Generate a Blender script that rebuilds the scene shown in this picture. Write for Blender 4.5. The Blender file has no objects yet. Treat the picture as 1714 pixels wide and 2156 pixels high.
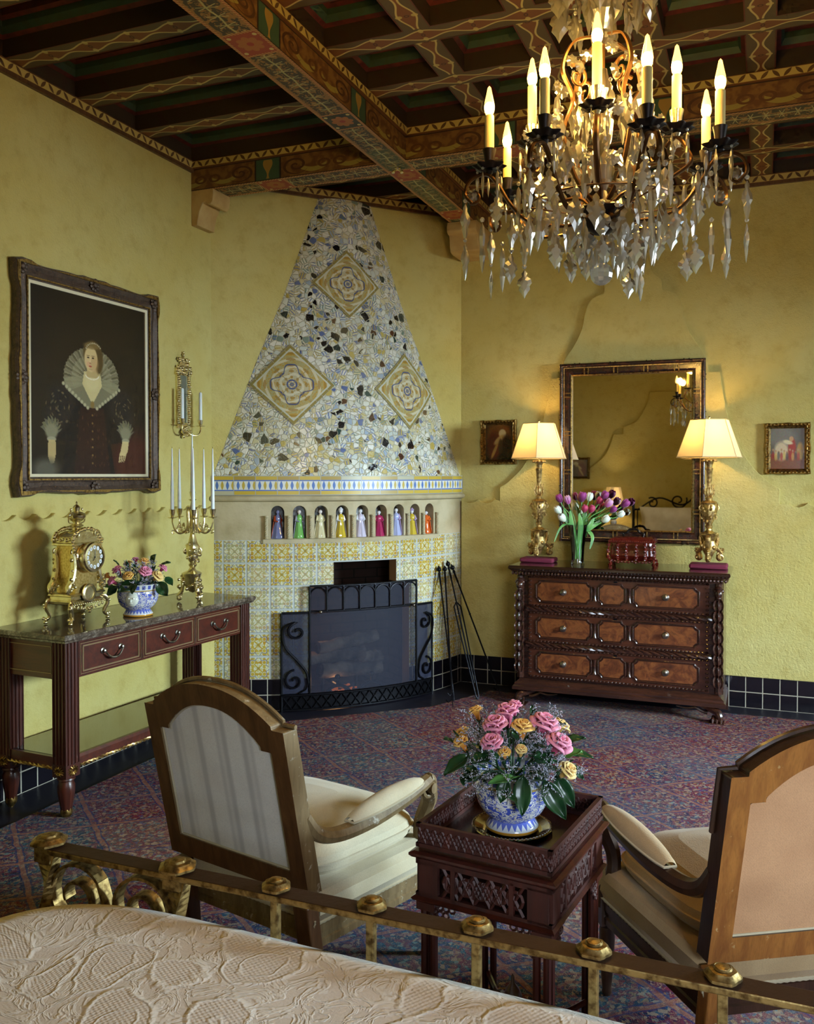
import bpy, math, random
import numpy as np
from math import sin, cos, pi, radians, sqrt, hypot, atan2
from mathutils import Matrix, Vector
SC = bpy.context.scene
COL = SC.collection
random.seed(7)

# ------------------------------------------------------------------ camera
cam_d = bpy.data.cameras.new('camera')
cam_d.sensor_fit = 'VERTICAL'; cam_d.sensor_height = 24.0; cam_d.sensor_width = 24.0
cam_d.lens = 20.727; cam_d.shift_y = -0.0211
cam_d.clip_start = 0.05
cam = bpy.data.objects.new('camera', cam_d); COL.objects.link(cam)
cam.location = (0, 0, 1.65)
cam.rotation_euler = (radians(89.0), 0, radians(22.0))
SC.camera = cam

# ------------------------------------------------------------------ look
SC.view_settings.view_transform = 'Standard'
SC.view_settings.look = 'None'
SC.view_settings.gamma = 1.0
SC.view_settings.use_curve_mapping = False
SC.view_settings.exposure = 0.0
SC.render.engine = 'CYCLES'
cy = SC.cycles
cy.max_bounces = 7; cy.diffuse_bounces = 3; cy.glossy_bounces = 3
cy.transmission_bounces = 6; cy.transparent_max_bounces = 10
cy.use_adaptive_sampling = True; cy.adaptive_threshold = 0.05; cy.adaptive_min_samples = 12
cy.caustics_reflective = False; cy.caustics_refractive = False
cy.sample_clamp_indirect = 4.0
cy.use_denoising = True
cy.blur_glossy = 1.0
w = bpy.data.worlds.new('world'); SC.world = w; w.use_nodes = True
w.node_tree.nodes['Background'].inputs[0].default_value = (0.55, 0.72, 1.0, 1)
w.node_tree.nodes['Background'].inputs[1].default_value = 1.0

# daylight through the side window, fill through the added near one (each lamp stands just outside its opening)
def area(name, loc, aim, sx, sy, power, col):
    l = bpy.data.lights.new(name, 'AREA'); l.shape = 'RECTANGLE'; l.size = sx; l.size_y = sy
    l.energy = power; l.color = col; l.spread = radians(170)
    o = bpy.data.objects.new(name, l); COL.objects.link(o)
    o.location = loc
    o.rotation_euler = (Vector(aim) - Vector(loc)).to_track_quat('-Z', 'Y').to_euler()
    return o
area('daylight_side_window', (5.5, 4.3, 2.45), (-3.4, 4.5, 1.6), 3.4, 1.5, 2100, (0.70, 0.90, 1.0))
area('near_window_fill', (2.3, -3.2, 2.4), (-0.6, 3.0, 0.6), 3.2, 1.5, 680, (0.74, 0.86, 1.0))  # added fill from behind the camera, for the chair backs and bed

def srgb(r, g, b, a=1.0):
    f = lambda c: c / 12.92 if c <= 0.04045 else ((c + 0.055) / 1.055) ** 2.4
    return (f(r / 255), f(g / 255), f(b / 255), a)

# ------------------------------------------------------------------ shader graph helper
class S:
    def __init__(s, g, sock): s.g = g; s.k = sock
    def _m(s, op, *a, clamp=False):
        n = s.g.nt.nodes.new('ShaderNodeMath'); n.operation = op; n.use_clamp = clamp
        for i, x in enumerate((s,) + a):
            if isinstance(x, S): s.g.nt.links.new(x.k, n.inputs[i])
            else: n.inputs[i].default_value = float(x)
        return S(s.g, n.outputs[0])
    def __add__(s, o): return s._m('ADD', o)
    __radd__ = __add__
    def __sub__(s, o): return s._m('SUBTRACT', o)
    def __rsub__(s, o): return (s * -1.0) + o
    def __mul__(s, o): return s._m('MULTIPLY', o)
    __rmul__ = __mul__
    def __truediv__(s, o): return s._m('DIVIDE', o)
    def sin(s): return s._m('SINE')
    def cos(s): return s._m('COSINE')
    def abs(s): return s._m('ABSOLUTE')
    def fr(s): return s._m('FRACT')
    def floor(s): return s._m('FLOOR')
    def lt(s, o): return s._m('LESS_THAN', o)
    def gt(s, o): return s._m('GREATER_THAN', o)
    def min(s, o): return s._m('MINIMUM', o)
    def max(s, o): return s._m('MAXIMUM', o)
    def sqrt(s): return s._m('SQRT')
    def pow(s, o): return s._m('POWER', o)
    def atan2(s, o): return s._m('ARCTAN2', o)
    def clamp(s): return s._m('ADD', 0.0, clamp=True)
    def ss(s, a, b):
        n = s.g.nt.nodes.new('ShaderNodeMapRange'); n.interpolation_type = 'SMOOTHSTEP'
        s.g.nt.links.new(s.k, n.inputs[0]); n.inputs[1].default_value = a; n.inputs[2].default_value = b
        return S(s.g, n.outputs[0])
def length(a, b): return (a * a + b * b).sqrt()

class Mat:
    def __init__(g, name):
        g.m = bpy.data.materials.new(name); g.m.use_nodes = True; g.nt = g.m.node_tree
        g.b = g.nt.nodes['Principled BSDF']
    def _set(g, key, v):
        i = g.b.inputs[key]
        if isinstance(v, S): g.nt.links.new(v.k, i)
        elif hasattr(v, 'is_output'): g.nt.links.new(v, i)
        else: i.default_value = v
        return g
    def col(g, v): return g._set('Base Color', v)
    def rough(g, v): return g._set('Roughness', v)
    def metal(g, v): return g._set('Metallic', v)
    def coat(g, v, r=0.1): g._set('Coat Weight', v); return g._set('Coat Roughness', r)
    def uv(g):
        t = g.nt.nodes.new('ShaderNodeTexCoord'); x = g.nt.nodes.new('ShaderNodeSeparateXYZ')
        g.nt.links.new(t.outputs['UV'], x.inputs[0]); g._uv = t.outputs['UV']
        return S(g, x.outputs[0]), S(g, x.outputs[1])
    def ob(g):
        t = g.nt.nodes.new('ShaderNodeTexCoord'); return t.outputs['Object']
    def xyz(g, vec):
        x = g.nt.nodes.new('ShaderNodeSeparateXYZ'); g.nt.links.new(vec, x.inputs[0])
        return [S(g, x.outputs[i]) for i in range(3)]
    def vec(g, x, y, z=0.0):
        c = g.nt.nodes.new('ShaderNodeCombineXYZ')
        for i, v in enumerate((x, y, z)):
            if isinstance(v, S): g.nt.links.new(v.k, c.inputs[i])
            else: c.inputs[i].default_value = v
        return c.outputs[0]
    def noise(g, sc, vec=None, det=3.0, rough=0.5, dist=0.0, col=False):
        n = g.nt.nodes.new('ShaderNodeTexNoise')
        n.inputs['Scale'].default_value = sc; n.inputs['Detail'].default_value = det
        n.inputs['Roughness'].default_value = rough; n.inputs['Distortion'].default_value = dist
        g.nt.links.new(vec if vec is not None else g.ob(), n.inputs['Vector'])
        return n.outputs[1] if col else S(g, n.outputs[0])
    def vor(g, sc, vec=None, feat='F1', out=0, rnd=1.0):
        n = g.nt.nodes.new('ShaderNodeTexVoronoi'); n.feature = feat
        n.inputs['Scale'].default_value = sc; n.inputs['Randomness'].default_value = rnd
        g.nt.links.new(vec if vec is not None else g.ob(), n.inputs['Vector'])
        return n.outputs[out]
    def white(g, vec):
        n = g.nt.nodes.new('ShaderNodeTexWhiteNoise'); n.noise_dimensions = '3D'
        g.nt.links.new(vec, n.inputs['Vector']); return S(g, n.outputs[0])
    def mix(g, f, a, b):
        n = g.nt.nodes.new('ShaderNodeMix'); n.data_type = 'RGBA'
        if isinstance(f, S): g.nt.links.new(f.k, n.inputs[0])
        else: n.inputs[0].default_value = f
        for i, v in ((6, a), (7, b)):
            if hasattr(v, 'is_output'): g.nt.links.new(v, n.inputs[i])
            else: n.inputs[i].default_value = v
        return n.outputs[2]
    def ramp(g, f, stops, const=False):
        n = g.nt.nodes.new('ShaderNodeValToRGB'); r = n.color_ramp
        if const: r.interpolation = 'CONSTANT'
        while len(r.elements) < len(stops): r.elements.new(0.5)
        for e, (p, c) in zip(r.elements, stops): e.position = p; e.color = c
        g.nt.links.new(f.k, n.inputs[0]); return n.outputs[0]
    def bump(g, h, dist=0.002, st=1.0):
        n = g.nt.nodes.new('ShaderNodeBump'); n.inputs['Strength'].default_value = st
        n.inputs['Distance'].default_value = dist
        g.nt.links.new(h.k, n.inputs['Height']); g.nt.links.new(n.outputs[0], g.b.inputs['Normal'])
        return g

def simple(name, c, rough=0.5, metal=0.0, coat=0.0, bump=None, var=None):
    g = Mat(name)
    if var:
        n = g.noise(var[0], det=4)
        g.col(g.mix(n.ss(0.3, 0.7), c, var[1]))
    else: g.col(c)
    g.rough(rough); g.metal(metal)
    if coat: g.coat(coat)
    if bump: g.bump(g.noise(bump[0], det=4), bump[1])
    return g.m

# ------------------------------------------------------------------ mesh helper
def catmull(P, n=8, closed=False):
    P = [Vector(p) for p in P]; out = []
    N = len(P); rng = range(N if closed else N - 1)
    for i in rng:
        g = (lambda k: P[k % N]) if closed else (lambda k: P[max(0, min(N - 1, k))])
        a, b, c, d = g(i - 1), g(i), g(i + 1), g(i + 2)
        for j in range(n):
            t = j / n
            out.append(0.5 * ((2 * b) + (c - a) * t + (2 * a - 5 * b + 4 * c - d) * t * t + (3 * b - a - 3 * c + d) * t ** 3))
    if not closed: out.append(P[-1])
    return out
def spiral(c, a0, r0, turns, n=26, r1=0.18):
    """2-D points from radius r0 at angle a0 winding inward."""
    o = []
    for i in range(n + 1):
        t = i / n; a = a0 + turns * 2 * pi * t; r = r0 * (1 - (1 - r1) * t)
        o.append((c[0] + r * cos(a), c[1] + r * sin(a)))
    return o
def xz(P, y=0.0): return [Vector((p[0], y, p[1])) for p in P]

class MB:
    def __init__(s): s.v = []; s.f = []; s.uv = []; s.mi = []; s.M = Matrix(); s.mat = 0
    def add(s, V, F, UV=None):
        b = len(s.v); M = s.M
        s.v += [M @ Vector(v) for v in V]
        for i, f in enumerate(F):
            s.f.append([b + k for k in f]); s.mi.append(s.mat)
            if UV is not None: s.uv.append([UV[k] for k in f])
            else:
                P = [Vector(V[k]) for k in f]
                n = (P[1] - P[0]).cross(P[-1] - P[0]); a = [abs(c) for c in n]
                if a[0] >= a[1] and a[0] >= a[2]: s.uv.append([(p.y, p.z) for p in P])
                elif a[1] >= a[2]: s.uv.append([(p.x, p.z) for p in P])
                else: s.uv.append([(p.x, p.y) for p in P])
        return s
    def box(s, c, d, rz=0.0, taper=1.0):
        x, y, z = d[0] / 2, d[1] / 2, d[2] / 2
        V = []
        for k in (-1, 1):
            t = taper if k < 0 else 1.0
            for i, j in ((-1, -1), (1, -1), (1, 1), (-1, 1)):
                px, py = i * x * t, j * y * t
                V.append((c[0] + px * cos(rz) - py * sin(rz), c[1] + px * sin(rz) + py * cos(rz), c[2] + k * z))
        return s.add(V, [(3, 2, 1, 0), (4, 5, 6, 7), (0, 1, 5, 4), (1, 2, 6, 5), (2, 3, 7, 6), (3, 0, 4, 7)])
    def bx(s, x0, x1, y0, y1, z0, z1):
        return s.box(((x0 + x1) / 2, (y0 + y1) / 2, (z0 + z1) / 2), (x1 - x0, y1 - y0, z1 - z0))
    def lathe(s, prof, c=(0, 0, 0), seg=24, mod=None, cap=True):
        V = []; n = len(prof)
        for r, z in prof:
            for k in range(seg):
                a = 2 * pi * k / seg; q = r * (mod(a, z) if mod else 1.0)
                V.append((c[0] + q * cos(a), c[1] + q * sin(a), c[2] + z))
        F = []; 
        for i in range(n - 1):
            for k in range(seg):
                F.append((i * seg + k, i * seg + (k + 1) % seg, (i + 1) * seg + (k + 1) % seg, (i + 1) * seg + k))
        UV = [(k / seg, prof[i][1]) for i in range(n) for k in range(seg)]
        s.add(V, F, UV)
        uvf = s.uv[-len(F):]
        for q, f in zip(uvf, F):
            if q[1][0] == 0 and q[0][0] > 0.5: q[1] = (1.0, q[1][1]); q[2] = (1.0, q[2][1])
        if cap:
            s.add([V[k] for k in range(seg)], [tuple(range(seg))[::-1]])
            s.add([V[(n - 1) * seg + k] for k in range(seg)], [tuple(range(seg))])
        return s
    def tube(s, P, r, seg=8, flat=None, closed=False, up=None, twist=0.0, cap=True, r1=None):
        P = [Vector(p) for p in P]; n = len(P)
        if n < 2: return s
        T = []
        for i in range(n):
            if closed: t = P[(i + 1) % n] - P[i - 1]
            else: t = P[min(i + 1, n - 1)] - P[max(i - 1, 0)]
            T.append(t.normalized() if t.length > 1e-9 else Vector((0, 0, 1)))
        if up is None:
            up = Vector((0, 0, 1)) if abs(T[0].z) < 0.9 else Vector((1, 0, 0))
            fixed = False
        else: up = Vector(up); fixed = True
        nrm = (up - T[0] * up.dot(T[0])).normalized(); V = []
        for i in range(n):
            t = T[i]
            if fixed:
                q = up - t * up.dot(t)
                if q.length > 1e-4: nrm = q.normalized()
            else:
                nrm = nrm - t * nrm.dot(t)
                nrm = nrm.normalized() if nrm.length > 1e-6 else Vector((1, 0, 0))
            bi = t.cross(nrm)
            rr = r[i] if isinstance(r, (list, tuple)) else (r if r1 is None else r + (r1 - r) * i / (n - 1))
            tw = twist * i / max(1, n - 1)
            if flat:
                a, b = flat
                if seg == 4: C = [(-a, -b), (a, -b), (a, b), (-a, b)]
                else: C = [(a * cos(2 * pi * k / seg), b * sin(2 * pi * k / seg)) for k in range(seg)]
                C = [(x * rr, y * rr) for x, y in C]
            else: C = [(rr * cos(2 * pi * k / seg), rr * sin(2 * pi * k / seg)) for k in range(seg)]
            for x, y in C:
                x2, y2 = x * cos(tw) - y * sin(tw), x * sin(tw) + y * cos(tw)
                V.append(P[i] + nrm * x2 + bi * y2)
        m = len(C); F = []
        for i in range(n if closed else n - 1):
            j = (i + 1) % n
            for k in range(m): F.append((i * m + k, i * m + (k + 1) % m, j * m + (k + 1) % m, j * m + k))
        if not closed and cap: F.append(tuple(range(m))[::-1]); F.append(tuple(range((n - 1) * m, n * m)))
        return s.add(V, F)
    def prism(s, poly, y0, y1):
        """poly in the x-z plane, extruded along y."""
        n = len(poly); A = sum(poly[i][0] * poly[(i + 1) % n][1] - poly[(i + 1) % n][0] * poly[i][1] for i in range(n))
        if A < 0: poly = poly[::-1]
        V = [(p[0], y0, p[1]) for p in poly] + [(p[0], y1, p[1]) for p in poly]
        F = [tuple(range(n)), tuple(range(n, 2 * n))[::-1]] + [((i + 1) % n, i, i + n, (i + 1) % n + n) for i in range(n)]
        return s.add(V, F)
    def ringprism(s, O, I, y0, y1, bev=0.0):
        n = len(O)
        V = [(p[0], y0, p[1]) for p in O] + [(p[0], y0, p[1]) for p in I] + [(p[0], y1, p[1]) for p in O] + [(p[0], y1, p[1]) for p in I]
        F = []
        for i in range(n):
            j = (i + 1) % n
            F += [(i, j, j + n, i + n), (j + 2 * n, i + 2 * n, i + 3 * n, j + 3 * n), (j, i, i + 2 * n, j + 2 * n), (i + n, j + n, j + 3 * n, i + 3 * n)]
        return s.add(V, F)
    def ball(s, c, r, sc=(1, 1, 1), seg=10, rings=6):
        V = []; F = []
        for i in range(rings + 1):
            a = pi * i / rings
            for k in range(seg):
                b = 2 * pi * k / seg
                V.append((c[0] + r * sc[0] * sin(a) * cos(b), c[1] + r * sc[1] * sin(a) * sin(b), c[2] + r * sc[2] * cos(a)))
        for i in range(rings):
            for k in range(seg):
                F.append((i * seg + k, (i + 1) * seg + k, (i + 1) * seg + (k + 1) % seg, i * seg + (k + 1) % seg))
        return s.add(V, F)
    def grid(s, fn, nu, nv, uvf=None, flip=False):
        V = []; UV = []
        for j in range(nv + 1):
            for i in range(nu + 1):
                u, v = i / nu, j / nv
                V.append(fn(u, v)); UV.append(uvf(u, v) if uvf else (u, v))
        F = []
        for j in range(nv):
            for i in range(nu):
                a = j * (nu + 1) + i; q = (a, a + 1, a + nu + 2, a + nu + 1)
                F.append(q[::-1] if flip else q)
        return s.add(V, F, UV)
    def build(s, name, mats, parent=None, smooth=True, ang=38, bevel=0.0, solid=0.0, sub=0):
        me = bpy.data.meshes.new(name)
        me.from_pydata([tuple(v) for v in s.v], [], s.f)
        if not isinstance(mats, (list, tuple)): mats = [mats]
        for m in mats: me.materials.append(m)
        me.polygons.foreach_set('material_index', s.mi)
        uvl = me.uv_layers.new(name='UVMap')
        flat = []
        for q in s.uv:
            for a in q: flat += [a[0], a[1]]
        uvl.data.foreach_set('uv', flat)
        if smooth:
            me.polygons.foreach_set('use_smooth', [True] * len(me.polygons))
            me.set_sharp_from_angle(angle=radians(ang))
        me.update()
        o = bpy.data.objects.new(name, me); COL.objects.link(o)
        if parent is not None: o.parent = parent
        if bevel:
            b = o.modifiers.new('bevel', 'BEVEL'); b.width = bevel; b.segments = 2; b.limit_method = 'ANGLE'; b.angle_limit = radians(40)
            b.harden_normals = False
        if solid:
            b = o.modifiers.new('solid', 'SOLIDIFY'); b.thickness = solid; b.offset = 0
        if sub:
            b = o.modifiers.new('sub', 'SUBSURF'); b.levels = sub; b.render_levels = sub
        return o

def thing(name, label, cat, loc=(0, 0, 0), rz=0.0, group=None):
    o = bpy.data.objects.new(name, None); COL.objects.link(o); o.empty_display_size = 0.05
    o.location = loc; o.rotation_euler = (0, 0, rz)
    return tag(o, label, cat, group)
def tag(o, label, cat, group=None, kind=None):
    o['label'] = label; o['category'] = cat
    if group: o['group'] = group
    if kind: o['kind'] = kind
    return o
def struct(o): o['kind'] = 'structure'; return o
def dup(root, loc=None, rz=None, label=None, group=None, scale=None):
    r = root.copy(); COL.objects.link(r)
    if loc is not None: r.location = loc
    if rz is not None: r.rotation_euler = (0, 0, rz)
    if label: r['label'] = label
    if group: r['group'] = group
    if scale: r.scale = (scale,) * 3
    for ch in list(root.children):
        c = ch.copy(); COL.objects.link(c); c.parent = r
        for g in ch.children:
            d = g.copy(); COL.objects.link(d); d.parent = c
    return r
def RZ(a): return Matrix.Rotation(a, 4, 'Z')
def RX(a): return Matrix.Rotation(a, 4, 'X')
def RY(a): return Matrix.Rotation(a, 4, 'Y')
def TR(x, y=None, z=None): return Matrix.Translation(Vector(x) if y is None else Vector((x, y, z)))
def SCL(x, y, z): return Matrix.Diagonal((x, y, z, 1))
# ------------------------------------------------------------------ materials
def m_plaster():
    g = Mat('golden plaster'); o = g.ob()
    n1 = g.noise(1.3, o, 5, 0.6); n2 = g.noise(9, o, 6, 0.65); n3 = g.noise(120, o, 5, 0.65); n4 = g.noise(52, o, 3)
    c = g.mix(n1.ss(0.3, 0.7), srgb(206, 194, 124), srgb(200, 182, 102))
    c = g.mix(n2.ss(0.45, 0.8) * 0.6, c, srgb(174, 150, 74))
    c = g.mix(n3.ss(0.62, 0.8) * 0.35, c, srgb(120, 96, 44))
    g.col(c); g.rough(0.85); g.bump(n3 * 0.8 + n4 * 0.9, 0.006, 1.0); return g.m
PLASTER = m_plaster()
def m_stucco():
    g = Mat('pale cast plaster'); o = g.ob()
    n = g.noise(6, o, 5); n3 = g.noise(60, o, 4)
    g.col(g.mix(n.ss(0.3, 0.75), srgb(196, 184, 152), srgb(168, 154, 118))); g.rough(0.8); g.bump(n3, 0.002, 0.7); return g.m
STUCCO = m_stucco()
def m_skirt():
    g = Mat('black glazed tiles'); u, v = g.uv(); P = 0.112
    a = (u / P).fr(); b = (v / P).fr()
    gr = ((a - 0.5).abs().gt(0.47)).max((b - 0.5).abs().gt(0.47))
    rnd = g.white(g.vec((u / P).floor(), (v / P).floor()))
    c = g.mix(rnd, srgb(14, 13, 20), srgb(24, 20, 28))
    g.col(g.mix(gr, c, srgb(176, 168, 150))); g.rough(gr * 0.6 + 0.22)
    g.bump((a - 0.5).abs().max((b - 0.5).abs()).ss(0.5, 0.44), 0.003, 0.8); return g.m
SKIRT = m_skirt()
def m_floor():
    g = Mat('dark floor tiles'); x, y, z = g.xyz(g.ob())
    a = (x / 0.3).fr(); b = (y / 0.3).fr()
    gr = ((a - 0.5).abs().gt(0.493)).max((b - 0.5).abs().gt(0.493))
    g.col(g.mix(gr, srgb(22, 20, 34), srgb(34, 30, 38))); g.rough(0.45); return g.m
FLOOR = m_floor()
def wood(name, c1, c2, sc=1.0, coat=0.35, rough=0.38, axis=2, wear=None):
    g = Mat(name); x, y, z = g.xyz(g.ob()); k = [14.0, 14.0, 14.0]; k[axis] = 1.3
    v = g.vec(x * (k[0] * sc), y * (k[1] * sc), z * (k[2] * sc))
    n = g.noise(2.2, v, 5, 0.6, 0.6); n2 = g.noise(16, v, 3)
    c = g.mix(n.ss(0.25, 0.75), c1, c2); c = g.mix(n2.ss(0.45, 0.8) * 0.5, c, tuple(q * 0.45 for q in c1[:3]) + (1,))
    if wear:
        w1 = g.noise(wear[1], g.ob(), 5, 0.7)
        c = g.mix(w1.ss(wear[2], wear[2] + 0.08), c, wear[0])
    g.col(c); g.rough(rough); g.coat(coat, 0.15); g.bump(n2, 0.0006, 0.6); return g.m
MAHOG = wood('red mahogany', srgb(84, 36, 22), srgb(52, 21, 14))
MAHOGX = wood('red mahogany rail', srgb(92, 38, 22), srgb(58, 24, 15), axis=1)
DARKW = wood('dark carved walnut', srgb(72, 40, 28), srgb(40, 22, 18), coat=0.6, rough=0.26, axis=0)
TABLEW = wood('dark cherry fretwork', srgb(84, 34, 24), srgb(50, 20, 16), coat=0.45, rough=0.33, axis=2)
FRETW = wood('dull cherry fretwork', srgb(78, 32, 22), srgb(48, 20, 16), coat=0.0, rough=0.55, axis=2)
CHAIRW = wood('brown chair wood', srgb(112, 76, 44), srgb(76, 48, 26), coat=0.15, rough=0.45)
CHAIRW2 = wood('light worn chair wood', srgb(178, 118, 54), srgb(136, 82, 36), coat=0.12, rough=0.45, wear=(srgb(206, 176, 120), 26, 0.62))
CHAIRP = wood('distressed painted chair wood', srgb(138, 116, 78), srgb(106, 82, 48), coat=0.05, rough=0.6, wear=(srgb(178, 170, 150), 30, 0.6))
LINE = simple('worn gilt line', srgb(150, 126, 92), 0.45, 0.3)
def m_burl():
    g = Mat('burl veneer'); o = g.ob()
    n = g.noise(9, o, 6, 0.65, 2.2); n2 = g.noise(38, o, 3, 0.5, 1.0)
    c = g.ramp(n, [(0.25, srgb(54, 26, 16)), (0.45, srgb(104, 54, 28)), (0.6, srgb(132, 76, 38)), (0.75, srgb(66, 32, 18))])
    g.col(g.mix(n2.ss(0.5, 0.8) * 0.4, c, srgb(48, 22, 14))); g.rough(0.3); g.coat(0.6, 0.08); return g.m
BURL = m_burl()
def m_marble():
    g = Mat('brown veined marble'); o = g.ob()
    n = g.noise(14, o, 8, 0.7, 1.2); v = S(g, g.vor(30, o, 'DISTANCE_TO_EDGE', 0)) 
    c = g.ramp(n, [(0.3, srgb(44, 36, 30)), (0.5, srgb(96, 84, 72)), (0.62, srgb(136, 126, 112)), (0.75, srgb(62, 52, 44))])
    g.col(g.mix(v.ss(0.09, 0.0) * 0.5, c, srgb(30, 24, 20))); g.rough(0.07); g.b.inputs['Specular IOR Level'].default_value = 0.9; return g.m
MARBLE = m_marble()
GLASSTOP = simple('polished dark shelf', srgb(52, 40, 30), 0.1, 0, 0.8)
def m_gold(name, c1, c2, rough=0.25, ns=40):
    g = Mat(name); n = g.noise(ns, None, 4)
    g.col(g.mix(n.ss(0.35, 0.75), c1, c2)); g.metal(1.0); g.rough(rough); g.bump(g.noise(ns * 2.2, None, 3), 0.0012, 0.5); return g.m
BRASS = m_gold('polished brass', srgb(242, 232, 190), srgb(218, 198, 138), 0.26)
GILT = m_gold('aged gilt wood', srgb(230, 200, 134), srgb(140, 104, 56), 0.42, 60)
FRAMEG = m_gold('tarnished gilt frame', srgb(178, 146, 84), srgb(88, 66, 38), 0.42, 70)
OLDGOLD = m_gold('gold rubbed iron', srgb(176, 150, 96), srgb(92, 68, 38), 0.5, 70)
BEDTOP = simple('brown iron', srgb(62, 38, 22), 0.5, 0.3, 0, (60, 0.001))
IRON = simple('black iron', srgb(20, 20, 26), 0.35, 0.7, 0, (90, 0.0008))
BRONZE = simple('dark bronze', srgb(96, 66, 36), 0.35, 0.85, 0, (60, 0.001))
BRONZED = simple('blackened bronze', srgb(38, 30, 26), 0.4, 0.7)
PEWTER = m_gold('antique pewter', srgb(170, 165, 155), srgb(90, 84, 76), 0.3)
def m_portraitframe():
    g = Mat('grey brown carved frame'); n = g.noise(34, None, 6, 0.7); n2 = g.noise(120, None, 3)
    c = g.mix(n.ss(0.4, 0.7), srgb(84, 68, 58), srgb(56, 44, 40)); c = g.mix(n2.ss(0.6, 0.78) * 0.7, c, srgb(170, 126, 66))
    g.col(c); g.rough(0.4); g.metal(0.25); g.bump(n + n2 * 0.3, 0.005, 0.9); return g.m
PFRAME = m_portraitframe()
WAX = Mat('white wax'); WAX.col(srgb(228, 236, 238)).rough(0.4); WAX.b.inputs['Subsurface Weight'].default_value = 0.2; WAX.b.inputs['Subsurface Scale'].default_value = 0.01; WAX = WAX.m
SLEEVE = simple('cream candle sleeve', srgb(214, 190, 120), 0.5)
def m_emit(name, c, st):
    g = Mat(name); g.col((0, 0, 0, 1)); g.b.inputs['Emission Color'].default_value = c; g.b.inputs['Emission Strength'].default_value = st; return g.m
BULB = m_emit('glowing filament', srgb(255, 200, 104), 60.0)
def m_bulbglass():
    g = Mat('warm bulb glass'); nt = g.nt; g.col(srgb(255, 225, 160)); g.rough(0.05)
    g.b.inputs['Transmission Weight'].default_value = 0.9
    g.b.inputs['Emission Color'].default_value = srgb(255, 196, 100); g.b.inputs['Emission Strength'].default_value = 2.2
    return g.m
BULBG = m_bulbglass()
def m_crystal():
    g = Mat('cut crystal'); nt = g.nt; g.col((1, 1, 1, 1)); g.rough(0.02)
    g.b.inputs['Transmission Weight'].default_value = 1.0; g.b.inputs['IOR'].default_value = 1.62
    gl = nt.nodes.new('ShaderNodeBsdfGlossy'); gl.inputs['Roughness'].default_value = 0.22; gl.inputs['Color'].default_value = (1, 0.97, 0.9, 1)
    tr = nt.nodes.new('ShaderNodeBsdfTranslucent'); tr.inputs['Color'].default_value = (1, 0.96, 0.86, 1)
    a = nt.nodes.new('ShaderNodeMixShader'); a.inputs[0].default_value = 0.6
    nt.links.new(gl.outputs[0], a.inputs[1]); nt.links.new(tr.outputs[0], a.inputs[2])
    b = nt.nodes.new('ShaderNodeMixShader'); b.inputs[0].default_value = 0.46
    nt.links.new(g.b.outputs[0], b.inputs[1]); nt.links.new(a.outputs[0], b.inputs[2])
    nt.links.new(b.outputs[0], nt.nodes['Material Output'].inputs[0]); return g.m
CRYSTAL = m_crystal()
def m_glass():
    g = Mat('clear glass'); nt = g.nt; t = nt.nodes.new('ShaderNodeBsdfTransparent'); t.inputs[0].default_value = (.93, .98, .96, 1); gl = nt.nodes.new('ShaderNodeBsdfGlossy'); gl.inputs['Roughness'].default_value = .03
    f = nt.nodes.new('ShaderNodeFresnel'); f.inputs[0].default_value = 1.6; m = nt.nodes.new('ShaderNodeMixShader'); nt.links.new(f.outputs[0], m.inputs[0]); nt.links.new(t.outputs[0], m.inputs[1]); nt.links.new(gl.outputs[0], m.inputs[2]); nt.links.new(m.outputs[0], nt.nodes['Material Output'].inputs[0]); return g.m
GLASS = m_glass()
MIRROR = simple('mirror glass', (0.86, 0.84, 0.78, 1), 0.015, 1.0)
def m_smirror():
    g = Mat('engraved mirror'); u, v = g.uv()
    d = ((u * 34 + (v * 26)).fr() - 0.5).abs().lt(0.05).max(((u * 34 - (v * 26)).fr() - 0.5).abs().lt(0.05))
    g.col(g.mix(d * 0.5, srgb(150, 165, 160), srgb(170, 140, 110))); g.metal(0.8); g.rough(0.15); return g.m
SMIRROR = m_smirror()
def fabric(name, c1, c2, weave=900, stripes=None):
    g = Mat(name); u, v = g.uv(); o = g.ob()
    n = g.noise(6, o, 4)
    c = g.mix(n.ss(0.3, 0.7), c1, c2)
    if stripes:
        s_ = ((u * stripes[0]).sin() * 0.5 + 0.5) * ((u * stripes[0] * 2.7 + 1.3).sin() * 0.25 + 0.75)
        c = g.mix(s_.ss(0.2, 0.9) * 0.75, c, stripes[1])
    w1 = (u * weave).sin() * (v * weave).sin()
    f = g.noise(260, o, 2)
    c = g.mix(f.ss(0.35, 0.75) * 0.3, c, tuple(q * 0.6 for q in c1[:3]) + (1,))
    g.col(c); g.rough(0.9); g.b.inputs['Sheen Weight'].default_value = 0.25
    g.bump(w1 * 0.06 + f + n * 2.0, 0.0012, 0.5); return g.m
CREAM = fabric('cream linen', srgb(206, 196, 168), srgb(188, 174, 142))
STRIPE = fabric('grey cream striped satin', srgb(232, 229, 222), srgb(220, 214, 206), stripes=(62.0, srgb(178, 174, 170)))
TAN = fabric('tan linen', srgb(214, 164, 118), srgb(200, 150, 106))
OLIVE = fabric('olive cream linen', srgb(190, 164, 122), srgb(170, 142, 102))
GIMP = simple('cream braid', srgb(190, 178, 150), 0.9, 0, 0, (400, 0.001))
SHADE = Mat('cream silk lampshade')
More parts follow.
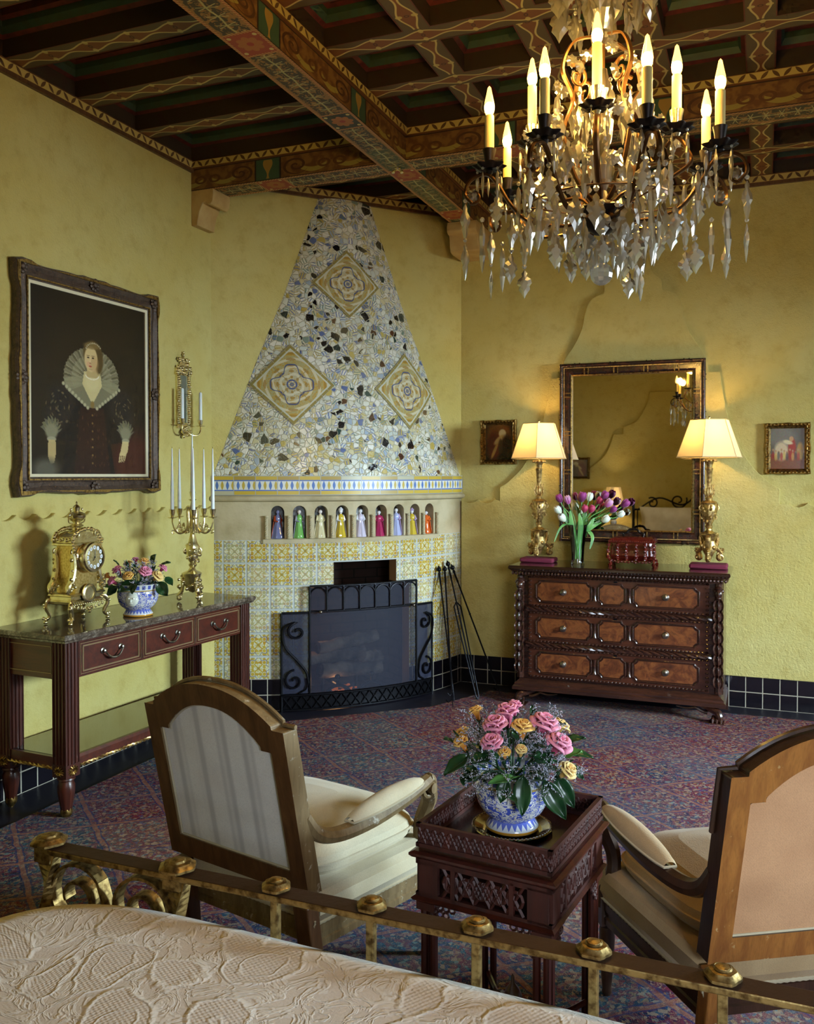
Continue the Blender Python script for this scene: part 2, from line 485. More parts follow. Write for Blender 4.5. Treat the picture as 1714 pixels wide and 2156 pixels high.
def m_shade():
    g = SHADE; nt = g.nt; g.col(srgb(250, 240, 214)); g.rough(0.8)
    f = g.noise(300, None, 2); g.bump(f, 0.0006, 0.4)
    t = nt.nodes.new('ShaderNodeBsdfTranslucent'); t.inputs[0].default_value = srgb(255, 232, 176)
    b = nt.nodes.new('ShaderNodeMixShader'); b.inputs[0].default_value = 0.5
    nt.links.new(g.b.outputs[0], b.inputs[1]); nt.links.new(t.outputs[0], b.inputs[2]); nt.links.new(b.outputs[0], nt.nodes['Material Output'].inputs[0])
    return g.m
SHADE = m_shade()
SHADETRIM = simple('lampshade braid', srgb(214, 192, 140), 0.8)
PADRED = simple('crimson velvet', srgb(116, 32, 58), 0.85, 0, 0, (500, 0.0008))

def m_mosaic():
    g = Mat('broken tile mosaic'); u, v = g.uv(); vec = g.vec(u, v)
    warp = g.noise(22, vec, 2, 0.5, 0, True)
    wv = g.nt.nodes.new('ShaderNodeMix'); wv.data_type = 'VECTOR'; wv.inputs[0].default_value = 0.02
    g.nt.links.new(vec, wv.inputs[4]); g.nt.links.new(warp, wv.inputs[5]); vec2 = wv.outputs[1]
    SCv = 27
    ed = S(g, g.vor(SCv, vec2, 'DISTANCE_TO_EDGE', 0)); rc = g.vor(SCv, vec2, 'F1', 1)
    r, gg, b = g.xyz(rc)
    base = g.ramp(r, [(0, srgb(226, 228, 216)), (0.20, srgb(204, 212, 206)), (0.40, srgb(210, 202, 160)), (0.50, srgb(232, 230, 220)), (0.70, srgb(192, 172, 96)), (0.77, srgb(160, 176, 196)), (0.84, srgb(216, 216, 200)), (0.93, srgb(128, 146, 136)), (0.965, srgb(96, 112, 158))], True)
    ang = b * 6.28
    pu, pv = g.xyz(vec2)[0:2]
    st = ((pu * ang.cos() + pv * ang.sin()) * 330.0 + gg * 20.0).sin()
    stm = st.gt(0.35) * gg.gt(0.30)
    sc_ = g.ramp((gg * 7.3).fr(), [(0, srgb(92, 110, 166)), (0.35, srgb(176, 154, 66)), (0.6, srgb(92, 122, 110)), (0.8, srgb(214, 212, 200))], True)
    c = g.mix(stm * 0.85, base, sc_)
    # small motifs inside shards
    n2 = S(g, g.vor(95, vec, 'F1', 0)); c = g.mix(n2.lt(0.22) * (b.gt(0.55)) * 0.75, c, g.ramp((b * 5.1).fr(), [(0, srgb(70, 92, 160)), (0.4, srgb(180, 140, 52)), (0.75, srgb(150, 92, 60))], True))
    dark = S(g, g.vor(11, vec2, 'F1', 0)); 
    big = g.vor(SCv, vec2, 'F1', 1); r2 = g.xyz(big)[2]
    blk = (r * 31.7 + r2 * 17.3).fr().gt(0.965)
    c = g.mix(blk, c, g.ramp((r2 * 9.7).fr(), [(0, srgb(26, 22, 26)), (0.5, srgb(40, 34, 36)), (0.62, srgb(36, 66, 62)), (0.85, srgb(90, 58, 38))], True))
    gr = ed.lt(0.055)
    c = g.mix(gr, c, srgb(196, 190, 166))
    v3 = S(g, g.vor(17, vec2, 'DISTANCE_TO_EDGE', 0)); c3 = g.xyz(g.vor(17, vec2, 'F1', 1))
    c = g.mix(c3[0].gt(0.90) * v3.gt(0.045), c, srgb(196, 190, 166)); big3 = c3[0].gt(0.90) * v3.gt(0.085); c = g.mix(big3, c, g.ramp(c3[1], [(0, srgb(20, 14, 18)), (0.7, srgb(34, 50, 50)), (0.9, srgb(74, 42, 28))], True))
    tint = g.noise(1.6, vec, 3)
    c = g.mix(tint.ss(0.4, 0.7) * 0.25, c, srgb(206, 190, 136))
    g.col(c); g.rough(gr * 0.5 + 0.22); g.bump(ed.ss(0.0, 0.1) + g.noise(40, vec, 2) * 0.4, 0.004, 0.8); return g.m
MOSAIC = m_mosaic()
def petals(a, k, c0, c1): return ((a * k).cos() * c1 + c0)
def m_ytile(name, P, offx=0.0, offy=0.0):
    g = Mat(name); u, v = g.uv(); uu = (u + offx) / P; vv = (v + offy) / P
    a = uu.fr() - 0.5; b = vv.fr() - 0.5; rnd = g.white(g.vec(uu.floor(), vv.floor()))
    # quarter motif repeated 2 x 2 inside the tile
    a2 = ((uu * 2).fr() - 0.5); b2 = ((vv * 2).fr() - 0.5)
    r = length(a2, b2); th = a2.atan2(b2)
    wv = g.noise(90, g.vec(u, v), 2)
    star = (r.lt((th * 4).cos() * 0.17 + 0.33 + (wv - 0.5) * 0.30)).max((a.abs() - b.abs()).abs().lt(0.035))
    core = (r - 0.17).abs().lt(0.025)
    R = length(a, b); TH = a.atan2(b)
    blue = ((R - ((TH * 8).cos() * 0.06 + 0.42)).abs().lt(0.022)).max(length(a.abs() - 0.5, b.abs() - 0.5).lt(0.06)).max(length(a.abs() - 0.25, b.abs() - 0.48).lt(0.045)).max(length(a.abs() - 0.48, b.abs() - 0.25).lt(0.045))
    cross = length(a, b).lt(0.07)
    ycol = g.mix(rnd.ss(0.2, 0.9), srgb(190, 166, 66), srgb(146, 146, 76))
    ycol = g.mix(g.noise(30, g.vec(u, v), 2).ss(0.45, 0.65) * 0.6, ycol, srgb(180, 120, 40))
    c = g.mix(star, g.mix(wv.ss(0.4, 0.6), srgb(214, 216, 196), srgb(196, 184, 110)), ycol); c = g.mix(core, c, srgb(206, 204, 176)); c = g.mix(blue * 0.7, c, srgb(84, 100, 150)); c = g.mix(cross * 0.6, c, srgb(150, 130, 60))
    c = g.mix(rnd.gt(0.5) * 0.18, c, srgb(240, 240, 230))
    gr = (a.abs().max(b.abs())).gt(0.455)
    c = g.mix(gr, c, srgb(186, 192, 188)); g.col(c); g.rough(gr * 0.5 + 0.18)
    g.bump(a.abs().max(b.abs()).ss(0.475, 0.44) + star * 0.15, 0.003, 0.8); return g.m
YTILE = m_ytile('yellow flower tiles', 0.1633, offy=-1.198)
def m_band():
    g = Mat('blue and yellow border tiles'); u, v = g.uv()   # v 0..1 across band
    P = 0.037; a = (u / P).fr() - 0.5; idx = (u / P).floor()
    alt = (idx * 0.5).fr().gt(0.25)
    vm = (v - 0.5) * 2.0
    fl = a.abs().lt(0.16 + (vm * 5.5).cos() * 0.13) * vm.abs().lt(0.42)
    c = g.mix(fl, srgb(222, 224, 216), g.mix(alt, srgb(84, 120, 190), srgb(196, 170, 70)))
    lines = (vm.abs() - 0.5).abs().lt(0.06); c = g.mix(lines, c, srgb(84, 116, 190))
    outer = vm.abs().gt(0.56); cell = g.white(g.vec((u / 0.15).floor(), v.gt(0.5)))
    yc = g.ramp(cell, [(0, srgb(200, 172, 66)), (0.55, srgb(176, 150, 70)), (0.8, srgb(190, 188, 160))], True)
    c = g.mix(outer, c, yc)
    gr = ((u / 0.15).fr() - 0.5).abs().gt(0.482).max(vm.abs().gt(0.93)); c = g.mix(gr, c, srgb(168, 172, 168))
    g.col(c); g.rough(0.38); g.bump(1.0 - gr, 0.002, 0.6); return g.m
BAND = m_band()
def m_medallion():
    g = Mat('painted medallion tiles'); u, v = g.uv(); a = u - 0.5; b = v - 0.5
    r = length(a, b); th = a.atan2(b); q = (th * 4).cos()
    pet = (r - (q * -0.07 + 0.29 + (th * 12).cos() * 0.012)).abs().lt(0.013); pet2 = (r - (q * -0.06 + 0.24)).abs().lt(0.014)
    fill = r.lt(q * -0.05 + 0.29)
    n = g.noise(14, g.vec(u, v), 3, 0.5, 1.5)
    c = g.mix(fill, srgb(176, 168, 120), srgb(190, 186, 156))
    sw = ((n * 22).sin()).gt(0.4); c = g.mix(sw * 0.8, c, srgb(188, 150, 56))
    lf = (((th * 8).cos() * 0.5 + 0.5) * (r * 26).sin()).gt(0.55); c = g.mix(lf * 0.7, c, srgb(196, 158, 64))
    rel = ((th * 4).sin() * 0.9 + r * 46.0).sin(); c = g.mix(rel.gt(0.55) * 0.7, c, srgb(222, 220, 196)); c = g.mix(((th * 8).cos() + (r * 60).sin()).gt(1.1) * 0.8, c, srgb(164, 128, 52)); c = g.mix(pet * 0.9, c, srgb(74, 88, 130)); c = g.mix((r - 0.075).abs().lt(0.014), c, srgb(90, 100, 140)); c = g.mix(r.lt(0.035), c, srgb(90, 104, 150))
    cr = a.abs().lt(0.008).max(b.abs().lt(0.008)); c = g.mix(cr * 0.7, c, srgb(150, 140, 104))
    bd = a.abs().max(b.abs()); c = g.mix((bd - 0.44).abs().lt(0.012), c, srgb(200, 204, 190)); c = g.mix(bd.gt(0.455), c, srgb(150, 136, 78))
    ct = ((u * 7).fr() - 0.5).abs().gt(0.46).max(((v * 7).fr() - 0.5).abs().gt(0.46)) * bd.gt(0.455); c = g.mix(ct, c, srgb(170, 164, 140))
    g.col(c); g.rough(0.25); g.bump(n + pet * 0.5, 0.004, 0.7); return g.m
MEDAL = m_medallion()

# painted timber of the ceiling
def m_trim():
    g = Mat('leaf stencilled trim'); u, v = g.uv()    # u metres along, v 0..1
    P = 0.055; a = (u / P).fr() - 0.5; k = ((u / P).floor() * 0.5).fr().gt(0.25) * 2.0 - 1.0
    b = (v - 0.5) * 0.85; x = (a + b * k) * 0.707; y = (a - b * k) * 0.707
    leaf = (x.abs() * 2.5 + (y * 1.3) * (y * 1.3)).lt(0.42)
    c = g.mix(leaf, srgb(196, 172, 96), srgb(96, 66, 34)); ed = (v - 0.5).abs().gt(0.43); c = g.mix(ed, c, srgb(112, 70, 34))
    g.col(c); g.rough(0.6); return g.m
TRIM = m_trim()
def m_under():
    g = Mat('painted beam soffit'); u, v = g.uv()     # u metres along, v -1..1 across
    P = 0.92; U = (u / P).fr(); d = (U - 0.5).abs()   # panel centre d=0, flower square at ends
    sq = d.gt(0.39)
    vec = g.vec(u, v * 0.1)
    n = g.noise(26, vec, 3, 0.5, 1.4)
    dark = n.gt(0.47) * v.abs().lt(0.74)
    c = g.mix(dark, srgb(142, 104, 52), srgb(58, 50, 34))
    tint = g.white(g.vec((u / P + 0.5).floor(), 0.0)); c = g.mix(tint.gt(0.62) * 0.45, c, srgb(74, 96, 60))
    br = (v - (u * 40).sin() * 0.04).abs().lt(0.05)
    side = (((u * 13).fr() - 0.5).abs() - v.abs() * 0.33).abs().lt(0.035) * v.abs().lt(0.5)
    c = g.mix((br + side).clamp() * 0.7, c, srgb(186, 182, 128))
    # flower square
    x = (d - 0.5) * (P / 0.1) ; r = length(x, v); th = x.atan2(v)
    pet = r.lt((th * 4).cos().abs() * 0.16 + 0.50); fc = g.mix(pet, g.mix(tint.gt(0.5), srgb(48, 48, 34), srgb(146, 60, 38)), srgb(160, 98, 46)); fc = g.mix(r.lt(0.17), fc, srgb(150, 50, 34))
    dots = length(x.abs() - 0.72, v.abs() - 0.68).lt(0.11); fc = g.mix(dots, fc, srgb(190, 176, 120))
    c = g.mix(sq, c, fc)
    edge = v.abs().gt(0.84).max((d - 0.39).abs().lt(0.008)); dash = ((u * 48 + v * 6).fr()).gt(0.45)
    c = g.mix(edge, c, g.mix(dash, srgb(190, 154, 92), srgb(140, 66, 36)))
    g.col(c); g.rough(0.55); return g.m
UNDER = m_under()
def m_side():
    g = Mat('painted beam side'); u, v = g.uv()     # v -1..1
    P = 0.92; U = (u / P).fr(); d = (U - 0.5).abs(); X = (U - 0.5) * 7.6
    sgn = X.abs()
    r = length(sgn - 2.1, v); th = v.atan2(sgn - 2.1)
    sp = ((r * 2.2 + th * 0.159).fr() - 0.5).abs().lt(0.17) * r.lt(0.8)
    sweep = (v + (sgn * 1.5).sin() * 0.55).abs().lt(0.2) * sgn.lt(1.8) * sgn.gt(0.3)
    n = g.noise(18, g.vec(u, v * 0.08), 2)
    c = g.mix(n.ss(0.4, 0.6), srgb(128, 92, 46), srgb(104, 66, 34)); c = g.mix(sweep, c, srgb(150, 134, 66)); c = g.mix(sp, c, srgb(80, 48, 26))
    cr = length(sgn - 0.45, v + 0.1); c = g.mix(((cr - 0.3).abs().lt(0.08)), c, srgb(96, 58, 28))
    pn = d.gt(0.40); vas = v.abs().lt(0.85) * ((d - 0.5).abs() * 22).lt(0.5 + (v * 3.0).sin() * 0.35)
    pc = g.mix(vas, srgb(62, 88, 66), srgb(160, 128, 62)); c = g.mix(pn, c, pc)
    ln = ((d - 0.40).abs().lt(0.006)).max(v.abs().gt(0.93)); c = g.mix(ln, c, srgb(44, 30, 22))
    g.col(c); g.rough(0.6); return g.m
SIDE = m_side()
def m_rib():
    g = Mat('ribbon painted rib'); u, v = g.uv()
    P = 0.25; ph = u * (2 * pi / P); wv = ph.cos() * 0.26 + 0.42
    ln = (v.abs() - wv).abs().lt(0.075); ins = v.abs().lt(wv - 0.07)
    c = g.mix(ins, srgb(88, 72, 44), srgb(118, 72, 38)); curl = (length((((u / P + 0.5).fr()) - 0.5) * 5.0 , v.abs() - 0.6)).lt(0.26); c = g.mix(curl, c, srgb(178, 160, 96))
    mot = length(((u / P).fr() - 0.5).abs() * 0 + ((u / P).fr() - 0.0), v).lt(0.0)
    c = g.mix(ln, c, srgb(190, 172, 112)); k = length((((u / P).fr() - 0.5).abs() - 0.5) * 5.0, v); c = g.mix((k - 0.16).abs().lt(0.05), c, srgb(70, 40, 24))
    g.col(c); g.rough(0.6); return g.m
RIB = m_rib()
def m_ribside():
    g = Mat('red mottled painted moulding'); u, v = g.uv(); n = g.noise(12, g.vec(u, v), 3, 0.5, 0.8)
    sc = ((u / 0.16).fr() - 0.5).abs() * 2.0
    hump = (v * 7.0).lt(1.1 - sc * 1.0 + (n - 0.5) * 0.5)
    c = g.mix(hump, srgb(58, 44, 28), srgb(132, 56, 32)); g.col(g.mix(n.ss(0.5, 0.7) * 0.4, c, srgb(60, 24, 18))); g.rough(0.6); return g.m
RIBS = m_ribside()
CRED = simple('dull red paint', srgb(104, 40, 26), 0.6, 0, 0, None, (20, srgb(76, 30, 20)))
CTEAL = simple('faded teal paint', srgb(52, 78, 60), 0.6, 0, 0, None, (24, srgb(54, 70, 48)))
CDARK = simple('dark brown paint', srgb(58, 32, 20), 0.65, 0, 0, None, (12, srgb(84, 38, 24)))
def m_panel():
    g = Mat('painted coffer panel'); u, v = g.uv(); n = g.noise(10, g.vec(u, v), 3, 0.5, 1.5)
    g.col(g.ramp(n, [(0.3, srgb(84, 34, 22)), (0.5, srgb(104, 46, 28)), (0.62, srgb(60, 58, 36)), (0.75, srgb(88, 44, 24))])); g.rough(0.65); return g.m
PANEL = m_panel()
CORB = simple('corbel plaster', srgb(196, 168, 110), 0.8, 0, 0, (40, 0.002), (8, srgb(178, 146, 88)))

def m_carpet():
    g = Mat('persian carpet'); x, y, z = g.xyz(g.ob()); vec = g.vec(x, y)
    wob = g.noise(7, vec, 2); ww = (wob - 0.5) * 0.10
    p = (x * 0.95 + y * 1.15) / 0.50 + ww; q = (x * 0.95 - y * 1.15) / 0.50 + ww * -1.0
    a = p.fr(); b = q.fr(); cell = g.white(g.vec(p.floor(), q.floor()))
    dl = (a - 0.5).abs().max((b - 0.5).abs())
    rc = g.vor(72, g.vec(x + (g.noise(34, vec, 2) - 0.5) * 0.03, y + (g.noise(41, vec, 2) - 0.5) * 0.03), 'F1', 1); r, gg, bb = g.xyz(rc)
    pal = g.ramp(r, [(0, srgb(30, 32, 74)), (0.2, srgb(126, 28, 50)), (0.36, srgb(186, 160, 134)), (0.50, srgb(44, 96, 122)), (0.62, srgb(84, 22, 38)), (0.74, srgb(24, 26, 62)), (0.84, srgb(158, 122, 72)), (0.91, srgb(62, 60, 132)), (0.96, srgb(130, 164, 164))], True)
    cellc = g.ramp(cell, [(0, srgb(46, 54, 96)), (0.3, srgb(122, 40, 58)), (0.55, srgb(70, 110, 124)), (0.75, srgb(104, 62, 84)), (0.9, srgb(150, 130, 120))], True)
    c = g.mix(0.34, pal, cellc)
    md = g.vor(6.5, vec, 'F1', 0); mds = S(g, md); ring = ((mds * 26).sin()).gt(0.55) * 0.45
    c = g.mix(ring, c, srgb(138, 54, 64))
    tw = ((g.noise(30, vec, 2, 0.5, 2.0) - 0.5).abs()).lt(0.02); c = g.mix(tw * 0.7, c, srgb(176, 150, 118))
    l1 = dl.gt(0.468); l2 = dl.gt(0.445) * dl.lt(0.468)
    c = g.mix(l1 * 0.55 * wob.ss(0.35, 0.5), c, srgb(170, 112, 84)); c = g.mix(l2 * 0.6, c, srgb(40, 54, 112))
    big = g.noise(0.9, vec, 2); c = g.mix(big.ss(0.4, 0.65) * 0.30, c, srgb(86, 116, 136))
    f = g.noise(420, vec, 2); c = g.mix(f.ss(0.35, 0.65) * 0.5, c, srgb(20, 14, 26))
    g.col(c); g.rough(0.95); g.b.inputs['Specular IOR Level'].default_value = 0.1
    g.bump(f + r * 0.6, 0.003, 0.6); return g.m
CARPET = m_carpet()
def m_spread():
    g = Mat('ivory matelasse cotton'); u, v = g.uv()
    vec = g.vec(u, v)
    w1 = (u * 560 + v * 110).sin() * (v * 600 - u * 90).sin(); f0 = g.noise(160, g.vec(u, v), 2)
    n = g.noise(7, vec, 2, 0.5, 0.9); big = g.noise(2.6, vec, 2, 0.5, 0.8)
    wp = g.noise(9, vec, 2); dv = S(g, g.vor(6.2, vec)) + (wp - 0.5) * 0.55 + (g.noise(34, vec, 1) - 0.5) * 0.10
    region = dv.ss(0.44, 0.40)
    edge = (dv - 0.43).abs().ss(0.05, 0.0).max(((dv - 0.22).abs().ss(0.03, 0.0)) * 0.6)
    lf = g.noise(16, vec, 3, 0.6, 1.2)
    edge2 = (lf - 0.5).abs().ss(0.08, 0.0) * (1.0 - region)
    h = region * 0.35 + edge * 0.6 + edge2 * 0.35 + w1 * region * 0.10 + f0 * 0.25 + big * 2.0
    c = g.mix(edge.max(edge2 * 0.7), srgb(222, 210, 198), srgb(236, 228, 218))
    g.col(c); g.rough(0.85); g.b.inputs['Sheen Weight'].default_value = 0.2; g.bump(h, 0.0036, 1.0); return g.m
SPREAD = m_spread()
def m_mesh():
    g = Mat('spark mesh tinted by daylight'); nt = g.nt; g.col(srgb(26, 30, 54)); g.rough(0.6)  # navy colour stands for daylight reflected off the black mesh
    t = nt.nodes.new('ShaderNodeBsdfTransparent'); b = nt.nodes.new('ShaderNodeMixShader'); b.inputs[0].default_value = 0.56
    nt.links.new(t.outputs[0], b.inputs[1]); nt.links.new(g.b.outputs[0], b.inputs[2]); nt.links.new(b.outputs[0], nt.nodes['Material Output'].inputs[0]); return g.m
MESHM = m_mesh()
MESHD = MESHM.copy(); MESHD.name = 'dense mesh tinted by daylight'; [setattr(n.inputs[0], 'default_value', 0.86) for n in MESHD.node_tree.nodes if n.type == 'MIX_SHADER']
def m_brick():
    g = Mat('sooty firebrick'); u, v = g.uv(); vv = v / 0.07; row = vv.floor(); uu = u / 0.2 + row * 0.5
    gr = (uu.fr() - 0.5).abs().gt(0.47).max((vv.fr() - 0.5).abs().gt(0.44)); n = g.noise(20, g.vec(u, v), 4)
    g.col(g.mix(gr, g.mix(n, srgb(58, 42, 34), srgb(30, 23, 20)), srgb(20, 16, 14))); g.rough(0.95); return g.m
BRICK = m_brick()
BARK = simple('grey charred log', srgb(104, 94, 86), 0.9, 0, 0, (30, 0.01), (9, srgb(34, 28, 26)))
EMBER = m_emit('glowing ember', srgb(255, 130, 50), 0.45)
# ceramics and plants
def m_majolica(gold=True):
    g = Mat('blue and white majolica'); u, v = g.uv()  # u 0..1 around, v metres height
    n = g.noise(5, g.vec((u * 6.2832).cos() * 0.75, v * 14, (u * 6.2832).sin() * 0.75), 2, 0.4, 1.6)
    body = (n - 0.5).abs().lt(0.05).max(n.gt(0.62))
    c = g.mix(body, srgb(74, 92, 190), srgb(226, 226, 222)); yl = g.noise(6, g.vec(u * 5 + 3, v * 18), 2, 0.5, 1.0).gt(0.66); c = g.mix(yl, c, srgb(206, 186, 60))
    rim = v.gt(0.140); t = ((u * 22).fr() - 0.5).abs().lt(0.28) * ((v - 0.158).abs().lt(0.010)); c = g.mix(rim, c, g.mix(t, srgb(222, 226, 224), srgb(84, 100, 184)))
    ft = v.lt(0.034); tt = (((u * 26).fr() - 0.5).abs() * 0.034 + 0.014).lt(v); c = g.mix(ft, c, g.mix(tt, srgb(214, 220, 224), srgb(92, 108, 190)))
    og = v.lt(0.011); c = g.mix(og, c, srgb(204, 146, 48)); l = (v - 0.140).abs().lt(0.003); c = g.mix(l, c, srgb(176, 150, 90))
    g.col(c); g.rough(0.12); g.coat(0.6, 0.05); return g.m
MAJ = m_majolica()
MAJW = simple('white glazed mask', srgb(222, 228, 216), 0.15, 0, 0.5)
def m_petal(name, c1, c2, tr=0.15):
    g = Mat(name); u, v = g.uv(); n = g.noise(30, None, 3)
    c = g.mix(v.ss(0.2, 1.0), c2, c1); g.col(g.mix(n.ss(0.4, 0.7) * 0.25, c, c2)); g.rough(0.55); g.b.inputs['Sheen Weight'].default_value = 0.3
    g.b.inputs['Subsurface Weight'].default_value = tr; g.b.inputs['Subsurface Scale'].default_value = 0.006; return g.m
PINK = m_petal('pink rose petal', srgb(240, 150, 180), srgb(206, 74, 118))
APRI = m_petal('apricot rose petal', srgb(248, 196, 96), srgb(226, 136, 36))
YELR = m_petal('yellow rose petal', srgb(250, 216, 140), srgb(230, 170, 70))
PURP = m_petal('purple tulip petal', srgb(166, 50, 140), srgb(110, 22, 84))
WHITT = m_petal('white tulip petal', srgb(250, 250, 244), srgb(222, 232, 206))
RASP = m_petal('raspberry tulip petal', srgb(206, 60, 110), srgb(160, 30, 70))
LILA = m_petal('pink white tulip petal', srgb(232, 180, 214), srgb(190, 90, 160))
def m_leaf(name, c1, c2):
    g = Mat(name); n = g.noise(14, None, 3); g.col(g.mix(n.ss(0.35, 0.7), c1, c2)); g.rough(0.32); g.coat(0.25, 0.2); return g.m
LEAF = m_leaf('dark glossy leaf', srgb(38, 82, 44), srgb(22, 52, 30))
LEAFL = m_leaf('fresh green leaf', srgb(96, 150, 74), srgb(62, 118, 58))
STEMG = m_leaf('tulip green', srgb(120, 176, 92), srgb(84, 146, 84))
SPRIG = simple('lavender statice', srgb(196, 192, 214), 0.8)
SPRIGG = simple('grey green sprig', srgb(70, 92, 80), 0.8)
SILVER = simple('silver plate', srgb(220, 212, 190), 0.12, 1.0)
# ------------------------------------------------------------------ room shell
XL, YB, XR, YN, ZC = -3.57, 6.70, 3.30, -1.00, 4.02
FX, FY = -2.905, 5.95                     # middle of the slanting corner wall
TX, TY = 0.6643, 0.7475                   # direction along it (left to right)
NX, NY = 0.7475, -0.6643                  # direction out of it into the room
b = MB(); b.bx(-4.2, XR + .2, YN - .2, YB + .3, -0.12, 0.0); struct(b.build('floor', FLOOR, smooth=False))
b = MB(); b.bx(XL - .2, XL, YN - .2, YB + .2, 0, 4.2); wl = struct(b.build('wall_left', PLASTER, smooth=False))
b = MB(); b.bx(XL, XR + .2, YB, YB + .2, 0, 4.2); wb = struct(b.build('wall_back', PLASTER, smooth=False))
b = MB(); b.M = TR(FX, FY, 0) @ Matrix(((TX, -NX, 0, 0), (TY, -NY, 0, 0), (0, 0, 1, 0), (0, 0, 0, 1)))
b.bx(-1.0, -.462, 0.002, 0.2, 0, 3.743); b.bx(.502, 1.0, 0.002, 0.2, 0, 3.743); b.bx(-.462, .502, 0.002, 0.2, 1.102, 3.743); struct(b.build('wall_corner', PLASTER, smooth=False))
# right wall with two window openings
def wall_open(name, holes):
    b = MB(); y = YN - .2
    for (y0, y1, z0, z1) in holes:
        b.bx(XR, XR + .2, y, y0, 0, 4.2); b.bx(XR, XR + .2, y0, y1, 0, z0); b.bx(XR, XR + .2, y0, y1, z1, 4.2); y = y1
    b.bx(XR, XR + .2, y, YB + .3, 0, 4.2)
    return struct(b.build(name, PLASTER, smooth=False))
wall_open('wall_right', [(3.55, 5.15, 0.85, 2.30)])
b = MB()
for q in ((XL - .2, 1.2, 0, 4.2), (1.2, 2.8, 0, .85), (1.2, 2.8, 2.3, 4.2), (2.8, XR + .2, 0, 4.2)): b.bx(q[0], q[1], YN - .2, YN, q[2], q[3])
wr = struct(b.build('wall_near', PLASTER, smooth=False))
for i, y0 in enumerate((3.55, 1.2)):
    b = MB()
    if i: b.M = Matrix(((0, 1, 0, 0), (-1, 0, 0, YN + XR), (0, 0, 1, 0), (0, 0, 0, 1)))  # second window is added, unseen, in the near wall to let the fill in
    for a in (0, 0.775, 1.55): b.bx(XR + .02, XR + .07, y0 + a, y0 + a + .05, .85, 2.30)
    for z in (0.85, 1.55, 2.25): b.bx(XR + .02, XR + .07, y0, y0 + 1.6, z, z + .05)
    struct(b.build('window_%d' % (i + 1), CHAIRW, smooth=False))

# black tiled skirting
b = MB(); b.bx(XL, XL + .012, YN, 5.2, 0, .224); struct(b.build('baseboard_left', SKIRT, smooth=False))
b = MB(); b.bx(-2.24, XR, YB - .012, YB, 0, .224); struct(b.build('baseboard_back', SKIRT, smooth=False))

# raised lower plaster with a scalloped / baroque outline
def scallop(x0, x1, z, step=0.135, up=True):
    o = []; n = max(1, round(abs(x1 - x0) / step))
    for i in range(n):
        for j in range(6):
            t = j / 6; o.append((x0 + (x1 - x0) * (i + t) / n, z - 0.026 * sin(pi * t) + 0.006 + (0.005 if j == 0 else 0)))
    o.append((x1, z)); return o
P = [(YN, 0.224)] + scallop(YN, 5.19, 1.437) + [(5.19, 0.224)]
b = MB(); b.M = RZ(pi / 2); b.prism(P, -(XL + .03), -(XL - .01))
o = b.build('plaster_dado', PLASTER, wl, smooth=False, bevel=.008)
hw = [(1.008, 1.447), (1.008, 1.555)] + [tuple(p)[:2] for p in catmull([(1.005, 1.556, 0), (.93, 1.605, 0), (.81, 1.735, 0), (.70, 1.95, 0), (.645, 2.16, 0), (.61, 2.385, 0)], 6)] + \
     [(.53, 2.387)] + [tuple(p)[:2] for p in catmull([(.525, 2.45, 0), (.497, 2.53, 0), (.425, 2.634, 0), (.372, 2.75, 0), (.345, 2.88, 0), (.302, 2.965, 0), (.21, 3.0, 0)], 6)] + \
     [(.207, 3.075)] + [tuple(p)[:2] for p in catmull([(.20, 3.08, 0), (.145, 3.13, 0), (.115, 3.21, 0), (.09, 3.3, 0), (0, 3.36, 0)], 5)]
cx0 = -0.907
right = [(cx0 + a, z) for a, z in hw]; left = [(cx0 - a, z) for a, z in hw][::-1][1:]
P = [(XR, .224)] + [(XR, 1.447)] + scallop(XR, cx0 + 1.05, 1.447)[1:] + right + left + scallop(cx0 - 1.05, -2.23, 1.447) + [(-2.23, .224)]
b = MB(); b.prism(P, YB - .03, YB + .01); b.build('plaster_gable', PLASTER, wb, smooth=False, bevel=.007)
# near wall (seen in the mirror): stepped swelling outline of the lower plaster
P = [(XL, .224), (XL, 1.43)] + scallop(XL, -2.9, 1.43)[1:] + [(-2.9, 1.55)] + [tuple(p)[:2] for p in catmull([(-2.9, 1.55, 0), (-2.45, 1.66, 0), (-2.05, 1.95, 0), (-1.9, 2.3, 0)], 6)] + [(-1.75, 2.3), (-1.75, 2.42)] + \
    [tuple(p)[:2] for p in catmull([(-1.75, 2.42, 0), (-1.55, 2.5, 0), (-1.4, 2.75, 0), (-1.35, 2.95, 0)], 5)] + [(-.3, 2.95), (0.5, 1.6), (1.1, 1.5), (1.1, .224)]
b = MB(); b.prism(P, YN - .01, YN + .03); b.build('plaster_dado', PLASTER, wr, smooth=False, bevel=.007)

